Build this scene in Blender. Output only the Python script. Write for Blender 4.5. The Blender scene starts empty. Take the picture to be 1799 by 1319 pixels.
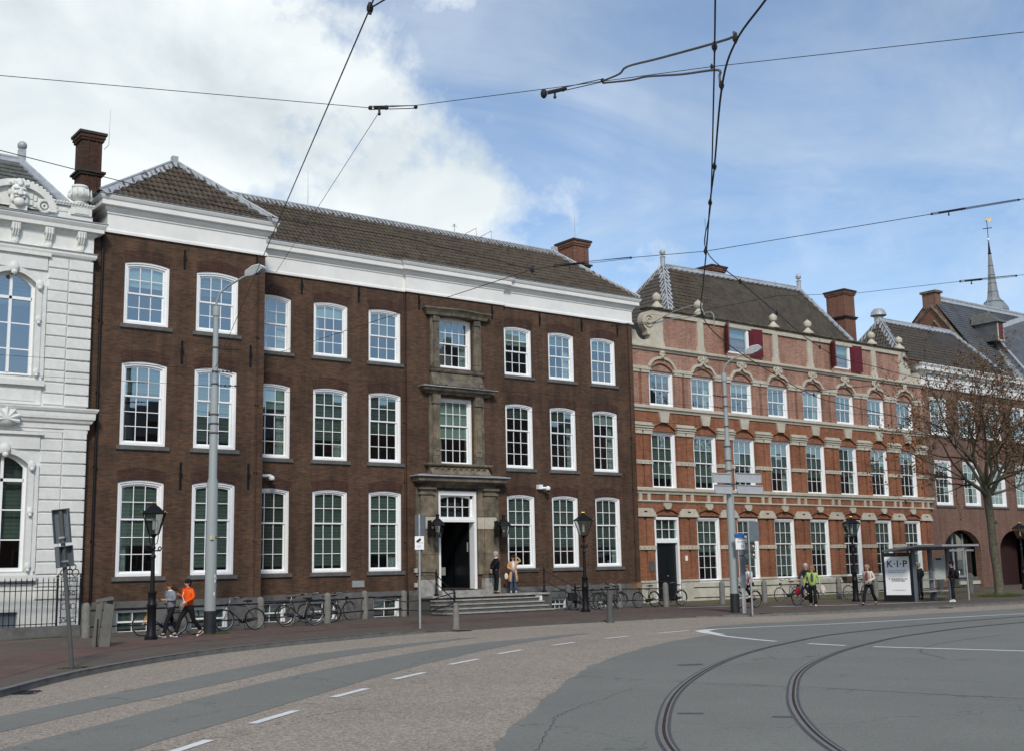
import bpy, bmesh, math, random
from mathutils import Vector, Matrix
random.seed(7)
S = bpy.context.scene
C = S.collection
R = math.radians
PI = math.pi
# ------------------------------------------------------------------ camera
cam_d = bpy.data.cameras.new('camera'); cam = bpy.data.objects.new('camera', cam_d); C.objects.link(cam)
S.camera = cam
cam_d.sensor_width = 36; cam_d.sensor_fit = 'HORIZONTAL'; cam_d.lens = 41.566
cam_d.clip_start = .1; cam_d.clip_end = 4000
RT = Vector((0.79938851, -0.60049448, -0.01960582)); UP = Vector((-0.08034297, -0.13917903, 0.98700264)); FW = Vector((0.59541836, 0.78742338, 0.15950362))
cam.matrix_world = Matrix(((RT.x, UP.x, -FW.x, 0), (RT.y, UP.y, -FW.y, 0), (RT.z, UP.z, -FW.z, 1.904), (0, 0, 0, 1)))
# ------------------------------------------------------------------ sky and sun
SUN_EL, SUN_AZ = R(38), R(-150)      # azimuth measured from +Y towards +X
W = bpy.data.worlds.new('World'); S.world = W; W.use_nodes = True
nt = W.node_tree; N = nt.nodes; L = nt.links; N.clear()
def nd(t, **k):
    n = N.new(t)
    for a, b in k.items(): setattr(n, a, b)
    return n
def wmath(op, a, b=None, clamp=False):
    n = nd('ShaderNodeMath', operation=op); n.use_clamp = clamp
    for i, x in enumerate((a, b)):
        if x is None: continue
        if isinstance(x, (int, float)): n.inputs[i].default_value = x
        else: L.new(x, n.inputs[i])
    return n.outputs[0]
sky = nd('ShaderNodeTexSky', sky_type='NISHITA'); sky.sun_disc = False; sky.sun_elevation = SUN_EL; sky.sun_rotation = SUN_AZ
sky.air_density = 1.0; sky.dust_density = .6; sky.ozone_density = 3.0
tc = nd('ShaderNodeTexCoord')
sep = nd('ShaderNodeSeparateXYZ'); L.new(tc.outputs['Generated'], sep.inputs[0])
# clouds lie on a flat layer: direction divided by its height
hz = wmath('MAXIMUM', sep.outputs[2], 0.0); hz = wmath('ADD', hz, .18)
cx = wmath('DIVIDE', sep.outputs[0], hz); cy = wmath('DIVIDE', sep.outputs[1], hz)
comb = nd('ShaderNodeCombineXYZ'); L.new(cx, comb.inputs[0]); L.new(cy, comb.inputs[1]); comb.inputs[2].default_value = 3.7
def noise(vec, scale, detail, rough, dist=0):
    n = nd('ShaderNodeTexNoise'); n.inputs['Scale'].default_value = scale; n.inputs['Detail'].default_value = detail
    n.inputs['Roughness'].default_value = rough; n.inputs['Distortion'].default_value = dist
    L.new(vec, n.inputs['Vector']); return n.outputs['Fac']
nbig = noise(comb.outputs[0], 1.1, 9, .56, .3)
nfine = noise(tc.outputs['Generated'], 9, 10, .6, .2)
nwisp = noise(comb.outputs[0], 1.7, 8, .62, .9)
# big cumulus bank: everything on one side of a slanted front
dot = nd('ShaderNodeVectorMath', operation='DOT_PRODUCT'); L.new(tc.outputs['Generated'], dot.inputs[0])
dot.inputs[1].default_value = (-.3818, .5718, -.7261)
bank = wmath('MULTIPLY', dot.outputs['Value'], 2.6)
bank = wmath('ADD', bank, wmath('MULTIPLY', wmath('SUBTRACT', nbig, .5), 1.9))
bank = wmath('ADD', bank, wmath('MULTIPLY', wmath('SUBTRACT', nfine, .5), 1.5))
bank = wmath('MULTIPLY', wmath('ADD', bank, .22), 2.9, clamp=True)
wisp = wmath('MULTIPLY', wmath('SUBTRACT', nwisp, .38), 2.8, clamp=True); wisp = wmath('MULTIPLY', wisp, .36)
dot2 = nd('ShaderNodeVectorMath', operation='DOT_PRODUCT'); L.new(tc.outputs['Generated'], dot2.inputs[0]); dot2.inputs[1].default_value = (0.8366, 0.4680, 0.2848)
low = wmath('MULTIPLY', wmath('SUBTRACT', dot2.outputs['Value'], .987), 26); low = wmath('ADD', low, wmath('MULTIPLY', wmath('SUBTRACT', nfine, .5), 2.2)); low = wmath('MULTIPLY', low, 1.0, clamp=True); low = wmath('MULTIPLY', low, .6)
mask = wmath('MAXIMUM', wmath('MAXIMUM', bank, low), wisp)
# cloud brightness: lighter tops, grey bellies
shade = noise(tc.outputs['Generated'], 4.2, 7, .55, .6)
ramp = nd('ShaderNodeValToRGB'); L.new(shade, ramp.inputs[0])
ramp.color_ramp.elements[0].position = .36; ramp.color_ramp.elements[0].color = (.50, .57, .61, 1)
ramp.color_ramp.elements[1].position = .62; ramp.color_ramp.elements[1].color = (.82, .87, .88, 1)
bg1 = nd('ShaderNodeBackground'); L.new(sky.outputs[0], bg1.inputs[0]); bg1.inputs[1].default_value = .108
bg2 = nd('ShaderNodeBackground'); L.new(ramp.outputs[0], bg2.inputs[0]); bg2.inputs[1].default_value = .84
mx = nd('ShaderNodeMixShader'); L.new(mask, mx.inputs[0]); L.new(bg1.outputs[0], mx.inputs[1]); L.new(bg2.outputs[0], mx.inputs[2])
out = nd('ShaderNodeOutputWorld'); L.new(mx.outputs[0], out.inputs[0])
sd = bpy.data.lights.new('sun', 'SUN'); sd.energy = 1.8; sd.angle = R(9); sd.color = (1, .93, .83)
so = bpy.data.objects.new('sun', sd); C.objects.link(so)
sdir = Vector((math.sin(SUN_AZ) * math.cos(SUN_EL), math.cos(SUN_AZ) * math.cos(SUN_EL), math.sin(SUN_EL)))
so.rotation_euler = sdir.to_track_quat('Z', 'Y').to_euler()
S.view_settings.view_transform = 'Standard'; S.view_settings.look = 'None'; S.view_settings.exposure = .5; S.view_settings.gamma = 1
S.view_settings.use_curve_mapping = False
# ------------------------------------------------------------------ materials
MATS = {}
def newmat(name):
    m = bpy.data.materials.new(name); m.use_nodes = True; MATS[name] = m
    nt = m.node_tree; b = nt.nodes['Principled BSDF']
    return m, nt, b
def M(name, col, rough=.7, metal=0., var=.18, scale=6., bump=0., spec=.4, big=0., bigscale=.5, dirt=None):
    """plain surface with fine mottling and optional large stains"""
    m, nt, b = newmat(name)
    b.inputs['Roughness'].default_value = rough; b.inputs['Metallic'].default_value = metal
    b.inputs['Specular IOR Level'].default_value = spec
    tcn = nt.nodes.new('ShaderNodeTexCoord')
    n = nt.nodes.new('ShaderNodeTexNoise'); n.inputs['Scale'].default_value = scale; n.inputs['Detail'].default_value = 6
    nt.links.new(tcn.outputs['Object'], n.inputs['Vector'])
    r = nt.nodes.new('ShaderNodeMapRange'); r.inputs[1].default_value = .3; r.inputs[2].default_value = .7
    r.inputs[3].default_value = 1 - var; r.inputs[4].default_value = 1 + var
    nt.links.new(n.outputs['Fac'], r.inputs[0])
    mul = nt.nodes.new('ShaderNodeVectorMath'); mul.operation = 'SCALE'; mul.inputs[0].default_value = col[:3]
    nt.links.new(r.outputs[0], mul.inputs['Scale'])
    last = mul.outputs[0]
    if big:
        n2 = nt.nodes.new('ShaderNodeTexNoise'); n2.inputs['Scale'].default_value = bigscale; n2.inputs['Detail'].default_value = 8; n2.inputs['Roughness'].default_value = .65
        nt.links.new(tcn.outputs['Object'], n2.inputs['Vector'])
        r2 = nt.nodes.new('ShaderNodeMapRange'); r2.inputs[1].default_value = .42; r2.inputs[2].default_value = .66; r2.inputs[3].default_value = 0; r2.inputs[4].default_value = big
        nt.links.new(n2.outputs['Fac'], r2.inputs[0])
        mixn = nt.nodes.new('ShaderNodeMix'); mixn.data_type = 'RGBA'
        nt.links.new(r2.outputs[0], mixn.inputs[0]); nt.links.new(last, mixn.inputs[6])
        mixn.inputs[7].default_value = tuple(dirt or (col[0] * .4, col[1] * .4, col[2] * .4)) + (1,)
        last = mixn.outputs[2]
    nt.links.new(last, b.inputs['Base Color'])
    if bump:
        bp = nt.nodes.new('ShaderNodeBump'); bp.inputs['Strength'].default_value = bump; bp.inputs['Distance'].default_value = .02
        nt.links.new(n.outputs['Fac'], bp.inputs['Height']); nt.links.new(bp.outputs[0], b.inputs['Normal'])
    return m
def BR(name, c1, c2, mortar, bw=.215, bh=.062, ms=.011, stain=.5, staincol=(.03, .024, .02), horiz=False, patch=.0, patchcol=(.2, .1, .06)):
    """brickwork: x+y runs along the wall, z up"""
    m, nt, b = newmat(name); b.inputs['Roughness'].default_value = .9; b.inputs['Specular IOR Level'].default_value = .2
    nl = nt.links.new
    tcn = nt.nodes.new('ShaderNodeTexCoord'); sp = nt.nodes.new('ShaderNodeSeparateXYZ'); nl(tcn.outputs['Object'], sp.inputs[0])
    cb = nt.nodes.new('ShaderNodeCombineXYZ')
    if horiz: nl(sp.outputs[0], cb.inputs[0]); nl(sp.outputs[1], cb.inputs[1])
    else:
        ad = nt.nodes.new('ShaderNodeMath'); nl(sp.outputs[0], ad.inputs[0]); nl(sp.outputs[1], ad.inputs[1]); nl(ad.outputs[0], cb.inputs[0]); nl(sp.outputs[2], cb.inputs[1])
    br = nt.nodes.new('ShaderNodeTexBrick'); nl(cb.outputs[0], br.inputs['Vector'])
    br.inputs['Scale'].default_value = 1; br.inputs['Brick Width'].default_value = bw; br.inputs['Row Height'].default_value = bh; br.inputs['Mortar Size'].default_value = ms
    br.inputs['Color1'].default_value = c1 + (1,); br.inputs['Color2'].default_value = c2 + (1,); br.inputs['Mortar'].default_value = mortar + (1,); br.inputs['Bias'].default_value = -.1
    # course to course variation
    mp = nt.nodes.new('ShaderNodeMapping'); mp.inputs['Scale'].default_value = (3.2, 14, 1); nl(cb.outputs[0], mp.inputs[0])
    n1 = nt.nodes.new('ShaderNodeTexNoise'); n1.inputs['Scale'].default_value = 1.0; n1.inputs['Detail'].default_value = 6; n1.inputs['Roughness'].default_value = .75; nl(mp.outputs[0], n1.inputs['Vector'])
    r = nt.nodes.new('ShaderNodeMapRange'); r.inputs[1].default_value = .3; r.inputs[2].default_value = .7; r.inputs[3].default_value = .72; r.inputs[4].default_value = 1.32; nl(n1.outputs['Fac'], r.inputs[0])
    sc = nt.nodes.new('ShaderNodeVectorMath'); sc.operation = 'SCALE'; nl(br.outputs['Color'], sc.inputs[0]); nl(r.outputs[0], sc.inputs['Scale'])
    n2 = nt.nodes.new('ShaderNodeTexNoise'); n2.inputs['Scale'].default_value = .45; n2.inputs['Detail'].default_value = 9; n2.inputs['Roughness'].default_value = .66; nl(cb.outputs[0], n2.inputs['Vector'])
    r2 = nt.nodes.new('ShaderNodeMapRange'); r2.inputs[1].default_value = .46; r2.inputs[2].default_value = .68; r2.inputs[4].default_value = stain; nl(n2.outputs['Fac'], r2.inputs[0])
    mi = nt.nodes.new('ShaderNodeMix'); mi.data_type = 'RGBA'; nl(r2.outputs[0], mi.inputs[0]); nl(sc.outputs[0], mi.inputs[6]); mi.inputs[7].default_value = staincol + (1,)
    last = mi.outputs[2]
    if not horiz:
        mp4 = nt.nodes.new('ShaderNodeMapping'); mp4.inputs['Scale'].default_value = (2.2, .22, 1); nl(cb.outputs[0], mp4.inputs[0])
        n4 = nt.nodes.new('ShaderNodeTexNoise'); n4.inputs['Scale'].default_value = 1; n4.inputs['Detail'].default_value = 7; n4.inputs['Roughness'].default_value = .7; nl(mp4.outputs[0], n4.inputs['Vector'])
        r4 = nt.nodes.new('ShaderNodeMapRange'); r4.inputs[1].default_value = .35; r4.inputs[2].default_value = .65; r4.inputs[3].default_value = .74; r4.inputs[4].default_value = 1.2; nl(n4.outputs['Fac'], r4.inputs[0])
        s4 = nt.nodes.new('ShaderNodeVectorMath'); s4.operation = 'SCALE'; nl(last, s4.inputs[0]); nl(r4.outputs[0], s4.inputs['Scale']); last = s4.outputs[0]
    if patch:
        mp3 = nt.nodes.new('ShaderNodeMapping'); mp3.inputs['Scale'].default_value = (1, 2.4, 1); mp3.inputs['Location'].default_value = (13, 5, 0); nl(cb.outputs[0], mp3.inputs[0])
        n3 = nt.nodes.new('ShaderNodeTexNoise'); n3.inputs['Scale'].default_value = .8; n3.inputs['Detail'].default_value = 8; n3.inputs['Roughness'].default_value = .7; nl(mp3.outputs[0], n3.inputs['Vector'])
        r3 = nt.nodes.new('ShaderNodeMapRange'); r3.inputs[1].default_value = .5; r3.inputs[2].default_value = .7; r3.inputs[4].default_value = patch; nl(n3.outputs['Fac'], r3.inputs[0])
        m3 = nt.nodes.new('ShaderNodeMix'); m3.data_type = 'RGBA'; nl(r3.outputs[0], m3.inputs[0]); nl(last, m3.inputs[6]); m3.inputs[7].default_value = patchcol + (1,)
        last = m3.outputs[2]
    nl(last, b.inputs['Base Color'])
    bp = nt.nodes.new('ShaderNodeBump'); bp.inputs['Strength'].default_value = .5; bp.inputs['Distance'].default_value = .008; bp.invert = True
    nl(br.outputs['Fac'], bp.inputs['Height']); nl(bp.outputs[0], b.inputs['Normal'])
    return m
brick_brown = BR('brown_brick', (.122, .064, .038), (.057, .032, .021), (.078, .058, .044), stain=.6, staincol=(.036, .027, .019), patch=.45, patchcol=(.155, .088, .052))
brick_dark = BR('dark_red_brick', (.10, .046, .030), (.055, .028, .02), (.05, .035, .03), stain=.3)
brick_red = BR('orange_red_brick', (.36, .135, .060), (.235, .084, .040), (.20, .12, .085), stain=.5, staincol=(.10, .038, .022), patch=.3, patchcol=(.36, .15, .085))
brick_pale = BR('weathered_pale_red_brick', (.39, .205, .145), (.25, .10, .065), (.34, .25, .2), stain=.5, staincol=(.16, .07, .045), patch=.4, patchcol=(.42, .27, .19))
brick_annex = BR('brown_red_brick', (.225, .118, .084), (.15, .078, .056), (.18, .135, .11), stain=.3, staincol=(.06, .034, .025), patch=.25, patchcol=(.2, .12, .09))
brick_far = BR('far_red_brick', (.22, .09, .055), (.15, .06, .04), (.16, .11, .09), stain=.3)
white_paint = M('white_paint', (.77, .77, .735), .45, var=.03, scale=3, big=.25, bigscale=.7, dirt=(.52, .53, .50))
window_white = M('window_white_paint', (.84, .85, .84), .35, var=.03, scale=5)
stucco = M('cream_white_stucco', (.70, .71, .67), .7, var=.06, scale=7, bump=.1, big=.35, bigscale=.9, dirt=(.50, .51, .48))
cream = M('cream_stone', (.50, .465, .375), .8, var=.1, scale=5, bump=.15, big=.4, bigscale=1.2, dirt=(.30, .26, .19))
plaster = M('cream_plaster', (.52, .50, .41), .85, var=.08, scale=4, big=.5, bigscale=1.1, dirt=(.22, .21, .165))
sandstone = M('weathered_sandstone', (.205, .168, .112), .85, var=.25, scale=5, bump=.3, big=.85, bigscale=1.8, dirt=(.06, .052, .038))
stone_dark = M('blackened_stone', (.085, .075, .058), .85, var=.3, scale=6, bump=.3, big=.6, bigscale=2.2, dirt=(.26, .22, .15))
bluestone = M('grey_bluestone', (.125, .125, .118), .75, var=.2, scale=5, bump=.2, big=.5, bigscale=2, dirt=(.05, .05, .046))
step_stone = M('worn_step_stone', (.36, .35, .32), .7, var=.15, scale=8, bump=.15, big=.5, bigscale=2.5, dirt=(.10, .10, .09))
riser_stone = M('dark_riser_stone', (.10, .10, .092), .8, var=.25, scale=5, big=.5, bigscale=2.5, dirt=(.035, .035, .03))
lead = M('grey_lead', (.34, .365, .385), .55, metal=.15, var=.16, scale=4, bump=.2, big=.4, bigscale=2, dirt=(.50, .53, .55))
tile_mat = M('brown_grey_roof_tile', (.076, .060, .047), .75, var=.35, scale=3.3, spec=.25, big=.55, bigscale=1.2, dirt=(.105, .095, .062))
tile_mid = M('dark_brown_roof_tile', (.060, .048, .037), .75, var=.35, scale=3.3, spec=.25, big=.55, bigscale=1.2, dirt=(.095, .085, .06))
poster_white = M('poster_paper', (.86, .88, .88), .5, var=.02)
tile_black = M('dark_roof_tile', (.050, .042, .034), .6, var=.35, scale=3.5, spec=.4, big=.4, bigscale=1.2, dirt=(.07, .065, .055))
slate = M('blue_grey_slate', (.085, .092, .10), .6, var=.25, scale=1.5, big=.4, bigscale=.5, dirt=(.13, .14, .14))
slate_rough = M('mossy_slate', (.12, .125, .115), .8, var=.4, scale=9, big=.6, bigscale=3, dirt=(.05, .055, .045))
black_iron = M('black_iron', (.006, .006, .007), .5, var=.2, scale=8, spec=.25)
soot = M('sooty_stone', (.04, .034, .028), .85, var=.25, scale=5)
gold = M('gilding', (.75, .50, .16), .35, metal=.7, var=.1)
pole_paint = M('grey_green_pole_paint', (.30, .335, .335), .55, var=.07, scale=2.5, big=.35, bigscale=2.5, dirt=(.20, .215, .20))
pole_black = M('black_pole_base', (.018, .02, .024), .55, var=.2)
galv = M('galvanised_steel', (.36, .38, .38), .5, metal=.3, var=.12, scale=8)
grey_paint = M('grey_bin_paint', (.105, .105, .092), .6, var=.15, scale=5, big=.4, bigscale=3, dirt=(.16, .155, .14))
bollard_stone = M('bollard_stone', (.19, .185, .165), .85, var=.2, scale=9, bump=.25, big=.4, bigscale=4, dirt=(.09, .09, .075))
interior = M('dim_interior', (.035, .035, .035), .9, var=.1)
blind_mat = M('grey_green_blind', (.135, .170, .152), .9, var=.14, scale=2, big=.6, bigscale=.8, dirt=(.07, .095, .085))
def vary(m, lo=.6, hi=1.4, slats=True):
    nt = m.node_tree; b = nt.nodes['Principled BSDF']; src = b.inputs['Base Color'].links[0].from_socket; oi = nt.nodes.new('ShaderNodeObjectInfo'); mr = nt.nodes.new('ShaderNodeMapRange'); mr.inputs[3].default_value = lo; mr.inputs[4].default_value = hi; nt.links.new(oi.outputs['Random'], mr.inputs[0])
    sc = nt.nodes.new('ShaderNodeVectorMath'); sc.operation = 'SCALE'; nt.links.new(src, sc.inputs[0]); nt.links.new(mr.outputs[0], sc.inputs['Scale']); last = sc.outputs[0]
    if slats:
        t = nt.nodes.new('ShaderNodeTexCoord'); w = nt.nodes.new('ShaderNodeTexWave'); w.bands_direction = 'Z'; w.inputs['Scale'].default_value = 2.4; w.inputs['Distortion'].default_value = .6; nt.links.new(t.outputs['Object'], w.inputs['Vector'])
        r2 = nt.nodes.new('ShaderNodeMapRange'); r2.inputs[3].default_value = .72; r2.inputs[4].default_value = 1.1; nt.links.new(w.outputs['Fac'], r2.inputs[0]); s2 = nt.nodes.new('ShaderNodeVectorMath'); s2.operation = 'SCALE'; nt.links.new(last, s2.inputs[0]); nt.links.new(r2.outputs[0], s2.inputs['Scale']); last = s2.outputs[0]
    nt.links.new(last, b.inputs['Base Color'])
vary(blind_mat)
blind_light = M('pale_blind', (.36, .44, .40), .9, var=.06, scale=2)
curtain = M('sheer_curtain', (.42, .46, .44), .9, var=.25, scale=6)
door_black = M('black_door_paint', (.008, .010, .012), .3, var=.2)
oxblood = M('oxblood_shutter_paint', (.115, .010, .016), .45, var=.12, scale=4)
sign_back = M('grey_sign_back', (.13, .155, .18), .5, metal=.2, var=.1)
board_grey = M('pale_grey_board', (.42, .45, .46), .5, var=.06)
sign_white = M('white_sign', (.80, .82, .82), .4, var=.02)
sign_blue = M('blue_sign', (.015, .10, .30), .4, var=.03)
ink = M('dark_lettering', (.012, .012, .014), .6, var=.02)
ink_grey = M('grey_lettering', (.22, .24, .25), .6, var=.02)
rubber = M('tyre_rubber', (.009, .009, .009), .8, var=.2)
chrome = M('bicycle_steel', (.42, .43, .44), .3, metal=.8, var=.05)
white_line = M('white_road_paint', (.74, .75, .73), .7, var=.05, scale=20, big=.35, bigscale=6, dirt=(.45, .45, .43))
steel_rail = M('worn_rail_steel', (.27, .26, .245), .38, metal=.5, var=.15, scale=6)
rust = M('rusty_groove', (.045, .028, .018), .9, var=.4, scale=12)
seam = M('dark_joint_sealant', (.082, .084, .082), .75, var=.12, scale=3)
wire_mat = M('dark_cable', (.012, .011, .012), .6, var=.1)
bark = M('grey_brown_bark', (.115, .108, .075), .95, var=.35, scale=9, bump=.6, big=.4, bigscale=3, dirt=(.06, .06, .035))
twig = M('dark_twig', (.045, .034, .024), .95, var=.3, scale=6)
leafm = [M('reddish_young_leaf', (.135, .07, .038), .8, var=.35, scale=5), M('olive_young_leaf', (.085, .078, .026), .8, var=.35, scale=5)]
grassm = M('grass_green', (.06, .085, .02), .95, var=.4, scale=8)
def glass_mat(name, refl, tint=(.86, .92, .90)):
    m, nt, b = newmat(name); nt.nodes.remove(b); o = nt.nodes['Material Output']
    t = nt.nodes.new('ShaderNodeBsdfTransparent'); t.inputs[0].default_value = tint + (1,)
    g = nt.nodes.new('ShaderNodeBsdfGlossy'); g.inputs['Roughness'].default_value = .015; g.inputs[0].default_value = (.85, .95, 1, 1)
    fr = nt.nodes.new('ShaderNodeFresnel'); fr.inputs[0].default_value = 1.52
    mr = nt.nodes.new('ShaderNodeMath'); mr.operation = 'MULTIPLY_ADD'; mr.inputs[1].default_value = 1.0; mr.inputs[2].default_value = refl; mr.use_clamp = True
    nt.links.new(fr.outputs[0], mr.inputs[0])
    ge = nt.nodes.new('ShaderNodeNewGeometry'); fb = nt.nodes.new('ShaderNodeMath'); fb.operation = 'SUBTRACT'; fb.inputs[0].default_value = 1; nt.links.new(ge.outputs['Backfacing'], fb.inputs[1])
    m2 = nt.nodes.new('ShaderNodeMath'); m2.operation = 'MULTIPLY'; nt.links.new(mr.outputs[0], m2.inputs[0]); nt.links.new(fb.outputs[0], m2.inputs[1])   # the coating reflects on the outside only
    mx = nt.nodes.new('ShaderNodeMixShader'); nt.links.new(m2.outputs[0], mx.inputs[0]); nt.links.new(t.outputs[0], mx.inputs[1]); nt.links.new(g.outputs[0], mx.inputs[2])
    nt.links.new(mx.outputs[0], o.inputs[0]); return m
glass = glass_mat('window_glass', .26)
clear_glass = glass_mat('clear_glass', .03, (.90, .93, .93))
lantern_glass = glass_mat('lantern_glass', .10, (.55, .57, .55))
# road surface: chippings with a large scale drift
def road_mat(name, c1, c2, scale, big, bump):
    m, nt, b = newmat(name); nl = nt.links.new; b.inputs['Roughness'].default_value = .9; b.inputs['Specular IOR Level'].default_value = .25
    t = nt.nodes.new('ShaderNodeTexCoord')
    v = nt.nodes.new('ShaderNodeTexVoronoi'); v.inputs['Scale'].default_value = scale; nl(t.outputs['Object'], v.inputs['Vector'])
    v2 = nt.nodes.new('ShaderNodeTexNoise'); v2.inputs['Scale'].default_value = scale * .33; v2.inputs['Detail'].default_value = 5; v2.inputs['Roughness'].default_value = .8; nl(t.outputs['Object'], v2.inputs['Vector'])
    sp = nt.nodes.new('ShaderNodeSeparateColor'); nl(v.outputs['Color'], sp.inputs[0])
    ad = nt.nodes.new('ShaderNodeMath'); ad.operation = 'MULTIPLY_ADD'; nl(sp.outputs[0], ad.inputs[0]); ad.inputs[1].default_value = .45; nl(v2.outputs['Fac'], ad.inputs[2])
    mr = nt.nodes.new('ShaderNodeMapRange'); mr.inputs[1].default_value = .38; mr.inputs[2].default_value = 1.05; nl(ad.outputs[0], mr.inputs[0])
    mi = nt.nodes.new('ShaderNodeMix'); mi.data_type = 'RGBA'; nl(mr.outputs[0], mi.inputs[0]); mi.inputs[6].default_value = c1 + (1,); mi.inputs[7].default_value = c2 + (1,)
    n = nt.nodes.new('ShaderNodeTexNoise'); n.inputs['Scale'].default_value = .35; n.inputs['Detail'].default_value = 8; n.inputs['Roughness'].default_value = .65; nl(t.outputs['Object'], n.inputs['Vector'])
    r = nt.nodes.new('ShaderNodeMapRange'); r.inputs[1].default_value = .3; r.inputs[2].default_value = .7; r.inputs[3].default_value = 1 - big; r.inputs[4].default_value = 1 + big; nl(n.outputs['Fac'], r.inputs[0])
    sc = nt.nodes.new('ShaderNodeVectorMath'); sc.operation = 'SCALE'; nl(mi.outputs[2], sc.inputs[0]); nl(r.outputs[0], sc.inputs['Scale'])
    # thin cracks
    vc = nt.nodes.new('ShaderNodeTexVoronoi'); vc.feature = 'DISTANCE_TO_EDGE'; vc.inputs['Scale'].default_value = .16
    nw = nt.nodes.new('ShaderNodeTexNoise'); nw.inputs['Scale'].default_value = 1.4; nw.inputs['Detail'].default_value = 6; nl(t.outputs['Object'], nw.inputs['Vector'])
    av = nt.nodes.new('ShaderNodeVectorMath'); av.operation = 'MULTIPLY_ADD'; nl(nw.outputs['Color'], av.inputs[0]); av.inputs[1].default_value = (1.6, 1.6, 0); nl(t.outputs['Object'], av.inputs[2]); nl(av.outputs[0], vc.inputs['Vector'])
    cr = nt.nodes.new('ShaderNodeMapRange'); cr.inputs[1].default_value = 0; cr.inputs[2].default_value = .0035; cr.inputs[3].default_value = .62; cr.inputs[4].default_value = 1; nl(vc.outputs['Distance'], cr.inputs[0])
    s2 = nt.nodes.new('ShaderNodeVectorMath'); s2.operation = 'SCALE'; nl(sc.outputs[0], s2.inputs[0]); nl(cr.outputs[0], s2.inputs['Scale'])
    nl(s2.outputs[0], b.inputs['Base Color'])
    bp = nt.nodes.new('ShaderNodeBump'); bp.inputs['Strength'].default_value = bump; bp.inputs['Distance'].default_value = .006; nl(v2.outputs['Fac'], bp.inputs['Height']); nl(bp.outputs[0], b.inputs['Normal'])
    return m
road_beige = road_mat('beige_chipping_asphalt', (.125, .104, .083), (.48, .415, .335), 42, .10, .7)
road_grey = road_mat('smooth_grey_asphalt', (.148, .150, .133), (.226, .228, .203), 60, .08, .3)
pave_brown = BR('brown_clinker_paving', (.150, .118, .096), (.105, .084, .070), (.08, .066, .054), bw=.21, bh=.07, ms=.008, stain=.35, staincol=(.062, .055, .045), horiz=True)
pave_red = BR('red_cycle_path_paving', (.150, .096, .080), (.110, .074, .062), (.08, .05, .045), bw=.3, bh=.3, ms=.008, stain=.5, staincol=(.078, .05, .045), horiz=True)
pave_grey = M('grey_concrete_edging', (.20, .20, .185), .85, var=.15, scale=5, big=.4, bigscale=2, dirt=(.12, .12, .11))
kerb_mat = M('kerb_concrete', (.155, .155, .145), .85, var=.15, scale=4, bump=.2, big=.5, bigscale=1.5, dirt=(.075, .075, .066))
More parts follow.
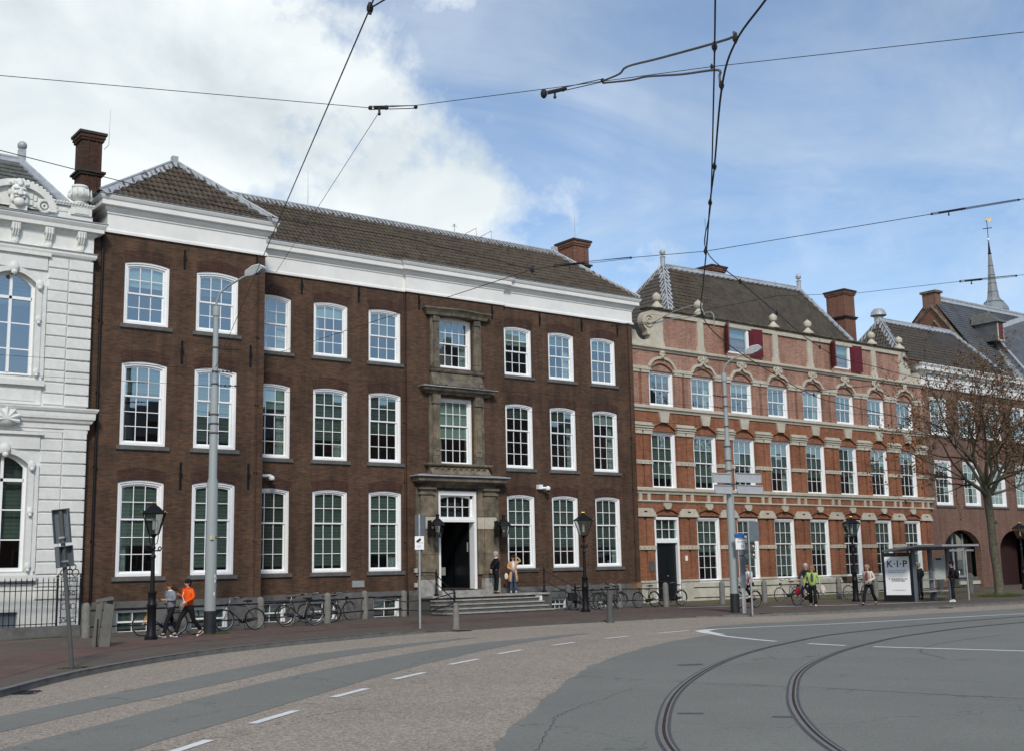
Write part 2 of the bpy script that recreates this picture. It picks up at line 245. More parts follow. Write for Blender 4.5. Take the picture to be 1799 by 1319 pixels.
# ------------------------------------------------------------------ mesh helper
class MB:
    def __init__(s): s.v = []; s.f = []; s.m = []; s.cur = 0
    def add(s, vs, fs):
        o = len(s.v); s.v += [tuple(p) for p in vs]
        for f in fs: s.f.append(tuple(i + o for i in f)); s.m.append(s.cur)
        return s
    def box(s, x0, x1, y0, y1, z0, z1):
        if x0 > x1: x0, x1 = x1, x0
        if y0 > y1: y0, y1 = y1, y0
        if z0 > z1: z0, z1 = z1, z0
        return s.add([(x0, y0, z0), (x1, y0, z0), (x1, y1, z0), (x0, y1, z0), (x0, y0, z1), (x1, y0, z1), (x1, y1, z1), (x0, y1, z1)],
                     [(0, 3, 2, 1), (4, 5, 6, 7), (0, 1, 5, 4), (1, 2, 6, 5), (2, 3, 7, 6), (3, 0, 4, 7)])
    def poly(s, pts): return s.add(pts, [tuple(range(len(pts)))])
    def prism_y(s, pts, y0, y1):       # outline in x,z extruded along y
        n = len(pts)
        return s.add([(x, y0, z) for x, z in pts] + [(x, y1, z) for x, z in pts], [tuple(range(n)), tuple(range(2 * n - 1, n - 1, -1))] + [(i, n + i, n + (i + 1) % n, (i + 1) % n) for i in range(n)])
    def prism_x(s, pts, x0, x1):       # outline in y,z extruded along x
        n = len(pts)
        return s.add([(x0, y, z) for y, z in pts] + [(x1, y, z) for y, z in pts], [tuple(range(n)), tuple(range(2 * n - 1, n - 1, -1))] + [(i, n + i, n + (i + 1) % n, (i + 1) % n) for i in range(n)])
    def prism_z(s, pts, z0, z1):
        n = len(pts)
        return s.add([(x, y, z0) for x, y in pts] + [(x, y, z1) for x, y in pts], [tuple(range(n)), tuple(range(2 * n - 1, n - 1, -1))] + [(i, n + i, n + (i + 1) % n, (i + 1) % n) for i in range(n)])
    def tube(s, pts, r, n=8, caps=True):
        pts = [Vector(p) for p in pts]; rs = r if isinstance(r, (list, tuple)) else [r] * len(pts)
        vs = []; fs = []; prev = None
        for i, p in enumerate(pts):
            d = (pts[min(i + 1, len(pts) - 1)] - pts[max(i - 1, 0)]).normalized()
            if prev is None:
                a = Vector((0, 0, 1)) if abs(d.z) < .9 else Vector((1, 0, 0)); u = d.cross(a).normalized()
            else: u = (prev - d * prev.dot(d)).normalized()
            prev = u; w = d.cross(u)
            for k in range(n):
                a = 2 * PI * k / n; vs.append(p + (u * math.cos(a) + w * math.sin(a)) * rs[i])
        for i in range(len(pts) - 1):
            for k in range(n): fs.append((i * n + k, i * n + (k + 1) % n, (i + 1) * n + (k + 1) % n, (i + 1) * n + k))
        if caps: fs.append(tuple(range(n - 1, -1, -1))); fs.append(tuple(range((len(pts) - 1) * n, len(pts) * n)))
        return s.add(vs, fs)
    def lathe(s, prof, cx=0, cy=0, n=16, ang=0):
        vs = []; fs = []
        for r, z in prof:
            for k in range(n): a = 2 * PI * k / n + ang; vs.append((cx + r * math.cos(a), cy + r * math.sin(a), z))
        for i in range(len(prof) - 1):
            for k in range(n): fs.append((i * n + k, i * n + (k + 1) % n, (i + 1) * n + (k + 1) % n, (i + 1) * n + k))
        fs.append(tuple(range(n - 1, -1, -1))); fs.append(tuple(range((len(prof) - 1) * n, len(prof) * n)))
        return s.add(vs, fs)
    def sphere(s, c, r, n=12, m=8, sc=(1, 1, 1)):
        vs = []; fs = []
        for i in range(m + 1):
            t = PI * i / m
            for k in range(n): a = 2 * PI * k / n; vs.append((c[0] + r * sc[0] * math.sin(t) * math.cos(a), c[1] + r * sc[1] * math.sin(t) * math.sin(a), c[2] + r * sc[2] * math.cos(t)))
        for i in range(m):
            for k in range(n): fs.append((i * n + k, (i + 1) * n + k, (i + 1) * n + (k + 1) % n, i * n + (k + 1) % n))
        return s.add(vs, fs)
    def torus(s, c, R_, r, axis='y', n=28, m=6, a0=0, a1=2 * PI):
        full = abs(a1 - a0 - 2 * PI) < 1e-6; cnt = n if full else n + 1; vs = []; fs = []
        for i in range(cnt):
            a = a0 + (a1 - a0) * i / n
            for k in range(m):
                b = 2 * PI * k / m; rr = R_ + r * math.cos(b); h = r * math.sin(b)
                x, z = rr * math.cos(a), rr * math.sin(a)
                p = (x, h, z) if axis == 'y' else ((x, z, h) if axis == 'z' else (h, x, z))
                vs.append((c[0] + p[0], c[1] + p[1], c[2] + p[2]))
        for i in range(n):
            j = (i + 1) % cnt
            for k in range(m): fs.append((i * m + k, j * m + k, j * m + (k + 1) % m, i * m + (k + 1) % m))
        return s.add(vs, fs)
    def ribbon(s, a, b, z):            # flat strip between two polylines
        n = len(a); vs = [(p[0], p[1], z if not callable(z) else z(p)) for p in a] + [(p[0], p[1], z if not callable(z) else z(p)) for p in b]
        return s.add(vs, [(i, i + 1, n + i + 1, n + i) for i in range(n - 1)])
    def mesh(s, name, mats, smooth=False):
        me = bpy.data.meshes.new(name); me.from_pydata(s.v, [], s.f)
        for m in (mats if isinstance(mats, (list, tuple)) else [mats]): me.materials.append(m)
        me.polygons.foreach_set('material_index', s.m)
        bm = bmesh.new(); bm.from_mesh(me); bmesh.ops.recalc_face_normals(bm, faces=bm.faces); bm.to_mesh(me); bm.free()
        if smooth:
            me.polygons.foreach_set('use_smooth', [True] * len(me.polygons))
            me.set_sharp_from_angle(angle=R(38))
        me.update(); return me
    def build(s, name, mats, parent=None, smooth=False, loc=None, kind=None):
        return put(s.mesh(name, mats, smooth), name, parent, loc, kind)
def put(me, name, parent=None, loc=None, kind=None, rot=None):
    o = bpy.data.objects.new(name, me); C.objects.link(o)
    if parent: o.parent = parent
    if loc is not None: o.location = loc
    if rot is not None: o.rotation_euler = rot
    if kind: o['kind'] = kind
    return o
def tag(o, label, cat, group=None):
    o['label'] = label; o['category'] = cat
    if group: o['group'] = group
    return o
def thing(name, label, cat, loc=(0, 0, 0), rz=0, group=None):
    o = bpy.data.objects.new(name, None); C.objects.link(o); o.location = loc; o.rotation_euler = (0, 0, rz)
    o.empty_display_size = .3
    return tag(o, label, cat, group)
def copy_tree(o, parent=None):
    c = o.copy(); C.objects.link(c)
    if parent: c.parent = parent
    for ch in list(o.children): copy_tree(ch, c)
    return c
def structure(o): o['kind'] = 'structure'; return o
def offset(pl, d):
    """polyline offset to its left by d"""
    out = []
    for i, p in enumerate(pl):
        a = Vector(pl[max(i - 1, 0)][:2]); b = Vector(pl[min(i + 1, len(pl) - 1)][:2]); t = (b - a).normalized()
        out.append((p[0] - t.y * d, p[1] + t.x * d))
    return out
def smooth_line(pts, k=6):
    """Catmull-Rom through the points"""
    P = [Vector(p) for p in pts]; P = [P[0] * 2 - P[1]] + P + [P[-1] * 2 - P[-2]]; out = []
    for i in range(1, len(P) - 2):
        for j in range(k):
            t = j / k; a, b, c, d = P[i - 1], P[i], P[i + 1], P[i + 2]
            out.append(.5 * ((2 * b) + (c - a) * t + (2 * a - 5 * b + 4 * c - d) * t * t + (-a + 3 * b - 3 * c + d) * t ** 3))
    out.append(P[-2]); return [tuple(p) for p in out]
def text_mesh(txt, size, name, mat, parent, loc, rot, bold=0.0, align='CENTER', sp=1.0):
    cu = bpy.data.curves.new(name, 'FONT'); cu.body = txt; cu.size = size; cu.align_x = align; cu.offset = bold; cu.extrude = .002; cu.space_character = sp
    t = bpy.data.objects.new(name, cu); C.objects.link(t)
    dg = bpy.context.evaluated_depsgraph_get(); me = bpy.data.meshes.new_from_object(t.evaluated_get(dg)); me.name = name
    bpy.data.objects.remove(t); me.materials.clear(); me.materials.append(mat)
    return put(me, name, parent, loc, None, rot)
# ================================================================== GROUND
RZ = -.12                       # road level; the pavement stands at 0
g = MB(); g.poly([(-900, -900, RZ - .02), (1500, -900, RZ - .02), (1500, 1500, RZ - .02), (-900, 1500, RZ - .02)])
structure(g.build('ground', road_beige))
g = MB(); g.poly([(-60, -60, RZ), (220, -60, RZ), (220, 60, RZ), (-60, 60, RZ)])
structure(g.build('road', road_beige))
EDGE = smooth_line([(-12, -14), (-4, 3), (1, 13), (4.1, 19.6), (5.45, 21.8), (7.88, 25.05), (10.84, 27.9), (13.82, 29.8), (17.13, 31.2), (19.72, 32.1), (22.08, 32.52), (24.66, 32.85), (27.2, 32.9), (29.7, 32.8), (32.4, 32.4), (33.9, 31.5), (35.2, 30.6), (37.4, 29.9), (40.5, 29.5), (45, 29.1), (49.3, 28.55), (60, 27), (90, 22.5), (150, 14)], 6)
def edge_z(p):
    x = p[0]
    if x < 18.5: return 0.
    if x < 22.5: return -.108 * (x - 18.5) / 4
    if x < 32.6: return -.108
    if x < 35: return -.108 + .108 * (x - 32.6) / 2.4
    return 0.
INN = offset(EDGE, 1.3)
pv = MB()
n = len(EDGE)
pv.add([(p[0], p[1], edge_z(p)) for p in EDGE] + [(p[0], p[1], 0) for p in INN], [(i, i + 1, n + i + 1, n + i) for i in range(n - 1)])
pv.poly([(p[0], p[1], 0) for p in INN] + [(150, 75, 0), (-60, 75, 0), (-60, -14, 0)])
structure(pv.build('pavement', pave_brown))
up = smooth_line([(-6, 6), (1, 19), (4.6, 26), (7.0, 29.8), (9, 32.4), (11.5, 34.6), (15, 36.2), (20, 37.3), (26, 37.9), (32, 38.0), (37, 37.2), (41, 35.6)])
lo = smooth_line([(-3, 4), (2, 15), (4.2, 21.2), (6.1, 24.4), (8, 27.4), (10.3, 30.4), (13.2, 32.6), (17.2, 34.5), (21, 35.5), (27, 36.1), (33, 36.0), (37.5, 34.6)])
up = up[:len(lo)]
structure(MB().ribbon(up, lo, .005).build('cycle_path', pave_red))
e1 = smooth_line([(2, 28), (6, 33.6), (9.3, 37), (11.2, 38.3)]); structure(MB().ribbon(e1, offset(e1, .14), .006).build('edging_strip', pave_grey))
moss = M('mossy_ground', (.115, .098, .045), .95, var=.35, scale=3, big=.6, bigscale=.9, dirt=(.085, .07, .055))
structure(MB().poly([(39.2, 37.6, .006), (52, 35.2, .006), (60, 34.2, .006), (66, 34.5, .006), (66.5, 44.4, .006), (39.9, 43.6, .006)]).build('mossy_verge', moss))
# kerb: one stone after another
kb = bpy.data.objects.new('kerb', None); C.objects.link(kb); kb['kind'] = 'structure'
def walk(line, step):
    out = [line[0]]; acc = 0
    for i in range(1, len(line)):
        a = Vector(line[i - 1]); b = Vector(line[i]); d = (b - a).length
        while acc + d >= step:
            t = (step - acc) / d; a = a.lerp(b, t); out.append(tuple(a)); d = (b - a).length; acc = 0
        acc += d
    return out
kst = MB(); kst.add([(0, -.0, -.2), (.99, 0, -.2), (.99, .18, -.2), (0, .18, -.2), (0, .015, 0), (.99, .015, 0), (.99, .18, 0), (0, .18, 0)], [(0, 3, 2, 1), (4, 5, 6, 7), (0, 1, 5, 4), (1, 2, 6, 5), (2, 3, 7, 6), (3, 0, 4, 7)])
kme = kst.mesh('kerbstone', kerb_mat)
st = [p for p in walk([e for e in EDGE if -3 < e[0] < 90], 1.0)]
for i in range(len(st) - 1):
    a, b = st[i], st[i + 1]; za = edge_z(((a[0] + b[0]) / 2, 0)) + .006
    put(kme, 'kerbstone', kb, (a[0], a[1], za + random.uniform(-.003, .003)), None, (0, 0, math.atan2(b[1] - a[1], b[0] - a[0])))
# smooth asphalt bands laid into the chippings
a1 = smooth_line([(-1, 12), (2.5, 16.5), (4.74, 18.91), (6.96, 20.9), (10.61, 24.1), (14.6, 27.1), (18.97, 28.8), (20.5, 29.1)]); a2 = smooth_line([(-1, 10.6), (2, 14.9), (4.31, 17.05), (6.43, 18.97), (9.6, 21.6), (13.82, 25.3), (18.97, 28.3), (20.5, 29)])
structure(MB().ribbon(a1, a2, RZ + .004).build('asphalt_band', road_grey))
b1 = smooth_line([(0, 11), (3.85, 15.3), (5.71, 17.0), (8.62, 19.75), (12.61, 23.0), (17.79, 26.3), (21.42, 27.5), (24, 28)]); b2 = smooth_line([(1.2, 9.6), (4.98, 14.06), (6.86, 15.74), (9.3, 17.9), (13.6, 21.6), (18.6, 25.2), (21.6, 26.8), (24, 27.9)])
structure(MB().ribbon(b1, b2, RZ + .004).build('asphalt_band', road_grey))
bd = smooth_line([(-6, -14), (0, -2), (4.2, 5.2), (6.6, 8.9), (8.03, 11.07), (8.91, 12.1), (10.48, 13.6), (12.4, 15.49), (15.54, 18.35), (18.7, 20.75), (21.72, 22.63), (24.2, 23.8), (26.0, 24.7), (27.0, 26.2), (28.4, 27.2), (29.92, 27.5), (34.6, 26.9), (45, 26.1), (60, 24.3), (100, 18), (200, 0)], 8)
random.seed(3)
bd = [(p[0] + random.uniform(-.05, .05), p[1] + random.uniform(-.05, .05)) if p[0] > 5 else p for p in bd]
structure(MB().poly([(p[0], p[1], RZ + .004) for p in bd] + [(200, -55, RZ + .004), (-20, -55, RZ + .004)]).build('asphalt_junction', road_grey))
# painted lines
for i, (p, q) in enumerate([((5.0, 13.35), (6.02, 14.25)), ((7.08, 15.34), (8.2, 16.27)), ((9.48, 17.5), (10.58, 18.32)), ((11.79, 19.42), (12.98, 20.22)), ((14.38, 21.43), (15.68, 22.2)), ((16.9, 23.1), (18.09, 23.74)), ((19.58, 24.4), (20.7, 24.85)), ((22.27, 25.4), (23.4, 25.7)), ((24.86, 26.0), (26.44, 26.27)), ((2.7, 11.2), (3.7, 12.1)), ((.4, 9.0), (1.4, 9.95))]):
    l = [p, q]; structure(MB().ribbon(offset(l, .075), offset(l, -.075), RZ + .008).build('lane_dash', white_line))
RL = smooth_line([(5.0, 1), (6.4, 4.5), (7.9, 7.4), (9.56, 9.87), (11.4, 11.85), (13.88, 14.1), (16.9, 16.38), (20.1, 18.4), (23.71, 20.15), (28.44, 21.7), (38.25, 22.6), (60, 22.2), (110, 18)], 10)
RR = smooth_line([(6.4, 0.3), (7.8, 3.7), (9.2, 6.3), (10.64, 8.4), (12.35, 10.3), (14.6, 12.35), (17.9, 14.9), (21.5, 17.0), (24.97, 18.55), (28.8, 19.75), (36, 20.6), (60, 20.6), (110, 16.3)], 10)
def near(p, line):
    return min((Vector(p) - Vector(q)).length for q in line)
def white(line, w):
    line = smooth_line(line, 8); seg = []; segs = []
    for p in line:
        if near(p, RL) < .34 or near(p, RR) < .34:
            if len(seg) > 1: segs.append(seg)
            seg = []
        else: seg.append(p)
    if len(seg) > 1: segs.append(seg)
    b = MB()
    for sg in segs: b.ribbon(offset(sg, w / 2), offset(sg, -w / 2), RZ + .0085)
    structure(b.build('painted_line', white_line))
white([(110, 14), (60, 20.6), (40.5, 23.7), (32.44, 24.83), (29.96, 25.5), (28.12, 25.98), (27.1, 26.1), (26.35, 25.75), (25.9, 25.0), (25.3, 24.0), (24.72, 22.84), (24.0, 20.5), (23.85, 18.2), (24.2, 16.3), (24.69, 14.2), (25.2, 11)], .17)
structure(MB().poly([(x, y, RZ + .0092) for x, y in [(27.7, 26.1), (27.1, 26.22), (26.35, 25.95), (25.75, 25.1), (25.35, 24.2), (25.55, 23.9), (26.1, 24.9), (26.6, 25.6), (27.2, 25.9)]]).build('painted_line', white_line))
structure(MB().ribbon([(37.2, 37.6), (40.2, 36.8)], [(37.2, 37.3), (40.2, 36.5)], .012).build('painted_line', white_line))
structure(MB().ribbon([(39.9, 34.8), (42.4, 33.0), (48, 31.1)], [(39.9, 34.4), (42.4, 32.7), (48, 30.95)], .012).build('painted_line', white_line))
# tram rails: sealant, head, groove, guard
def rail(line):
    e = bpy.data.objects.new('tram_rail', None); C.objects.link(e); e['kind'] = 'structure'
    b = MB(); z = RZ + .0062
    wob = [random.uniform(.14, .18) for _ in line]
    A_ = [(p[0], p[1]) for p in offset(line, .10)]; B_ = [(p[0], p[1]) for p in offset(line, -.095)]
    b.ribbon(A_, B_, z); b.build('joint_sealant', seam, e)
    for nm, o1, o2, zz, mt in (('rail_head', .062, .012, .014, steel_rail), ('rail_groove', .012, -.03, .009, rust), ('guard_rail', -.03, -.055, .014, steel_rail)):
        b = MB(); b.ribbon(offset(line, o1), offset(line, o2), RZ + zz); b.build(nm, mt, e)
rail(RL); rail(RR)
for (x, y, a) in ((6.0, 22.3, 1.0), (22.2, 32.36, .12), (44.0, 28.95, -.1)):
    e = thing('drain_grate', {6.0: 'dark iron drain grate in the gutter at the left edge', 22.2: 'dark iron drain grate in the gutter in front of the entrance steps', 44.0: 'dark iron drain grate in the kerb near the bus shelter'}[x], 'drain grate', (x, y, RZ + .01), a)
    MB().box(-.3, .3, -.2, .2, -.05, .0).build('grate_frame', seam, e)
    b = MB()
    for k in range(6): b.box(-.26 + k * .1, -.20 + k * .1, -.16, .16, .002, .012)
    b.build('grate_bars', black_iron, e)

def streak(pts, w, m=None, z=.0065, nm='tar_seam', jit=.0):
    l = smooth_line(pts, 8); l = [(p[0] + random.gauss(0, jit), p[1] + random.gauss(0, jit)) for p in l]
    a = offset(l, w / 2); b = offset(l, -w / 2); structure(MB().ribbon(a, b, RZ + z).build(nm, m or seam))
random.seed(5)
crk = M('crack_filler', (.075, .078, .072), .9, var=.2)
streak([(8.34, 10.77), (9.25, 11.69), (10.28, 12.8), (10.61, 13.07), (11.43, 13.65)], .013, crk, nm='crack', jit=.02)
streak([(11.43, 13.65), (12.3, 14.1), (13.6, 14.9)], .009, crk, nm='crack', jit=.025)
streak([(15.74, 12.69), (15.94, 11.7), (16.15, 10.74), (16.44, 9.65), (17.2, 7)], .022, seam, z=.0068, nm='tar_seam', jit=.003)
streak([(15.74, 12.69), (15.2, 14.2), (14.9, 15.4)], .015, crk, z=.0068, nm='crack', jit=.015)
streak([(22, 14.6), (23.4, 16.1), (26, 17.2), (30, 17.8)], .03, seam, z=.0068, nm='tar_seam', jit=.004)
for q in ([(11.86, 12.06), (12.1, 11.8), (11.98, 11.7), (11.74, 11.96)], [(12.50, 10.92), (12.66, 10.68), (12.52, 10.56), (12.34, 10.82)], [(17.4, 17.7), (17.9, 17.5), (17.7, 17.2), (17.25, 17.45)]):
    structure(MB().poly([(x, y, RZ + .0064) for x, y in q]).build('asphalt_patch', seam))
# ================================================================== WALLS AND WINDOWS
def arch_pts(x0, x1, zt, rise, n=10):
    """points along a segmental head from left springing to right springing"""
    c = (x0 + x1) / 2; h = (x1 - x0) / 2
    return [(c + h * (2 * i / n - 1), zt - rise * (2 * i / n - 1) ** 2) for i in range(n + 1)]
def round_pts(x0, x1, zs, rz, n=16):
    c = (x0 + x1) / 2; h = (x1 - x0) / 2
    return [(c - h * math.cos(PI * i / n), zs + rz * math.sin(PI * i / n)) for i in range(n + 1)]
def wall(mb, x0, x1, z0, z1, y, holes, depth=.22):
    """front skin with openings (x0,x1,z0,ztop,rise) and their reveals"""
    xs = sorted(set([x0, x1] + [h[0] for h in holes] + [h[1] for h in holes])); zs = sorted(set([z0, z1] + [h[2] for h in holes] + [h[3] for h in holes]))
    for i in range(len(xs) - 1):
        for j in range(len(zs) - 1):
            cx_, cz_ = (xs[i] + xs[i + 1]) / 2, (zs[j] + zs[j + 1]) / 2
            if any(h[0] < cx_ < h[1] and h[2] < cz_ < h[3] for h in holes): continue
            mb.poly([(xs[i], y, zs[j]), (xs[i + 1], y, zs[j]), (xs[i + 1], y, zs[j + 1]), (xs[i], y, zs[j + 1])])
    for h in holes:
        hx0, hx1, hz0, hz1 = h[:4]; rise = h[4] if len(h) > 4 else 0
        ap = (round_pts(hx0, hx1, hz1 - rise, rise) if len(h) > 5 else arch_pts(hx0, hx1, hz1, rise)) if rise else [(hx0, hz1), (hx1, hz1)]
        if rise:
            for i in range(len(ap) - 1):
                a, b = ap[i], ap[i + 1]
                if hz1 - a[1] < 1e-6: mb.poly([(a[0], y, a[1]), (b[0], y, b[1]), (b[0], y, hz1)])
                elif hz1 - b[1] < 1e-6: mb.poly([(a[0], y, a[1]), (b[0], y, b[1]), (a[0], y, hz1)])
                else: mb.poly([(a[0], y, a[1]), (b[0], y, b[1]), (b[0], y, hz1), (a[0], y, hz1)])
        ring = [(hx0, hz0)] + ap + [(hx1, hz0)]
        for i in range(len(ring)):
            a, b = ring[i], ring[(i + 1) % len(ring)]
            mb.poly([(a[0], y, a[1]), (b[0], y, b[1]), (b[0], y + depth, b[1]), (a[0], y + depth, a[1])])
WCACHE = {}
def ring_solid(mb, outer, inner, y0, y1):
    n = len(outer)
    mb.add([(x, y0, z) for x, z in outer] + [(x, y0, z) for x, z in inner] + [(x, y1, z) for x, z in outer] + [(x, y1, z) for x, z in inner],
           [f for i in range(n) for j in [(i + 1) % n] for f in ((i, j, n + j, n + i), (2 * n + i, 3 * n + i, 3 * n + j, 2 * n + j), (n + i, n + j, 3 * n + j, 3 * n + i), (i, 2 * n + i, 2 * n + j, j))])
def outline(w, h, rise, ins):
    x = w / 2 - ins
    top = [(a, b - ins) for a, b in arch_pts(-x, x, h, rise * (x / (w / 2)) ** 2)] if rise else [(-x, h - ins), (-x / 3, h - ins), (x / 3, h - ins), (x, h - ins)]
    return [(-x, ins)] + top + [(x, ins)]
def window(parent, x, y, z, w, h, rise=.0, cols=3, up=2, dn=2, blind=.7, light=False, sill=True, case=.13, sill_mat=None, seed=0, name='window'):
    """sliding sash window: casing, two sashes, glazing bars; every pane, the blind and the sill are children"""
    key = (round(w, 2), round(h, 2), rise, cols, up, dn, case)
    st = .055; bar = .026
    if key not in WCACHE:
        b = MB()
        ring_solid(b, outline(w, h, rise, 0), outline(w, h, rise, case * .55), -.005, .16)
        ring_solid(b, outline(w - .06, h - .03, rise, case * .55 - .03), outline(w - .06, h - .03, rise, case - .03), .03, .16)
        iw = w - 2 * case; z0 = case * .7; zt = h - case
        zm = z0 + (zt - z0) * dn / (up + dn)
        yu, yd = .085, .125                      # upper sash sits in front of the lower one
        # upper sash
        top = [(a, c) for a, c in arch_pts(-iw / 2, iw / 2, zt, rise * (iw / w) ** 2 if rise else 0)]
        tin = [(a * (iw - 2 * st) / iw, c - st) for a, c in top]
        outer = [(-iw / 2, zm - .02)] + top + [(iw / 2, zm - .02)]; inner = [(-iw / 2 + st, zm + .035)] + tin + [(iw / 2 - st, zm + .035)]
        ring_solid(b, outer, inner, yu, yu + .045)
        outer = [(-iw / 2, z0), (-iw / 2, zm + .02), (iw / 2, zm + .02), (iw / 2, z0)]; inner = [(-iw / 2 + st, z0 + .07), (-iw / 2 + st, zm - .03), (iw / 2 - st, zm - .03), (iw / 2 - st, z0 + .07)]
        ring_solid(b, outer, inner, yd, yd + .045)
        b.box(-iw / 2, iw / 2, .02, .16, 0.0, z0 + .005)
        gx0, gx1 = -iw / 2 + st, iw / 2 - st; cw = (gx1 - gx0) / cols
        def sash(za, zb, rows, yy, curved):
            rh = (zb - za) / rows; panes = []
            for c in range(1, cols):
                xx = gx0 + c * cw; zz = zb
                if curved and rise: zz = zb - rise * (xx / (w / 2)) ** 2
                b.box(xx - bar / 2, xx + bar / 2, yy + .006, yy + .036, za, zz + .01)
            for r in range(1, rows): b.box(gx0, gx1, yy + .008, yy + .034, za + r * rh - bar / 2, za + r * rh + bar / 2)
            for r in range(rows):
                for c in range(cols): panes.append((gx0 + (c + .5) * cw, yy + .02, za + (r + .5) * rh, cw, rh))
            return panes
        panes = sash(zm + .035, zt - st, up, yu, True) + sash(z0 + .07, zm - .03, dn, yd, False)
        me = b.mesh(name, window_white)
        pm = {}
        out = []
        for (px, py, pz, pw, ph) in panes:
            k = (round(pw, 3), round(ph, 3))
            if k not in pm: pm[k] = MB().box(-pw / 2, pw / 2, -.002, .002, -ph / 2, ph / 2).mesh('pane', glass)
            out.append((pm[k], (px, py, pz)))
        WCACHE[key] = (me, out)
    me, panes = WCACHE[key]
    rnd = random.Random(seed * 131 + int(x * 10) + int(z * 17))
    o = put(me, name, parent, (x, y, z))
    tx, tz = rnd.gauss(0, .004), rnd.gauss(0, .006)
    for pme, p in panes: put(pme, 'pane', o, p, None, (tx + rnd.gauss(0, .0035), 0, tz + rnd.gauss(0, .0045)))
    if sill:
        s = MB(); ww = w / 2 + .12
        s.add([(-ww, -.13, -.15), (ww, -.13, -.15), (ww, -.02, -.22), (-ww, -.02, -.22), (-ww, -.13, -.03), (ww, -.13, -.03), (ww, .16, .02), (-ww, .16, .02), (ww, .16, -.22), (-ww, .16, -.22)],
              [(0, 1, 5, 4), (4, 5, 6, 7), (0, 3, 2, 1), (1, 2, 8, 6, 5), (0, 4, 7, 9, 3), (3, 9, 8, 2)])
        s.build('sill', sill_mat or bluestone, o)
    if blind > 0:
        zt = h - .03; zb = h - (h - .2) * blind
        s = MB(); hw = w / 2 - .1; pts = []
        s.box(-hw, hw, .19, .20, zb, zt)
        if blind < .98: s.box(-hw, hw, .182, .208, zb - .03, zb)
        s.build('blind', blind_light if light else blind_mat, o)
    if blind < .95 and rnd.random() < .75:
        s = MB(); hw = w / 2 - .1; zb = h - (h - .2) * blind; sd_ = rnd.choice((-1, 1)); cwid = rnd.uniform(.18, .42)
        n_ = 9; xs_ = [sd_ * (hw - cwid * k / n_) for k in range(n_ + 1)]
        s.add([(xx, .3 + .03 * (k % 2), .05) for k, xx in enumerate(xs_)] + [(xx, .3 + .03 * (k % 2), h - .05) for k, xx in enumerate(xs_)], [(k, k + 1, n_ + 2 + k, n_ + 1 + k) for k in range(n_)])
        s.build('curtain', curtain, o)
    return o
def sweep(path, prof, mb, closed=False):
    """moulding: profile (out, z) carried along a plan path; outward is to the right of travel"""
    n = len(path); nrm = []
    for i in range(n):
        d = []
        if i > 0: d.append((Vector(path[i]) - Vector(path[i - 1])).normalized())
        if i < n - 1: d.append((Vector(path[i + 1]) - Vector(path[i])).normalized())
        ns = [Vector((v.y, -v.x)) for v in d]
        if len(ns) == 1: nrm.append(ns[0])
        else:
            m_ = (ns[0] + ns[1]); m_ = m_ / max(m_.length, 1e-6); nrm.append(m_ / max(m_.dot(ns[0]), .25))
    k = len(prof); vs = []; fs = []
    for i, p in enumerate(path):
        for o, z in prof: vs.append((p[0] + nrm[i].x * o, p[1] + nrm[i].y * o, z))
    for i in range(n - 1):
        for j in range(k - 1): fs.append((i * k + j, (i + 1) * k + j, (i + 1) * k + j + 1, i * k + j + 1))
    fs.append(tuple(range(k))); fs.append(tuple(range((n - 1) * k, n * k)))
    mb.add(vs, fs)
def tiles(name, mat, parent, O, U, V, inside, tw=.21, th=.33, ulen=30, vlen=6, jit=.006, lift=.05):
    """pantiles on the plane O + u*U + v*V: rolls across, steps up the slope"""
    U = Vector(U).normalized(); V = Vector(V).normalized(); Nn = U.cross(V).normalized()
    if Nn.z < 0: Nn = -Nn
    O = Vector(O); prof = [(0, .0), (.15, .045), (.36, .075), (.58, .045), (.78, .004), (1.0, .0)]
    vs = []; fs = []; rnd = random.Random(11)
    for r in range(int(vlen / th) + 1):
        for c in range(int(ulen / tw) + 1):
            if not inside((c + .5) * tw, (r + .5) * th): continue
            dz = rnd.uniform(-jit, jit); du = rnd.uniform(-jit, jit); base = len(vs)
            for (f, hgt) in prof:
                u = (c + f) * tw + du
                lo_ = O + U * u + V * (r * th - .01 - hgt * 1.1) + Nn * (hgt + lift + dz); bt = O + U * u + V * (r * th - .01 - hgt * 1.1) + Nn * (hgt + lift * .25 - .01 + dz); hi_ = O + U * u + V * ((r + 1) * th) + Nn * (hgt + dz + .004)
                vs += [bt, lo_, hi_]
            for k in range(len(prof) - 1):
                a = base + k * 3; fs += [(a, a + 3, a + 4, a + 1), (a + 1, a + 4, a + 5, a + 2)]
    me = bpy.data.meshes.new(name); me.from_pydata([tuple(v) for v in vs], [], fs); me.materials.append(mat)
    return put(me, name, parent, None, 'stuff')
def in_poly(poly):
    def f(u, v):
        c = False; n = len(poly)
        for i in range(n):
            x1, y1 = poly[i]; x2, y2 = poly[(i + 1) % n]
            if (y1 > v) != (y2 > v) and u < (x2 - x1) * (v - y1) / (y2 - y1) + x1: c = not c
        return c
    return f
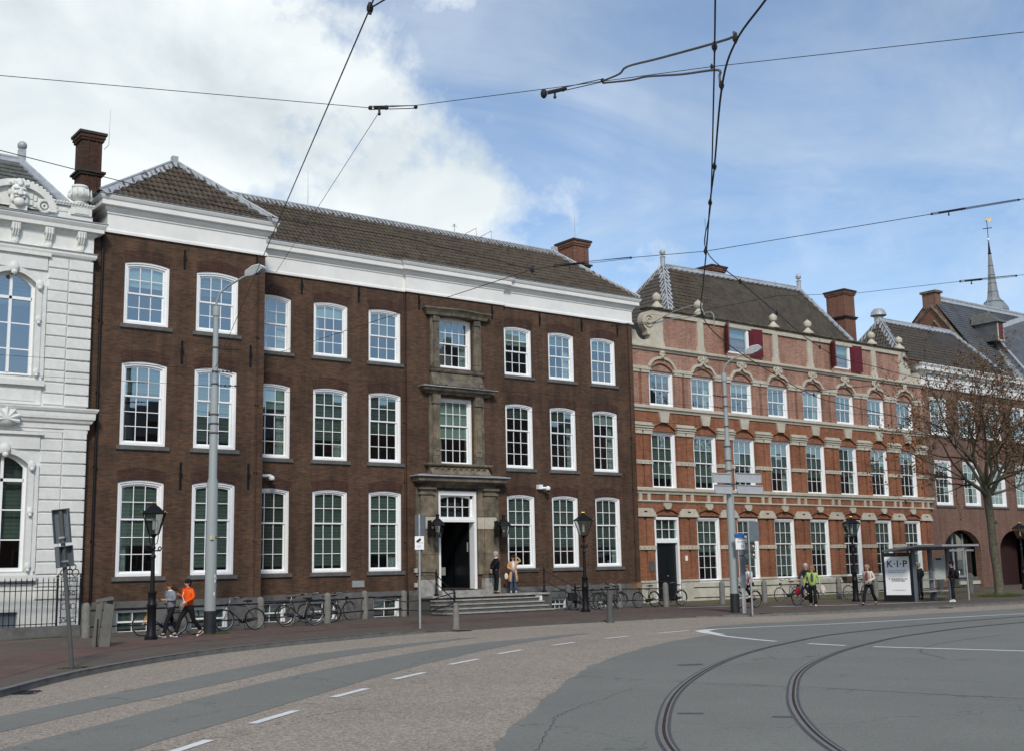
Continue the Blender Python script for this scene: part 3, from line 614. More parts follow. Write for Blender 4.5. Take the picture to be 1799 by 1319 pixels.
def roof_face(parent, pts, mat, tilename='roof_tiles', tw=.21, th=.33):
    """pts: 3-D corners, first two on the eaves. Builds an under-slab and the tiles on it."""
    P = [Vector(p) for p in pts]; U = (P[1] - P[0]).normalized(); Nn = (P[1] - P[0]).cross(P[-1] - P[0]).normalized()
    if Nn.z < 0: Nn = -Nn
    V = Nn.cross(U)
    if V.z < 0: V = -V
    MB().poly([p - Nn * .03 for p in P]).build('roof_boarding', mat, parent)
    uv = [((p - P[0]).dot(U), (p - P[0]).dot(V)) for p in P]
    u0 = min(a for a, _ in uv) - .0; uv2 = [(a - u0, b) for a, b in uv]
    return tiles(tilename, mat, parent, P[0] + U * u0, U, V, in_poly(uv2), tw, th, max(a for a, _ in uv2), max(b for _, b in uv2))
def lead_strip(mb, a, b, n1, n2, w=.36, lift=.115, wav=.05, step=.22, roll=.05):
    """lead dressing over a ridge or hip: two flaps with a wavy edge plus a roll"""
    a, b = Vector(a), Vector(b); d = (b - a).normalized(); L_ = (b - a).length; k = max(2, int(L_ / step))
    for nv in (n1, n2):
        nv = Vector(nv).normalized(); s = nv.cross(d).normalized()
        if s.z > 0: s = -s
        vs = []
        for i in range(k + 1):
            p = a + d * (L_ * i / k); ww = w + (wav if i % 2 else -wav) + random.uniform(-.02, .02)
            vs += [p + Vector((0, 0, lift)), p + s * ww + nv * lift, p + s * (ww + .01) - nv * .01]
        mb.add(vs, [f for i in range(k) for f in ((3 * i, 3 * i + 1, 3 * i + 4, 3 * i + 3), (3 * i + 1, 3 * i + 2, 3 * i + 5, 3 * i + 4))])
    mb.tube([a + Vector((0, 0, lift + .01)), b + Vector((0, 0, lift + .01))], roll, 8)
def chimney(parent, x0, x1, y0, y1, z0, z1, mat, band=None, name='chimney'):
    b = MB(); b.box(x0, x1, y0, y1, z0, z1 - .3); 
    b.box(x0 + .15 * (x1 - x0) - .0, x0 + .15 * (x1 - x0) + .0, y0, y0, z0, z0) if False else None
    o = b.build(name, mat, parent)
    c = MB(); c.box(x0 - .06, x1 + .06, y0 - .06, y1 + .06, z1 - .34, z1 - .24); c.box(x0 - .10, x1 + .10, y0 - .10, y1 + .10, z1 - .24, z1 - .10); c.build('cap_courses', mat, o)
    c = MB(); c.box(x0 - .15, x1 + .15, y0 - .15, y1 + .15, z1 - .10, z1); c.build('cap', soot, o)
    for q in (.28, .72):
        c = MB(); c.box(x0 + (x1 - x0) * q - .03, x0 + (x1 - x0) * q + .03, y0 - .03, y0, z0, z1 - .34); c.build('brick_rib', mat, o)
    if band:
        c = MB(); c.box(x0 - .07, x1 + .07, y0 - .07, y1 + .07, band - .09, band); c.box(x0 - .14, x1 + .14, y0 - .14, y1 + .14, band, band + .08); c.build('band', soot, o)
    return o
# ================================================================== THE BROWN BRICK BUILDING
BY = 42.5
bb = thing('brown_brick_building', 'long three storey dark brown brick building with white cornice, sash windows and a sandstone entrance', 'building', (0, BY, 0))
ROWS = [(10.53, 2.27, 2, 2), (6.30, 2.94, 2, 3), (1.84, 3.28, 2, 3)]    # sill height, height, panes up / down
PX_ = [(13.53, 15.15), (16.16, 17.78)]; AX = [(19.47, 21.05), (22.06, 23.63), (24.63, 26.2)]; CX = [(28.04, 29.86)]; DX = [(31.72, 33.29), (34.3, 35.86), (36.93, 38.5)]
def holes_for(cols_, rise=.12, g=.0): return [(a - g, b + g, z, z + h + .0, rise) for a, b in cols_ for z, h, _, _ in ROWS]
HD = .0
wb = MB(); YP, YC = -2.24, -.12
wall(wb, 12.3, 18.84, 1.02, 13.68, YP, holes_for(PX_, .10))
wall(wb, 18.84, 26.43, 1.02, 13.68, 0, holes_for(AX, .09))
ch = [(28.04, 29.86, ROWS[0][0], ROWS[0][0] + ROWS[0][1], .09), (28.04, 29.86, ROWS[1][0], ROWS[1][0] + ROWS[1][1]), (27.93, 29.93, 1.02, 5.18)]
wall(wb, 26.43, 31.62, 1.02, 13.68, YC, ch, .34)
wall(wb, 31.62, 39.67, 1.02, 13.68, 0, holes_for(DX, .09))
for x_, a, b in ((18.84, YP, 0), (26.43, YC, 0), (31.62, YC, 0)): wb.poly([(x_, a, 1.02), (x_, b, 1.02), (x_, b, 13.68), (x_, a, 13.68)])
wb.poly([(39.67, 0, 0), (39.67, 9, 0), (39.67, 9, 14.9), (39.67, 0, 14.9)]); wb.poly([(12.3, YP, 0), (12.3, 9, 0), (12.3, 9, 14.9), (12.3, YP, 14.9)]); wb.poly([(12.3, 9, 0), (39.67, 9, 0), (39.67, 9, 14.9), (12.3, 9, 14.9)])
wb.build('wall', brick_brown, bb)
# soldier-brick arches over the windows, a few millimetres proud
for grp, yy, rise in ((PX_, YP, .10), (AX, 0, .09), (DX, 0, .09)):
    ar = MB()
    for a, b in grp:
        for z, h, _, _ in ROWS:
            lo_ = arch_pts(a, b, z + h + .012, rise); n_ = len(lo_) - 1
            hi_ = [(p[0] + (p[0] - (a + b) / 2) * .10, p[1] + .36 + .05 * (1 - abs(2 * i / n_ - 1))) for i, p in enumerate(lo_)]
            for i in range(0, n_): ar.prism_y([(lo_[i][0] + .008, lo_[i][1]), (lo_[i + 1][0], lo_[i + 1][1]), (hi_[i + 1][0], hi_[i + 1][1]), (hi_[i][0] + .008, hi_[i][1])], yy - .008, yy + .01)
    ar.build('brick_arches', brick_dark, bb, kind='stuff')
# interior: dark back wall and floors
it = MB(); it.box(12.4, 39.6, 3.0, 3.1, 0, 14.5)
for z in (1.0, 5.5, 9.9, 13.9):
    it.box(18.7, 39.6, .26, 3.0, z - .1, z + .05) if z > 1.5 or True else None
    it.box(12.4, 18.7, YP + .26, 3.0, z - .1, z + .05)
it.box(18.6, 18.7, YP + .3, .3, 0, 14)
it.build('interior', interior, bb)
BL = {0: [.42, .42, .5, .3, .5, .5, .4, .35, .32, .3], 1: [.38, .97, .35, .76, .62, .62, .22, .28, .24, .24], 2: [.72, .97, .97, .97, .84, 0, .74, .76, .76, .76]}
allc = [(p, YP) for p in PX_] + [(p, 0) for p in AX] + [(CX[0], YC)] + [(p, 0) for p in DX]
for ri, (z, h, up_, dn_) in enumerate(ROWS):
    for ci, ((a, b), yy) in enumerate(allc):
        if ci == 5 and ri == 2: continue
        cen = ci == 5
        rise = (.10 if ci < 2 else .09)
        if cen and ri == 1: rise = 0
        bl = BL[ri][ci if ci < 5 else ci]
        window(bb, (a + b) / 2, yy + (.05 if not cen else .16), z, b - a, h, rise, 4 if cen else 3, up_, dn_, bl, light=(ri < 2 and (ci * 7 + ri) % 3 == 0), sill=not cen, case=.145 if ci < 2 else .125, seed=ci + 10 * ri)
# iron wall ties
for (x_, yy, zc, hh) in [(15.68, YP, 13.1, .7), (18.51, YP, 13.3, .7), (15.66, YP, 9.7, .8), (18.29, YP, 9.8, .8), (15.72, YP, 5.3, .95), (18.28, YP, 5.35, .9)] + [(x, 0, 13.3, .62) for x in (21.5, 24.14, 33.8, 36.38, 38.68)] + [(x, YC, 13.3, .62) for x in (27.05, 30.97)]:
    b = MB(); b.box(x_ - .03, x_ + .03, yy - .05, yy - .004, zc - hh / 2, zc + hh / 2); b.box(x_ - .06, x_ + .06, yy - .06, yy - .052, zc - .04, zc + .1); b.build('wall_tie', black_iron, bb)
# rain pipes
for x_, yy in ((12.72, YP - .07), (18.55, YP - .04), (26.36, -.06), (39.35, -.06)):
    b = MB(); b.tube([(x_, yy, .9), (x_, yy, 13.65)], .03 if x_ > 13 else .045, 8)
    for z in (3, 5.5, 8, 10.5): b.box(x_ - .06, x_ + .06, yy - .04, yy + .06, z, z + .05)
    b.build('rain_pipe', brick_dark if x_ > 13 else black_iron, bb)
# plinth of stone slabs
PH = {'P': [(13.6, 14.85, .0, .76), (16.2, 17.6, .0, .76)], 'A': [(19.75, 20.95, .0, .78), (22.0, 23.2, 0, .76), (24.82, 26.09, .0, .76)], 'D': [(34.1, 35.1, 0, .5), (36.9, 37.9, 0, .5)]}
slab = {}
def plinth(x0, x1, y, hl):
    b = MB(); wall(b, x0, x1, -.1, .985, y - .03, [h for h in hl], .3); b.build('plinth', bluestone, bb)
    x = x0
    while x < x1 - .1:      # top course
        w_ = min(random.uniform(.9, 1.5), x1 - x)
        if x1 - x - w_ < .3: w_ = x1 - x
        MB().box(x + .006, x + w_ - .006, y - .075, y - .032, .80, 1.02).build('plinth_stone', bluestone, bb); x += w_
    edges = [x0] + [e for h in sorted(hl) for e in (h[0], h[1])] + [x1]
    for i in range(0, len(edges), 2):
        a, b_ = edges[i], edges[i + 1]; k = max(1, round((b_ - a) / .8))
        for j in range(k):
            s = a + (b_ - a) * j / k; e = a + (b_ - a) * (j + 1) / k
            MB().box(s + .006, e - .006, y - .068, y - .032, -.1, .79).build('plinth_stone', bluestone if (i + j) % 3 else riser_stone, bb)
plinth(12.3, 18.84, YP, PH['P']); plinth(18.84, 26.43, 0, PH['A']); plinth(26.43, 27.93, YC, []); plinth(29.93, 31.62, YC, []); plinth(31.62, 39.67, 0, PH['D'])
for k, yy in (('P', YP), ('A', 0), ('D', 0)):
    for (a, b, z0, z1) in PH[k]:
        window(bb, (a + b) / 2, yy + .06, z0 - .1, b - a, z1 - z0 + .1, 0, 3 if k == 'D' else 2, 1, 1, .97, False, False, .07, seed=int(a), name='basement_window')
# entablature running round all the breaks
def ent(path, name):
    b = MB(); sweep(path, [(0, 13.67), (.08, 13.67), (.08, 13.75), (.05, 13.78), (.02, 13.82), (.02, 14.34), (.06, 14.36), (.06, 14.41), (.11, 14.45), (.15, 14.51), (.15, 14.58), (.30, 14.61), (.30, 14.78), (.34, 14.81), (.39, 14.90), (.40, 14.95), (0, 14.96)], b)
    o = b.build(name, white_paint, bb)
    c = MB(); sweep(path, [(.1, 14.962), (.40, 14.955), (.44, 14.965), (.40, 14.99), (.1, 15.03)], c); c.build('lead_gutter', lead, o)
ent([(12.88, 2.0), (12.88, YP), (18.84, YP), (18.84, 0), (26.43, 0), (26.43, YC), (31.62, YC), (31.62, 0), (39.67, 0), (39.67, 6.0)], 'cornice')
# roofs: ridge 17.6 high, 2.63 m behind the eaves
ZE, ZR = 15.0, 17.55; YR = 45.13 - BY
front = [(15.75, -.3, ZE), (40.05, -.3, ZE), (36.95, YR, ZR), (15.75, YR, ZR)]
roof_face(bb, front, tile_mat)
roof_face(bb, [(40.05, -.3, ZE), (40.05, 5.6, ZE), (36.95, YR, ZR)], tile_mat)
MB().poly([(15.75, 5.6, ZE), (40.05, 5.6, ZE), (36.95, YR, ZR), (15.75, YR, ZR)]).build('roof_back', tile_mat, bb)
AP = (15.87, 42.01 - BY, 17.30)
roof_face(bb, [(12.5, YP - .3, ZE), (19.2, YP - .3, ZE), AP], tile_mat)
roof_face(bb, [(19.2, YP - .3, ZE), (19.2, YR, ZE), (15.87, YR, 17.34), AP], tile_mat)
roof_face(bb, [(12.45, YR, ZE), (12.5, YP - .3, ZE), AP, (15.87, YR, 17.34)], tile_mat)
ls = MB(); nf = Vector((0, -1, 1.13)).normalized()
lead_strip(ls, (16.2, YR, ZR), (36.95, YR, ZR), (0, -.67, .74), (0, .67, .74), .34, .09)
lead_strip(ls, (36.95, YR, ZR), (40.05, -.3, ZE), (0, -.66, .75), (.6, 0, .8), .26, .09)
lead_strip(ls, AP, (19.22, YP - .33, ZE), (0, -.78, .62), (.56, 0, .83), .26, .09)
lead_strip(ls, AP, (12.48, YP - .33, ZE), (0, -.78, .62), (-.56, 0, .83), .26, .09)
lead_strip(ls, AP, (15.87, YR, 17.34), (.56, 0, .83), (-.56, 0, .83), .26, .09)
ls.box(AP[0] - .11, AP[0] + .11, AP[1] - .11, AP[1] + .11, AP[2] - .05, AP[2] + .24); ls.box(36.85, 37.1, YR - .12, YR + .12, ZR - .05, ZR + .32)
ls.build('ridge_lead', lead, bb)
chimney(bb, 13.01, 13.76, 44 - BY, 44.86 - BY, 14.9, 18.62, brick_dark, 17.0)
chimney(bb, 38.61, 39.6, 45.5 - BY, 46.8 - BY, 14.9, 18.66, brick_far, 17.3)
# roof furniture
b = MB(); b.tube([(30.85, YR, ZR), (30.85, YR, ZR + .45)], .02, 6); b.sphere((30.85, YR, ZR + .5), .05, 8, 6); b.tube([(30.7, YR, ZR + .42), (31.0, YR, ZR + .42)], .012, 6); b.build('roof_vane', galv, bb)
for x_ in (31.3, 32.2): MB().tube([(x_, YR, ZR), (x_ + .15, YR - .1, ZR + .14), (x_ + .75, YR - .1, ZR + .5), (x_ + .78, YR - .1, ZR + .02)], .018, 6).build('roof_hoop', galv, bb)
for x_, y_, z0, z1 in ((23.1, YR, 17.6, 19.3), (38.7, 3.0, 18.6, 19.9)): MB().tube([(x_, y_, z0), (x_, y_, z1)], [.014, .005], 5).build('lightning_rod', galv, bb)
MB().tube([(13.9, 44.2 - BY, 18.1), (14.1, 44.3 - BY, 18.35), (14.12, 44.3 - BY, 19.8)], [.012, .012, .005], 5).build('lightning_rod', galv, bb)
MB().box(23.85, 24.4, -.05, -.01, 1.22, 1.48).build('wall_plaque', galv, bb)
# ---- sandstone entrance with two storeys of window surrounds
PT = -.12
def stone(x0, x1, y0, y1, z0, z1, m=sandstone, nm='stone_block'): return MB().box(x0, x1, y0, y1, z0, z1).build(nm, m, bb)
for s in (0, 1):
    def mx_(x): return x if not s else 57.9 - x      # mirrored about 28.95
    for z0, z1, m in ((1.62, 2.5, sandstone), (2.5, 3.55, sandstone), (3.56, 4.08, cream), (4.09, 5.32, sandstone)):
        stone(mx_(26.98), mx_(27.62), PT - .16, PT + .0, z0, z1 - .012, m)
        stone(mx_(27.62), mx_(27.92), PT - .09, PT + .0, z0, z1 - .012, m)
        stone(mx_(26.80), mx_(26.98), PT - .07, PT + .0, z0, z1 - .012, sandstone)
    stone(mx_(26.9), mx_(27.72), PT - .26, PT, .78, 1.45, step_stone, 'pilaster_base'); stone(mx_(26.93), mx_(27.7), PT - .22, PT, 1.46, 1.6, sandstone, 'pilaster_base')
    stone(mx_(26.9), mx_(27.68), PT - .22, PT, 5.0, 5.1, stone_dark, 'pilaster_cap'); stone(mx_(26.86), mx_(27.72), PT - .26, PT, 5.22, 5.32, stone_dark, 'pilaster_cap')
    # first floor pilasters
    stone(mx_(27.5), mx_(27.7), PT - .07, PT, 6.35, 9.35, stone_dark)
    stone(mx_(27.68), mx_(28.02), PT - .14, PT, 6.7, 8.9, sandstone); stone(mx_(27.75), mx_(27.95), PT - .17, PT - .14, 6.9, 8.7, sandstone)
    stone(mx_(27.62), mx_(28.03), PT - .19, PT, 6.34, 6.68, stone_dark); stone(mx_(27.62), mx_(28.03), PT - .18, PT, 8.92, 9.34, stone_dark)
    # second floor pilasters
    stone(mx_(27.6), mx_(27.76), PT - .06, PT, 10.5, 12.75, stone_dark); stone(mx_(27.76), mx_(28.02), PT - .13, PT, 10.75, 12.5, stone_dark)
    stone(mx_(27.7), mx_(28.03), PT - .17, PT, 10.46, 10.72, stone_dark); stone(mx_(27.7), mx_(28.03), PT - .17, PT, 12.52, 12.76, stone_dark)
    # consoles under the second floor sill
    for q in (27.78, 28.22): MB().prism_x([(PT - .1, 10.3), (PT - .1, 10.05), (PT - .38, 9.72), (PT, 9.72), (PT, 10.3)], mx_(q) - .07, mx_(q) + .07).build('console', sandstone, bb)
def mould(x0, x1, prof, m, nm):
    b = MB(); sweep([(x0, 0), (x0, PT), (x1, PT), (x1, 0)], prof, b); return b.build(nm, m, bb)
mould(27.2, 30.7, [(0, 5.30), (.16, 5.32), (.2, 5.42), (.38, 5.5), (.55, 5.56), (.55, 5.68), (.62, 5.74), (0, 5.8)], stone_dark, 'door_cornice')
mould(27.2, 30.7, [(.56, 5.745), (.66, 5.75), (.66, 5.79), (.3, 5.86), (0, 5.9)], lead, 'lead_cover')
fr = MB(); fr.prism_x([(PT, 5.86), (PT - .42, 5.86), (PT - .34, 5.98), (PT - .2, 6.16), (PT - .17, 6.22), (PT, 6.22)], 27.42, 30.48); fo = fr.build('carved_frieze', sandstone, bb)
for k in range(9): MB().torus((27.7 + k * .312, PT - .29, 6.06), .085, .028, 'y', 12, 5).build('carving', stone_dark, fo)
mould(27.55, 30.35, [(0, 6.22), (.28, 6.23), (.32, 6.28), (.32, 6.34), (0, 6.35)], sandstone, 'sill_moulding')
mould(27.45, 30.45, [(0, 9.33), (.18, 9.34), (.22, 9.42), (.36, 9.48), (.4, 9.56), (.44, 9.60), (0, 9.62)], stone_dark, 'window_cornice')
mould(27.45, 30.45, [(.40, 9.605), (.47, 9.61), (.47, 9.65), (.2, 9.70), (0, 9.74)], lead, 'lead_cover')
MB().prism_x([(PT, 9.7), (PT - .34, 9.7), (PT - .2, 9.95), (PT - .08, 10.28), (PT, 10.28)], 27.6, 30.3).build('apron', stone_dark, bb)
mould(27.7, 30.2, [(0, 10.28), (.14, 10.3), (.17, 10.36), (.17, 10.44), (0, 10.46)], stone_dark, 'sill_moulding')
# segmental hood on top
hp = [(27.45, PT), (27.45, PT - .1), (27.9, PT - .12), (28.5, PT - .25), (28.95, PT - .3), (29.4, PT - .25), (30.0, PT - .12), (30.45, PT - .1), (30.45, PT)]
b = MB(); sweep(hp, [(-.1, 12.76), (.1, 12.78), (.14, 12.9), (.2, 12.98), (.26, 13.04), (.26, 13.1), (-.1, 13.14)], b); b.prism_z([(x, y) for x, y in hp], 12.77, 13.12); b.build('hood', stone_dark, bb)
# door: white frame, fanlight, open dark hall
dr = bpy.data.objects.new('door_frame', MB().mesh('e', window_white)); 
b = MB(); b.box(27.93, 28.06, PT - .03, .28, .98, 5.18); b.box(29.80, 29.93, PT - .03, .28, 1.0, 5.18); b.box(28.06, 29.80, PT - .03, .28, 5.0, 5.18); b.box(28.0, 29.86, PT - .05, .2, 3.86, 3.98); b.box(28.06, 29.8, PT - .02, .2, 3.98, 4.08)
b.box(28.06, 28.16, 0, .1, 4.08, 5.0); b.box(29.7, 29.8, 0, .1, 4.08, 5.0)
for k in range(1, 4): b.box(28.16 + k * .385 - .014, 28.16 + k * .385 + .014, 0.02, .07, 4.08, 5.0)
b.box(28.1, 29.76, .02, .07, 4.5, 4.53)
b.prism_y([(28.06, 5.02), (28.06, 4.86)] + [(28.16 + 1.54 * i / 8, 4.86 + .09 * (1 - (2 * i / 8 - 1) ** 2)) for i in range(9)] + [(29.8, 4.86), (29.8, 5.02)], .0, .1)
bpy.data.objects.remove(dr)
dr = b.build('door_frame', window_white, bb)
for k in range(4):
    for j in range(2): MB().box(28.18 + k * .385, 28.53 + k * .385, .045, .05, 4.1 + j * .43, 4.49 + j * .43).build('pane', glass, dr)
b = MB(); b.box(29.74, 29.79, .2, 1.3, 1.05, 3.84); dl = b.build('door', door_black, bb); MB().box(29.70, 29.735, .24, .3, 2.6, 3.0).build('handle', galv, dl)
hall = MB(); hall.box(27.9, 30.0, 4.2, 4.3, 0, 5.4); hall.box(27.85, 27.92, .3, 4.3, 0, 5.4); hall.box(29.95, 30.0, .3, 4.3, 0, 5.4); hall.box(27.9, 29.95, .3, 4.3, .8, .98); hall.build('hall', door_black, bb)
MB().box(28.4, 28.9, 2.0, 2.6, .98, 1.95).build('hall_desk', riser_stone, bb); MB().box(29.0, 29.45, 1.6, 1.9, 1.6, 1.95).build('hall_cabinet', galv, bb)
MB().box(27.85, 30.05, -.55, .3, .78, .97).build('threshold', step_stone, bb)
# camera domes, house number, bell
for x_, z_ in ((20.0, 5.45), (33.68, 5.38)):
    b = MB(); b.tube([(x_ - .35, 0, z_ + .1), (x_ - .35, -.12, z_ + .12), (x_ + .1, -.35, z_ + .12)], .06, 8) if x_ < 30 else b.box(x_ - .28, x_ - .05, -.2, 0, z_, z_ + .2)
    if x_ > 30: b.tube([(x_ - .1, -.15, z_ + .05), (x_ + .1, -.3, z_ + .05)], .05, 8)
    b.sphere((x_ + .12, -.35, z_ + .02), .12, 12, 8)
    cm = b.build('security_camera', sign_white, bb, True); MB().sphere((x_ + .12, -.36, z_ - .06), .085, 10, 6).build('lens_dome', black_iron, cm, True)
MB().box(31.08, 31.32, -.04, -.005, 2.88, 3.12).build('house_number_plate', sign_white, bb); text_mesh('11', .16, 'house_number', ink, bb, (31.2, -.045, 2.94), (R(90), 0, 0), .006)
MB().box(31.14, 31.26, -.04, -.005, 2.58, 2.72).build('small_plate', sign_white, bb)
for z_ in (1.15, 1.75): MB().box(26.72, 26.84, PT - .1, PT - .0, z_, z_ + .18).build('rail_fixing_stone', cream, bb)
# wall lanterns beside the door (things of their own)
def wall_lantern(x, y, z, lab):
    t = thing('wall_lantern', lab, 'lantern', (x, y, z), 0, 'wall lanterns beside the entrance')
    b = MB(); b.box(-.35, -.29, .0, .22, -.35, .35); b.tube([(-.32, .1, -.2), (-.2, .1, -.28), (0, .08, -.36)], .02, 6); b.tube([(-.32, .1, .2), (-.15, .1, .12)], .02, 6); b.build('bracket', black_iron, t)
    fr_ = MB(); n_ = 6
    for k in range(n_):
        a = 2 * PI * (k + .5) / n_; fr_.tube([(.17 * math.cos(a), .17 * math.sin(a), -.34), (.27 * math.cos(a), .27 * math.sin(a), .12)], .014, 5)
    fr_.lathe([(.15, -.37), (.19, -.37), (.19, -.33), (.15, -.33)], n=6, ang=PI / 6); fr_.build('lantern_frame', black_iron, t)
    MB().lathe([(.165, -.33), (.262, .12)], n=6, ang=PI / 6).build('lantern_glass', lantern_glass, t)
    MB().lathe([(.33, .12), (.33, .16), (.2, .32), (.07, .44), (.07, .52), (.1, .55), (.06, .6), (.03, .62)], n=6, ang=PI / 6).build('lantern_roof', black_iron, t)
    MB().sphere((0, 0, -.08), .045, 8, 6, (1, 1, 1.6)).build('bulb', sign_white, t)
    return t
wall_lantern(27.5, BY - .75, 3.55, 'black wall lantern on the sandstone pilaster left of the open entrance'); wall_lantern(30.95, BY - .75, 3.55, 'black wall lantern right of the entrance, above the man in the dark suit')
# ---- entrance steps
es = thing('entrance_steps', 'low grey stone steps with a landing in front of the open entrance', 'steps', (0, 0, 0))
SX0, SX1 = 26.9, 32.2
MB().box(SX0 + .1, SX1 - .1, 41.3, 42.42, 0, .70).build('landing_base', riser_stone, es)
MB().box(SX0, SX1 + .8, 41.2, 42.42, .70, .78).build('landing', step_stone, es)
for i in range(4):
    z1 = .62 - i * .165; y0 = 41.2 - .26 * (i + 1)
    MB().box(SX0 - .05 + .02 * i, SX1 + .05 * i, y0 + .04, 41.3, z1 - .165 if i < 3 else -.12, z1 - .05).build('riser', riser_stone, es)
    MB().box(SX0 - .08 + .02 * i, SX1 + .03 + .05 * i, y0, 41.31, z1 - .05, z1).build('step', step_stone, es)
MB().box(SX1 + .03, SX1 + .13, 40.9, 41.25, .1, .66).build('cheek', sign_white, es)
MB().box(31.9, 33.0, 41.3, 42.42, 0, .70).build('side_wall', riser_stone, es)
# railings of the steps
def railing(name, lab, posts, rails, g=None):
    t = thing(name, lab, 'railing', posts[0][:3], 0, g); ox, oy, oz = posts[0][:3]
    for (x, y, z, h) in posts:
        b = MB(); b.lathe([(.10, 0), (.10, .06), (.06, .1), (.045, .2), (.055, .25), (.035, .3), (.035, h - .25), (.06, h - .22), (.04, h - .16), (.05, h - .08), (.045, h - .03), (.02, h + .02), (.03, h + .05), (.008, h + .1)], 0, 0, 10)
        b.build('post', black_iron, t, True, (x - ox, y - oy, z - oz))
    for r_ in rails: MB().tube([(p[0] - ox, p[1] - oy, p[2] - oz) for p in r_], .022, 8).build('rail', black_iron, t, True)
railing('step_railing', 'black iron step railing left of the entrance, joining the street fence', [(27.25, 41.5, .78, 1.0), (27.3, 40.25, 0, .98)],
        [[(26.85, 42.3, 1.75), (27.25, 41.5, 1.73)], [(27.25, 41.5, 1.66), (27.35, 40.9, 1.2), (27.3, 40.25, .95)], [(27.25, 41.5, 1.3), (27.3, 40.25, .6)], [(27.3, 40.25, .93), (26.3, 40.2, .72), (25.4, 40.9, .62), (24.2, 41.7, .86)], [(27.3, 40.25, .5), (26.2, 40.3, .25), (24.2, 41.7, .35)]])
railing('step_railing', 'black iron step railing right of the entrance, beside the woman in the tan coat', [(32.85, 41.4, .78, 1.05), (33.7, 40.3, 0, 1.05)],
        [[(31.6, 42.3, 1.75), (32.85, 41.5, 1.75)], [(31.6, 42.3, 1.25), (32.85, 41.5, 1.25)], [(32.85, 41.4, 1.75), (33.7, 40.3, .98)], [(32.85, 41.4, 1.3), (33.7, 40.3, .55)], [(33.7, 40.3, .92), (34.3, 41.0, .85), (34.4, 42.2, .85)]])
# ================================================================== THE RED BRICK BUILDING WITH CREAM STONE
rb = thing('red_brick_building', 'orange red brick building with cream stone bands, scrolled parapet and oxblood shutters', 'building', (0, BY, 0), .0304)
RW = [(41.92, 43.70), (45.06, 46.84), (48.21, 49.98), (51.33, 53.11), (54.50, 56.27), (57.64, 59.39), (60.79, 62.54), (63.87, 65.65)]
U0, U1 = 39.9, 66.75
w1 = MB(); hl = [(a, b, .92, 4.27) for a, b in RW[1:]] + [(RW[0][0], RW[0][1], -.1, 4.27)] + [(a, b, 5.67, 8.62) for a, b in RW]
wall(w1, U0, U1, -.1, 9.7, 0, hl, .3); w1.poly([(U1, 0, -.1), (U1, 9, -.1), (U1, 9, 13), (U1, 0, 13)])
w1.poly([(U0, 0, 12), (U0, 9, 12), (U0, 9, 15), (U0, 0, 15)])
w1.build('wall', brick_red, rb)
w2 = MB(); wall(w2, U0, U1, 9.7, 12.8, 0, [(a, b, 9.94, 11.74) for a, b in RW], .3); w2.build('wall', brick_pale, rb)
# projecting layer with arches over every window
l1 = MB(); wall(l1, 40.5, U1, 8.62, 9.66, -.1, [(a - .04, b + .04, 8.62, 9.07, .40) for a, b in RW], .1); l1.build('arch_course', brick_red, rb)
l2 = MB(); wall(l2, 40.5, U1, 4.34, 5.5, -.1, [(a - .02, b + .02, 4.34, 4.66, .26) for a, b in RW], .1); l2.build('arch_course', brick_red, rb)
l3 = MB(); wall(l3, 40.5, U1, 11.76, 12.8, -.1, [(a + .02, b - .02, 11.76, 12.18, .40) for a, b in RW], .1); l3.build('arch_course', brick_pale, rb)
def bx(x0, x1, y0, z0, z1, nm, m=cream, par=rb, y1=.0): return MB().box(x0, x1, y0, y1, z0, z1).build(nm, m, par)
def band(z0, z1, out_, nm, x0=40.45, x1=U1 + .15, m=cream):
    b = MB(); sweep([(x0, .3), (x0, 0), (x1, 0), (x1, .3)], [(0, z0), (out_ * .6, z0), (out_ * .7, z0 + (z1 - z0) * .35), (out_, z0 + (z1 - z0) * .5), (out_, z1 - .03), (out_ - .03, z1), (0, z1 + .02)], b); return b.build(nm, m, rb)
band(4.97, 5.09, .19, 'string_course'); band(5.42, 5.74, .26, 'sill_band'); band(9.63, 9.93, .26, 'sill_band'); band(12.78, 13.04, .3, 'parapet_band')
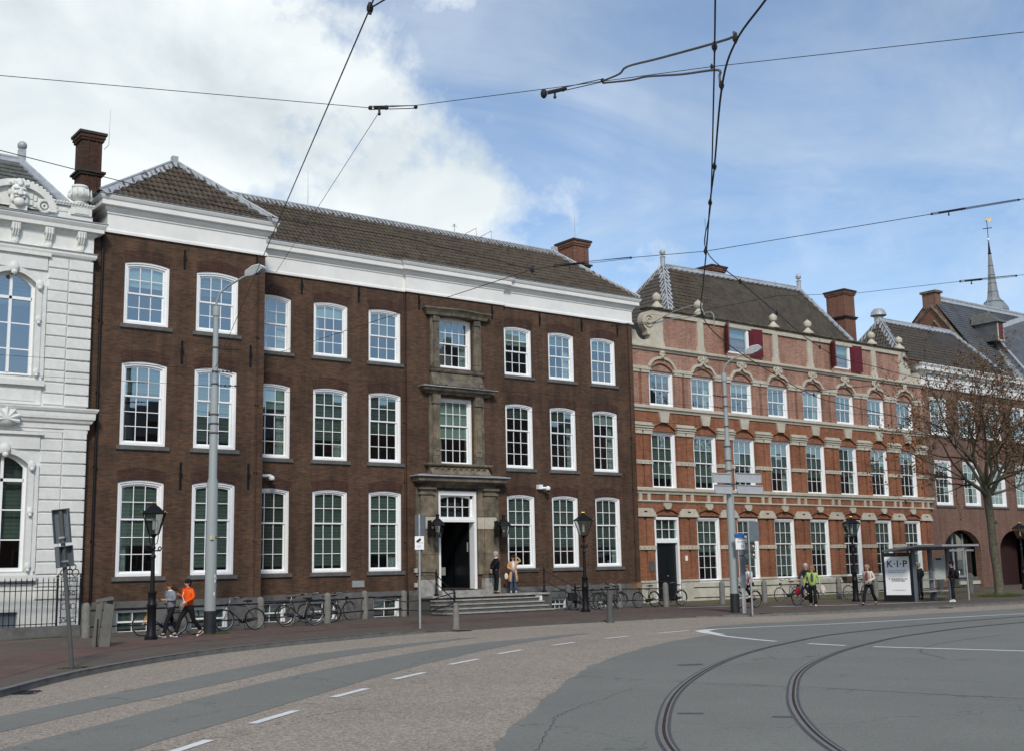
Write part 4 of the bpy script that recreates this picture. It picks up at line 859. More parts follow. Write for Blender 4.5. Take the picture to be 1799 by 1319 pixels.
# plinth
pb = MB(); wall(pb, 43.7, U1, -.1, 1.02, -.05, [(a, b, .92, 1.02) for a, b in RW[1:]], .1); pb.build('plinth', plaster, rb)
MB().box(40.5, 41.92, -.05, .05, -.1, 1.02).build('plinth', plaster, rb)
for a, b in [(43.7, 45.06), (40.5, 41.92)] + [(RW[i][1], RW[i + 1][0]) for i in range(1, 7)] + [(RW[7][1], U1)]: bx(a, b, -.10, 1.0, 1.1, 'plinth_cap', plaster)
piers = [(40.5, 41.92)] + [(RW[i][1], RW[i + 1][0]) for i in range(7)] + [(RW[7][1], U1 + .05)]
sb, sb2 = MB(), MB()
for a, b in piers:
    c = (a + b) / 2; hw = (b - a) / 2 - .07; g_ = .1
    for s in (-1, 1):
        xa, xb = sorted((c + s * g_, c + s * hw))
        for z0, z1 in ((1.1, 2.62), (2.82, 4.27), (5.74, 6.92), (7.12, 8.45)): sb.box(xa, xb, -.1, .02, z0, z1)
        sb2.box(xa, xb, -.1, .02, 9.93, 11.62)
        bx(xa - .05, xb + .05, -.17, 8.45, 8.64, 'capital_block'); bx(xa - .04, xb + .04, -.16, 11.6, 11.75, 'capital_block')
    sb.box(c - g_, c + g_, -.03, .02, 1.1, 11.7)
    for z0, z1 in ((2.62, 2.82), (6.92, 7.12)):
        o = bx(a + .02, b - .02, -.16, z0, z1, 'stone_band')
        for k in range(4): MB().sphere((a + (b - a) * (k + .9) / 5, -.165, (z0 + z1) / 2), .028, 6, 4).build('stud', stone_dark, o)
    # ground floor capital
    z = 4.27; b_ = MB(); b_.box(a - .04, b + .04, -.2, 0, z, z + .11); b_.prism_y([(a + .0, z + .11), (b - .0, z + .11), (b - .0, z + .2), (b - .22, z + .42), (a + .22, z + .42), (a, z + .2)], -.17, 0); o = b_.build('capital', cream, rb)
    MB().box(c - .1, c + .1, -.18, -.171, z + .22, z + .29).build('recess_shade', black_iron, o)  # raised black plate, its colour stands for the shade of a sunk panel
    # first floor capital: three ledges
    b_ = MB()
    for k, (e, zz) in enumerate(((.0, 8.64), (-.04, 8.70), (.04, 8.76), (-.03, 8.82), (.05, 8.88), (-.02, 8.95))): b_.box(a - e, b + e, -.2 - e, 0, zz, zz + .06 if k < 5 else zz + .1)
    b_.build('capital', cream, rb)
    b_ = MB(); b_.box(a - .05, b + .05, -.19, 0, 11.75, 11.86); b_.box(a - .02, b + .02, -.16, 0, 11.86, 11.93); b_.build('capital', cream, rb)
sb.build('pilaster_strips', brick_red, rb, kind='stuff'); sb2.build('pilaster_strips', brick_pale, rb, kind='stuff')
frz = []
for i, (a, b) in enumerate(RW):
    c = (a + b) / 2
    MB().prism_y([(c - .26, 9.1), (c + .26, 9.1), (c + .38, 9.62), (c - .38, 9.62)], -.2, -.09).build('keystone', cream, rb)
    MB().prism_y([(c - .2, 4.72), (c - .12, 4.66), (c + .12, 4.66), (c + .2, 4.72), (c + .27, 4.8), (c + .27, 4.97), (c - .27, 4.97), (c - .27, 4.8)], -.19, -.09).build('keystone', cream, rb)
    # moulded band over the top floor window: round at both ends, ogee elsewhere
    hw = (b - a) / 2; P_ = []
    if i in (0, 7): P_ = [(c - hw - .12 + 0, 11.93)] + [(c - hw * 1.02 * math.cos(PI * k / 12), 11.93 + .55 * math.sin(PI * k / 12)) for k in range(1, 12)] + [(c + hw + .12, 11.93)]
    else:
        h_ = [(-hw - .12, 0), (-hw + .02, .03), (-hw + .12, .2), (-hw + .3, .34), (-hw + .5, .38), (-hw + .66, .40), (-.12, .50), (0, .58)]
        P_ = [(c + x, 11.93 + z) for x, z in h_] + [(c - x, 11.93 + z) for x, z in h_[-2::-1]]
    out_ = []; inn_ = []
    for k, p in enumerate(P_):
        q0 = Vector(P_[max(k - 1, 0)]); q1 = Vector(P_[min(k + 1, len(P_) - 1)]); t = (q1 - q0).normalized(); nn = Vector((-t.y, t.x)); out_.append(Vector(p) + nn * .06); inn_.append(Vector(p) - nn * .08)
    m_ = MB()
    for k in range(len(P_) - 1): m_.prism_y([tuple(inn_[k]), tuple(inn_[k + 1]), tuple(out_[k + 1]), tuple(out_[k])], -.2, -.09)
    m_.build('arch_moulding', cream, rb)
    zc = 12.62 if i in (0, 7) else 12.66; o_ = MB()
    if i in (0, 7):
        o_.sphere((c, -.2, zc - .05), .15, 10, 8, (1, .8, 1.25)); o_.sphere((c, -.22, zc + .1), .17, 10, 6, (1.1, .7, .6)); o_.sphere((c - .14, -.2, zc), .08, 8, 6); o_.sphere((c + .14, -.2, zc), .08, 8, 6); o_.sphere((c, -.33, zc - .06), .03, 6, 4); o_.sphere((c, -.3, zc - .15), .05, 6, 4, (1.3, .7, .6))
    else:
        for dx in (-.24, .24): o_.torus((c + dx, -.17, zc - .02), .12, .05, 'y', 12, 6); o_.sphere((c + dx, -.17, zc - .02), .05, 8, 6)
        o_.sphere((c, -.18, zc + .04), .1, 8, 6, (.8, .8, 1.4)); o_.sphere((c, -.18, zc + .2), .06, 8, 6); o_.sphere((c, -.18, zc - .17), .08, 8, 6, (1, .8, 1.2)); o_.sphere((c - .12, -.18, zc + .13), .05, 6, 5); o_.sphere((c + .12, -.18, zc + .13), .05, 6, 5)
    o_.build('carved_ornament', cream, rb, True)
    frz += [c]
for c in frz + [(a + b) / 2 - .3 for a, b in piers] + [(a + b) / 2 + .3 for a, b in piers]: bx(c - .1, c + .1, -.16, 5.09, 5.42, 'frieze_block')
for i, (a, b) in enumerate(RW):
    window(rb, (a + b) / 2, .02, 9.94, b - a, 1.8, 0, 3, 1, 1, [.3, .3, .35, .5, .5, .4, .5, .5][i], i in (2, 4), False, case=.14, seed=100 + i)
    window(rb, (a + b) / 2, .02, 5.67, b - a, 2.95, 0, 3, 2, 2, [.85, .9, .62, .64, .7, .62, .6, .5][i], False, False, case=.14, seed=120 + i)
    if i: window(rb, (a + b) / 2, .02, .92, b - a, 3.35, 0, 3, 2, 3, [.6, .56, .97, .97, .55, .3, .5, .45][i], False, False, case=.14, seed=140 + i)
# door bay
a, b = RW[0]; c = (a + b) / 2
fr = MB(); fr.box(a, a + .13, -.02, .2, 0, 4.27); fr.box(b - .13, b, -.02, .2, 0, 4.27); fr.box(a + .13, b - .13, -.02, .2, 4.13, 4.27); fr.box(a + .13, b - .13, -.03, .2, 2.96, 3.14)
fr.box(a + .13, b - .13, .08, .14, 3.14, 3.2)
for k in (1, 2): fr.box(a + .13 + k * .507 - .014, a + .13 + k * .507 + .014, .06, .1, 3.14, 4.13)
fr.box(a + .13, b - .13, .06, .1, 3.63, 3.66); fo = fr.build('door_frame', window_white, rb)
for k in range(3):
    for j in range(2): MB().box(a + .15 + k * .507, a + .62 + k * .507, .078, .083, 3.16 + j * .5, 3.62 + j * .5).build('pane', glass, fo)
MB().box(a + .15, b - .15, .2, .21, 3.14, 4.13).build('blind', blind_mat, fo)
d = MB(); d.box(a + .13, b - .13, .14, .2, .06, 2.96)
for z0, z1 in ((.3, 1.2), (1.4, 2.7)):
    for x0, x1 in ((a + .25, c - .08), (c + .08, b - .25)): d.box(x0, x1, .125, .14, z0, z1)
do = d.build('door', door_black, rb); MB().sphere((c + .08, .1, 1.3), .035, 8, 6).build('handle', galv, do)
MB().box(a - .05, b + .05, -.3, .2, -.08, .06).build('doorstep', bluestone, rb)
MB().box(44.0, 44.18, -.12, -.1, 2.05, 2.3).build('small_plate', sign_white, rb); MB().box(41.35, 41.75, -.13, -.1, 1.55, 2.05).build('wall_plaque', riser_stone, rb)
# parapet
pw = MB(); wall(pw, 42.3, 65.2, 13.0, 15.0, 0, [(48.04, 49.97, 13.3, 14.80), (57.51, 59.38, 13.3, 14.80)], .25); pw.poly([(42.3, .3, 13), (65.2, .3, 13), (65.2, .3, 15), (42.3, .3, 15)]); pw.build('parapet_wall', brick_pale, rb)
bx(42.2, 65.3, -.1, 14.72, 14.98, 'coping', y1=.32); b_ = MB(); sweep([(42.1, .4), (42.1, 0), (65.35, 0), (65.35, .4)], [(0, 14.98), (.16, 14.98), (.24, 15.06), (.24, 15.1), (-.35, 15.12)], b_); b_.build('parapet_gutter', stone_dark, rb)
PU = [(42.45, 43.06), (45.73, 46.19), (52.02, 52.48), (55.19, 55.65), (61.54, 62.0), (64.5, 65.01)]
for k, (a, b) in enumerate(PU):
    o_ = MB(); o_.prism_y([(a, 14.72), (a, 13.4), (a - .06, 13.3), (a - .12, 13.04), (b + .12, 13.04), (b + .06, 13.3), (b, 13.4), (b, 14.72)], -.09, 0); o_.build('parapet_pilaster', cream, rb)
    c = (a + b) / 2; f = MB(); f.lathe([(.34, 15.1), (.34, 15.2), (.22, 15.3), (.12, 15.42), (.09, 15.48), (.2, 15.55), (.245, 15.68), (.22, 15.8), (.12, 15.9), (.04, 15.93), (.02, 15.98)], c, 0, 14); f.build('ball_finial', cream, rb, True)
def gable(pts, nm): MB().prism_y(pts, -.08, .3).build(nm, cream, rb)
arc = lambda cx_, cz_, r, a0, a1, n=8: [(cx_ + r * math.cos(R(a0 + (a1 - a0) * i / n)), cz_ + r * math.sin(R(a0 + (a1 - a0) * i / n))) for i in range(n + 1)]
gable([(40.6, 13.04), (40.6, 13.72), (40.72, 13.8), (41.0, 13.76)] + arc(41.62, 13.88, .58, 200, 300, 8) + [(42.1, 13.42), (42.12, 13.62), (41.92, 13.64)] + arc(42.1, 14.35, .52, 245, 110, 10) + [(42.1, 14.9), (42.45, 14.98), (42.45, 13.04)], 'scroll_gable')
gable([(65.0, 13.04), (65.0, 14.98), (65.15, 14.7)] + [(65.3, 14.4), (65.5, 14.1), (65.75, 13.85), (65.62, 13.6)] + arc(66.05, 13.75, .35, 190, 350, 8) + [(66.5, 13.75), (66.75, 13.75), (66.75, 13.04)], 'scroll_gable')
sc_ = MB(); sc_.torus((42.02, -.1, 14.35), .3, .05, 'y', 18, 6); sc_.torus((42.02, -.1, 14.35), .14, .05, 'y', 14, 6); sc_.build('scroll_relief', cream, rb)
for (wx0, wx1), la, rt_ in (((48.04, 49.97), 48.0, 50.02), ((57.51, 59.38), 57.47, 59.43)):
    c = (wx0 + wx1) / 2; f = MB(); f.box(wx0, wx0 + .1, -.03, .12, 13.3, 14.8); f.box(wx1 - .17, wx1, -.03, .12, 13.3, 14.8); f.box(wx0, wx1, -.03, .12, 14.68, 14.8); f.box(wx0, wx1, -.03, .12, 13.3, 13.38)
    fo = f.build('attic_window', window_white, rb); MB().box(wx0 + .1, wx1 - .17, .05, .056, 13.38, 14.68).build('pane', glass, fo); MB().box(wx0 + .1, wx1 - .1, .2, .21, 14.2, 14.7).build('blind', blind_light, fo)
    for hx, sgn, ang in ((la, -1, 52), (rt_, 1, 8)):
        e = MB(); e.box(0, sgn * .97, -.04, .02, 13.24, 14.82); e.box(sgn * .12, sgn * .85, -.055, -.04, 13.4, 14.66); e.box(sgn * .22, sgn * .75, -.07, -.055, 13.52, 14.54)
        s_ = e.build('shutter', oxblood, rb, loc=(hx, -.04, 0)); s_.rotation_euler = (0, 0, sgn * -R(ang)); MB().sphere((sgn * .5, -.08, 14.0), .03, 6, 4).build('shutter_latch', black_iron, s_)
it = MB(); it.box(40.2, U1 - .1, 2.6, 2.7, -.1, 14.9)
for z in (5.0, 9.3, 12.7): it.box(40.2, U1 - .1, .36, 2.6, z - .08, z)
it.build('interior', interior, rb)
# roof
YL = lambda X, Y: Y - BY - .0304 * X
ra, rc = (47.6, YL(47.6, 48), 19.0), (59.7, YL(59.7, 48), 19.15)
fl, fr_ = (44.2, .35, 13.7), (63.3, .35, 13.7); bl_, br_ = (44.2, 8.1, 13.7), (63.3, 8.1, 13.7)
roof_face(rb, [fl, fr_, rc, ra], tile_mid, th=.30); roof_face(rb, [bl_, fl, ra], tile_black, th=.30); roof_face(rb, [fr_, br_, rc], tile_mid, th=.3); MB().poly([bl_, br_, rc, ra]).build('roof_back', tile_mat, rb)
ls = MB(); lead_strip(ls, ra, rc, (0, -.77, .63), (0, .77, .63), .3, .08); lead_strip(ls, ra, fl, (0, -.77, .63), (-.84, 0, .53), .28, .09, .08); lead_strip(ls, ra, bl_, (0, .77, .63), (-.84, 0, .53), .28, .09); lead_strip(ls, rc, fr_, (0, -.77, .63), (.84, 0, .53), .28, .09)
for p in (ra, rc): ls.lathe([(.14, p[2] - .1), (.14, p[2] + .45), (.18, p[2] + .5), (.05, p[2] + .56), (.05, p[2] + .6), (.15, p[2] + .66), (.19, p[2] + .78), (.15, p[2] + .9), (.03, p[2] + .97)], p[0], p[1], 10)
ls.build('ridge_lead', lead, rb)
chimney(rb, 52.8, 54.0, YL(53, 49), YL(53, 50.5), 17, 20.0, brick_far); chimney(rb, 62.9, 64.0, YL(63, 47), YL(63, 48.4), 14, 19.35, brick_far, 17.5)
# ================================================================== THE ANNEX ON THE RIGHT
ab = thing('brick_annex', 'plain brown red brick building with white cornice and dark archways, behind the tree', 'building', (0, BY, 0), .0304)
AW = [67.75, 71.15, 74.45, 77.8, 81.2, 84.6, 88.0]
aw = MB(); wall(aw, U1 + .01, 95, -.1, 12.95, 0, [(x, x + 2.03, z, z + h) for x in AW for z, h in ((9.86, 2.52), (5.3, 2.95))] + [(68.2, 72.6, -.1, 3.72, 1.35, 1), (75.0, 79.4, -.1, 3.72, 1.35, 1)], .45)
aw.poly([(95, 0, 0), (95, 10, 0), (95, 10, 14), (95, 0, 14)]); aw.build('wall', brick_annex, ab)
for i, x in enumerate(AW):
    window(ab, x + 1.015, .06, 9.86, 2.03, 2.52, 0, 3, 2, 2, [.4, .3, .5, .4, .4, .4, .4][i], i == 0, True, case=.2, sill_mat=stone_dark, seed=200 + i); window(ab, x + 1.015, .06, 5.3, 2.03, 2.95, 0, 3, 2, 3, .97, False, True, case=.2, sill_mat=riser_stone, seed=220 + i)
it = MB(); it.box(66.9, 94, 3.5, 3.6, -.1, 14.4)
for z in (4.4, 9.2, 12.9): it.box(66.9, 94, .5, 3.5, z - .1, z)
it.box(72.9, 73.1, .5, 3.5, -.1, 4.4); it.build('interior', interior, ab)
g_ = MB(); g_.box(68.9, 69.0, .55, .62, 0, 3.5); g_.box(70.1, 70.2, .55, .62, .7, 3.7); g_.box(71.3, 71.4, .55, .62, .7, 3.5); g_.box(68.2, 72.6, .55, .62, 2.35, 2.47); g_.box(69.0, 70.1, .55, .62, 1.5, 1.58); g_.box(70.1, 72.2, .5, .68, .68, .78)
so_ = g_.build('shop_frame', galv, ab); MB().box(68.2, 72.6, .6, .605, .75, 3.7).build('pane', glass, so_)
MB().box(70.2, 72.6, .3, .9, -.1, .68).build('stall_riser', bluestone, ab); MB().box(70.2, 72.6, .22, .34, .2, .42).build('white_ledge', plaster, ab)
MB().box(75.0, 79.4, 1.2, 1.3, -.1, 3.8).build('gate', M('dark_brown_gate', (.03, .012, .01), .7), ab)
b = MB(); sweep([(66.95, .6), (66.95, 0), (95, 0), (95, .6)], [(0, 12.9), (.1, 12.9), (.12, 13.0), (.04, 13.06), (.04, 13.9), (.16, 13.95), (.38, 14.0), (.38, 14.18), (.48, 14.34), (.48, 14.4), (-.4, 14.44)], b); co = b.build('cornice', white_paint, ab)
dme = MB().box(-.06, .06, -.26, -.04, 13.83, 13.93).mesh('dentil', white_paint)
for k in range(62): put(dme, 'dentil', co, (67.3 + k * .44, 0, 0))
a1_, a2_ = (66.3, YL(66.3, 46.8), 17.65), (74.4, YL(74.4, 46.8), 17.65); e0, e1, e2, e3 = (64.9, -.2, 14.5), (77.6, -.2, 14.5), (77.6, 5.2, 14.5), (64.9, 5.2, 14.5)
roof_face(ab, [e0, e1, a2_, a1_], tile_black, th=.30); roof_face(ab, [e3, e0, a1_], tile_black, th=.3); roof_face(ab, [e1, e2, a2_], tile_black, th=.3)
ls = MB(); lead_strip(ls, a1_, a2_, (0, -.8, .6), (0, .8, .6), .32, .09); lead_strip(ls, a1_, e0, (0, -.8, .6), (-.9, 0, .44), .26, .09); lead_strip(ls, a2_, e1, (0, -.8, .6), (.7, 0, .7), .26, .09); lead_strip(ls, a1_, e3, (0, .8, .6), (-.9, 0, .44), .26, .09); ls.build('ridge_lead', lead, ab)
MB().lathe([(.3, 17), (.3, 18.2), (.55, 18.3), (.45, 18.6), (.3, 18.75)], 67.9, YL(67.9, 48), 12).build('roof_vent', galv, ab, True)
# ================================================================== CHURCH BEHIND
cx0 = 93.0
chb = thing('church', 'brick church behind the annex with slate roofs, small red shutter and lead spire', 'church', (0, 0, 0))
kf = 1.40; ay, az = 60.3, 25.1; fy = ay - (az - 12) / kf; by_ = ay + (az - 12) / .95
g_ = MB(); g_.prism_x([(fy, 10), (ay, az), (by_, 10)], cx0, cx0 + .5); g_.build('gable_wall', brick_far, chb)
g_ = MB(); g_.box(cx0 - .1, cx0 + .8, ay - .55, ay + .75, az - 1.0, az + .35); go = g_.build('gable_top', brick_annex, chb); MB().box(cx0 - .25, cx0 + .95, ay - .7, ay + .9, az + .35, az + .55).build('cap_stone', stone_dark, go)
b = MB(); b.tube([(cx0 - .05, ay - .1, az - .9), (cx0 - .05, fy, 12)], .16, 4); b.tube([(cx0 - .05, ay + .1, az - .9), (cx0 - .05, by_, 12)], .16, 4); b.build('verge', stone_dark, chb)
b = MB(); b.tube([(cx0 - .04, ay - .2, az - 2.2), (cx0 - .04, ay + .9, az - 3.6)], .1, 4); b.tube([(cx0 - .04, ay - .2, az - 2.2), (cx0 - .04, ay - 1.3, az - 3.6)], .1, 4); b.box(cx0 - .06, cx0 + .01, ay - 1.2, ay - .0, az - 6.2, az - 5.2); b.build('brick_relief', stone_dark, chb)
for y_ in (ay - 1.3, ): MB().tube([(cx0 - .08, y_ - .9, az - 6.5), (cx0 - .08, y_ - .9, az - 4.4)], .05, 5).build('wall_tie', black_iron, chb)
MB().poly([(cx0, fy, 12), (150, fy, 12), (150, ay, az), (cx0, ay, az)]).build('roof_slope', slate, chb); MB().poly([(cx0, by_, 12), (150, by_, 12), (150, ay, az), (cx0, ay, az)]).build('roof_slope', slate, chb)
# slate courses on the front slope
sl = MB(); nrm_ = Vector((0, -kf, 1)).normalized()
for r in range(52):
    t0 = r / 52; y0 = fy + (ay - fy) * t0; z0 = 12 + (az - 12) * t0; y1 = fy + (ay - fy) * (r + 1) / 52; z1 = 12 + (az - 12) * (r + 1) / 52
    sl.add([(cx0, y0 + nrm_.y * .05, z0 + nrm_.z * .05), (128, y0 + nrm_.y * .05, z0 + nrm_.z * .05), (128, y1 + nrm_.y * .01, z1 + nrm_.z * .01), (cx0, y1 + nrm_.y * .01, z1 + nrm_.z * .01)], [(0, 1, 2, 3)])
sl.build('slate_courses', slate, chb, kind='stuff')
ls = MB(); lead_strip(ls, (cx0, ay, az), (150, ay, az), (0, -.8, .6), (0, .8, .6), .5, .12, .0, 1, .16); ls.build('ridge_lead', lead, chb)
def osl(x, y, o=0): return (x, y - .82 * o, az + (y - ay) * kf + .57 * o)
A_ = osl(98.3, 58.1, .25); B_ = osl(95.55, 53.3, 1.3); D_ = osl(108.5, 59.6, 1.6); E_ = osl(108, 51.0, 3.4)
MB().poly([A_, B_, E_, D_]).build('side_roof', slate, chb); MB().poly([A_, B_, osl(95.3, 53.3, 0), osl(98.2, 58.1, 0)]).build('valley_cheek', lead, chb)
ls = MB(); ls.tube([A_, B_], .02, 4)
def flat_strip(p, q, side, w_): p, q = Vector(p), Vector(q); s_ = Vector(side).normalized() * w_; up_ = Vector((0, -.06, .06)); ls.add([p - s_ + up_, p + s_ + up_, q + s_ + up_, q - s_ + up_], [(0, 1, 2, 3)])
flat_strip(A_, B_, (1, .1, 0), .32); flat_strip(A_, D_, (0, -.3, -1), .28); ls.build('valley_lead', lead, chb)
# dormer
dp = osl(96.5, 57.5, 0); e = bpy.data.objects.new('dormer', MB().box(-.55, .55, -1.5, .6, -.9, .75).mesh('dormer', slate)); C.objects.link(e); e.parent = chb; e.location = (dp[0] + .2, dp[1], dp[2] + .5)
MB().box(-.32, .38, -1.56, -1.5, -.75, .62).build('red_shutter', oxblood, e); b = MB(); b.box(-.46, -.34, -1.55, -1.5, -.8, .7); b.box(-.46, .5, -1.58, -1.5, -.95, -.82); b.box(.40, .48, -1.55, -1.5, -.8, .7); b.build('dormer_frame', cream, e)
MB().add([(-.75, -1.75, .75), (.75, -1.75, .75), (.75, .8, .75), (-.75, .8, .75), (0, -.6, 1.75), (0, 1.2, 1.9)], [(0, 1, 4), (1, 2, 5, 4), (3, 0, 4, 5), (0, 3, 2, 1)]).build('dormer_roof', slate_rough, e); MB().tube([(0, -.55, 1.7), (0, -.5, 3.1)], [.04, .02], 5).build('dormer_finial', galv, e)
sy = 66; sxx = 113.2
sp_ = MB(); sp_.lathe([(1.0, 25.5), (1.1, 26.6), (1.35, 26.9), (1.45, 27.2), (1.40, 27.5), (1.1, 27.95), (1.0, 28.05), (.88, 28.2), (.60, 28.6), (.50, 29.4), (.375, 30.6), (.27, 31.9), (.155, 33.3)], sxx, sy, 8, PI / 8); so2 = sp_.build('spire', M('weathered_spire_lead', (.20, .22, .235), .6, var=.15, scale=1.5, big=.4, bigscale=.8, dirt=(.28, .30, .31)), chb)
for z_, r_ in ((28.1, 1.0), (29.2, .535), (30.1, .44), (31.0, .355), (32.0, .275)): MB().lathe([(r_, z_), (r_ + .03, z_ + .03), (r_, z_ + .06)], sxx, sy, 8, PI / 8).build('lead_seam', sign_back, so2)
MB().lathe([(.155, 33.3), (.24, 33.33), (.15, 33.4), (.05, 34.7)], sxx, sy, 8).build('spire_tip', black_iron, so2); MB().sphere((sxx, sy, 34.9), .15, 10, 8).build('spire_ball', sign_white, so2)
b = MB(); b.tube([(sxx, sy, 35), (sxx, sy, 37.0)], .04, 6); b.tube([(sxx - .45, sy + .25, 36.05), (sxx + .45, sy - .25, 36.2)], .045, 6); b.build('spire_cross', black_iron, so2)
b = MB(); b.prism_y([(-.6, 37.2), (-.45, 37.15), (-.15, 37.3), (-.1, 37.7), (-.2, 37.95), (-.05, 37.9), (.1, 37.6), (.35, 37.5), (.5, 37.75), (.7, 37.85), (.75, 37.6), (.6, 37.3), (.3, 37.1), (0, 37.05)], -.03, .03); wc = b.build('weathercock', gold, so2, loc=(sxx + .1, sy, 0)); wc.rotation_euler = (0, 0, R(-35)); wc.scale = (.6, 1, .6); wc.location.z = 14.6
# ================================================================== THE WHITE STUCCO BUILDING
wbd = thing('white_stucco_building', 'ornate white stucco building with rusticated corner, arched windows and a carved parapet', 'building', (0, 40.01, 0))
wm = MB(); WC_ = [(9.0, 10.5), (5.4, 6.9), (1.8, 3.3)]
wall(wm, -4, 12.3, -.1, 13.8, 0, [(a, b, z0, z1, .35) for a, b in WC_ for z0, z1 in ((8.35, 11.8), (2.07, 5.83))] + [(a + .2, b - .1, .3, .8) for a, b in WC_], .35)
wm.poly([(12.3, 0, -.1), (12.3, 6, -.1), (12.3, 6, 13.8), (12.3, 0, 13.8)]); wm.build('wall', stucco, wbd)
def course(x0, x1, z0, z1, y):
    b = MB(); e = .02; b.add([(x0, 0, z0), (x1, 0, z0), (x1, 0, z1), (x0, 0, z1), (x0 + .0, y + .02, z0 + .0), (x1, y + .02, z0), (x1, y + .02, z1 - .0), (x0, y + .02, z1), (x0 + e, y, z0 + e), (x1 - e, y, z0 + e), (x1 - e, y, z1 - e), (x0 + e, y, z1 - e)],
                           [(0, 1, 5, 4), (1, 2, 6, 5), (2, 3, 7, 6), (3, 0, 4, 7), (4, 5, 9, 8), (5, 6, 10, 9), (6, 7, 11, 10), (7, 4, 8, 11), (8, 9, 10, 11)]); return b.build('stone_block', stucco, wbd)
z = 7.46
while z < 12.4: course(10.88, 11.53, z + .02, z + .365, -.05); course(11.55, 12.34, z + .02 - .015, z + .365 - .015, -.1); z += .385
z = 1.15
while z < 6.5: course(10.88, 11.55, z + .018, z + .38, -.05); course(11.57, 12.34, z + .018, z + .38, -.08); z += .40
for (a, b) in WC_:
    c = (a + b) / 2
    for zb, zt in ((8.35, 11.8), (2.07, 5.83)):
        s_ = MB(); h_ = zt - zb
        top = arch_pts(a, b, zt, .35, 12); outer = [(a - .18, zb)] + [(a - .18, zt - .32)] + [(c + (x - c) * 1.14, zz + .16) for x, zz in top] + [(b + .18, zt - .32), (b + .18, zb)]; inner = [(a, zb)] + [(a, zt - .36)] + top + [(b, zt - .36), (b, zb)]
        ring_solid(s_, outer, inner, -.14, .01); s_.box(a - .34, a - .18, -.09, .01, zb, zt - .35); s_.box(b + .18, b + .34, -.09, .01, zb, zt - .35); s_.box(a - .36, b + .36, -.2, .01, zb - .3, zb - .12); s_.box(a - .28, b + .28, -.12, .01, zb - .12, zb)
        if zb > 7: s_.box(a - .3, b + .3, -.06, .01, zb - .9, zb - .3); s_.box(a - .1, b + .1, -.08, .01, zb - .8, zb - .42)
        s_.box(a - .34, b + .34, -.07, .01, zt + .16, zt + .62); s_.box(a - .42, b + .42, -.16, .01, zt + .62, zt + .72)
        so3 = s_.build('window_surround', stucco, wbd)
        for sx_ in (a - .09, b + .09):
            for zz, rr in ((zt - .38, .13), (zb + .15, .1), (zb + 1.9, .1)): q = MB(); q.sphere((sx_, -.16, zz), rr, 8, 6, (1, .6, 1.3)); q.sphere((sx_, -.2, zz - .12), rr * .6, 8, 6); q.build('carved_bracket', stucco, so3, True)
        q = MB(); q.sphere((c, -.2, zt + .12), .16, 8, 6, (1, .6, 1.3)); q.sphere((c, -.22, zt - .06), .1, 8, 6); q.build('carved_keystone', stucco, so3, True)
        f = MB(); ring_solid(f, [(a, zb)] + top + [(b, zb)], [(a + .1, zb + .12)] + [(c + (x - c) * .86, zz - .09) for x, zz in top] + [(b - .1, zb + .12)], .1, .2); f.box(c - .045, c + .045, .1, .18, zb + .1, zt - .05); f.box(a + .08, b - .08, .1, .2, zt - .9, zt - .8)
        for q in range(1, 3): f.box(a + .1, b - .1, .12, .17, zb + (h_ - .9) * q / 3 - .02 + .05, zb + (h_ - .9) * q / 3 + .02 + .05)
        fo = f.build('window', window_white, wbd)
        for sx0, sx1 in ((a + .1, c - .045), (c + .045, b - .1)):
            lv = [zb + .12] + [zb + (h_ - .9) * q / 3 + .05 for q in (1, 2)] + [zt - .9]
            for q in range(3): MB().box(sx0, sx1, .14, .145, lv[q] + .02, lv[q + 1] - .02).build('pane', glass, fo)
            MB().box(sx0, sx1, .14, .145, zt - .8, zt - .05).build('pane', glass, fo)
        MB().box(a, b, .4, .42, zb + (1.0 if zb < 5 else 2.4), zt).build('blind', blind_mat, fo)
    MB().box(a + .2, b - .1, .15, .2, .3, .8).build('cellar_window', sign_back, wbd)
it = MB(); it.box(-4, 12.2, 2.6, 2.7, -.1, 13.7); it.box(-4, 12.2, .4, 2.6, 6.6, 6.8); it.build('interior', interior, wbd)
def wsweep(prof, nm, m=stucco, x1=12.3):
    b = MB(); sweep([(-4, 0), (x1, 0), (x1, 1.0)], prof, b); return b.build(nm, m, wbd)
wsweep([(0, 6.57), (.06, 6.58), (.06, 6.68), (.1, 6.7), (.1, 6.86), (.16, 6.9), (.2, 7.0), (.24, 7.02), (.25, 7.1), (.25, 7.22), (.29, 7.26), (.33, 7.34), (.33, 7.38), (0, 7.40)], 'belt_course')
wsweep([(0, 12.50), (.1, 12.52), (.14, 12.6), (.14, 12.68), (.2, 12.72), (.04, 12.76), (.04, 13.3), (.12, 13.34), (.16, 13.42), (.30, 13.44), (.30, 13.56), (.34, 13.62), (.38, 13.69), (.38, 13.74), (0, 13.80)], 'main_cornice')
wsweep([(.2, 13.78), (.41, 13.745), (.41, 13.77), (.1, 13.84)], 'lead_cover', lead)
for k in range(9):
    x_ = 11.87 - k * 1.065; q = MB(); q.box(x_ - .14, x_ + .14, -.26, -.03, 13.2, 13.43); q.prism_x([(-.03, 12.78), (-.12, 12.85), (-.16, 13.0), (-.26, 13.22), (-.03, 13.22)], x_ - .11, x_ + .11)
    for d_ in (-.08, 0, .08): q.tube([(x_ + d_, -.28, 13.38), (x_ + d_, -.27, 13.2), (x_ + d_, -.17, 13.0)], .03, 5)
    q.sphere((x_, -.12, 12.8), .1, 8, 6, (1.2, .7, 1)); q.build('bracket', stucco, wbd)
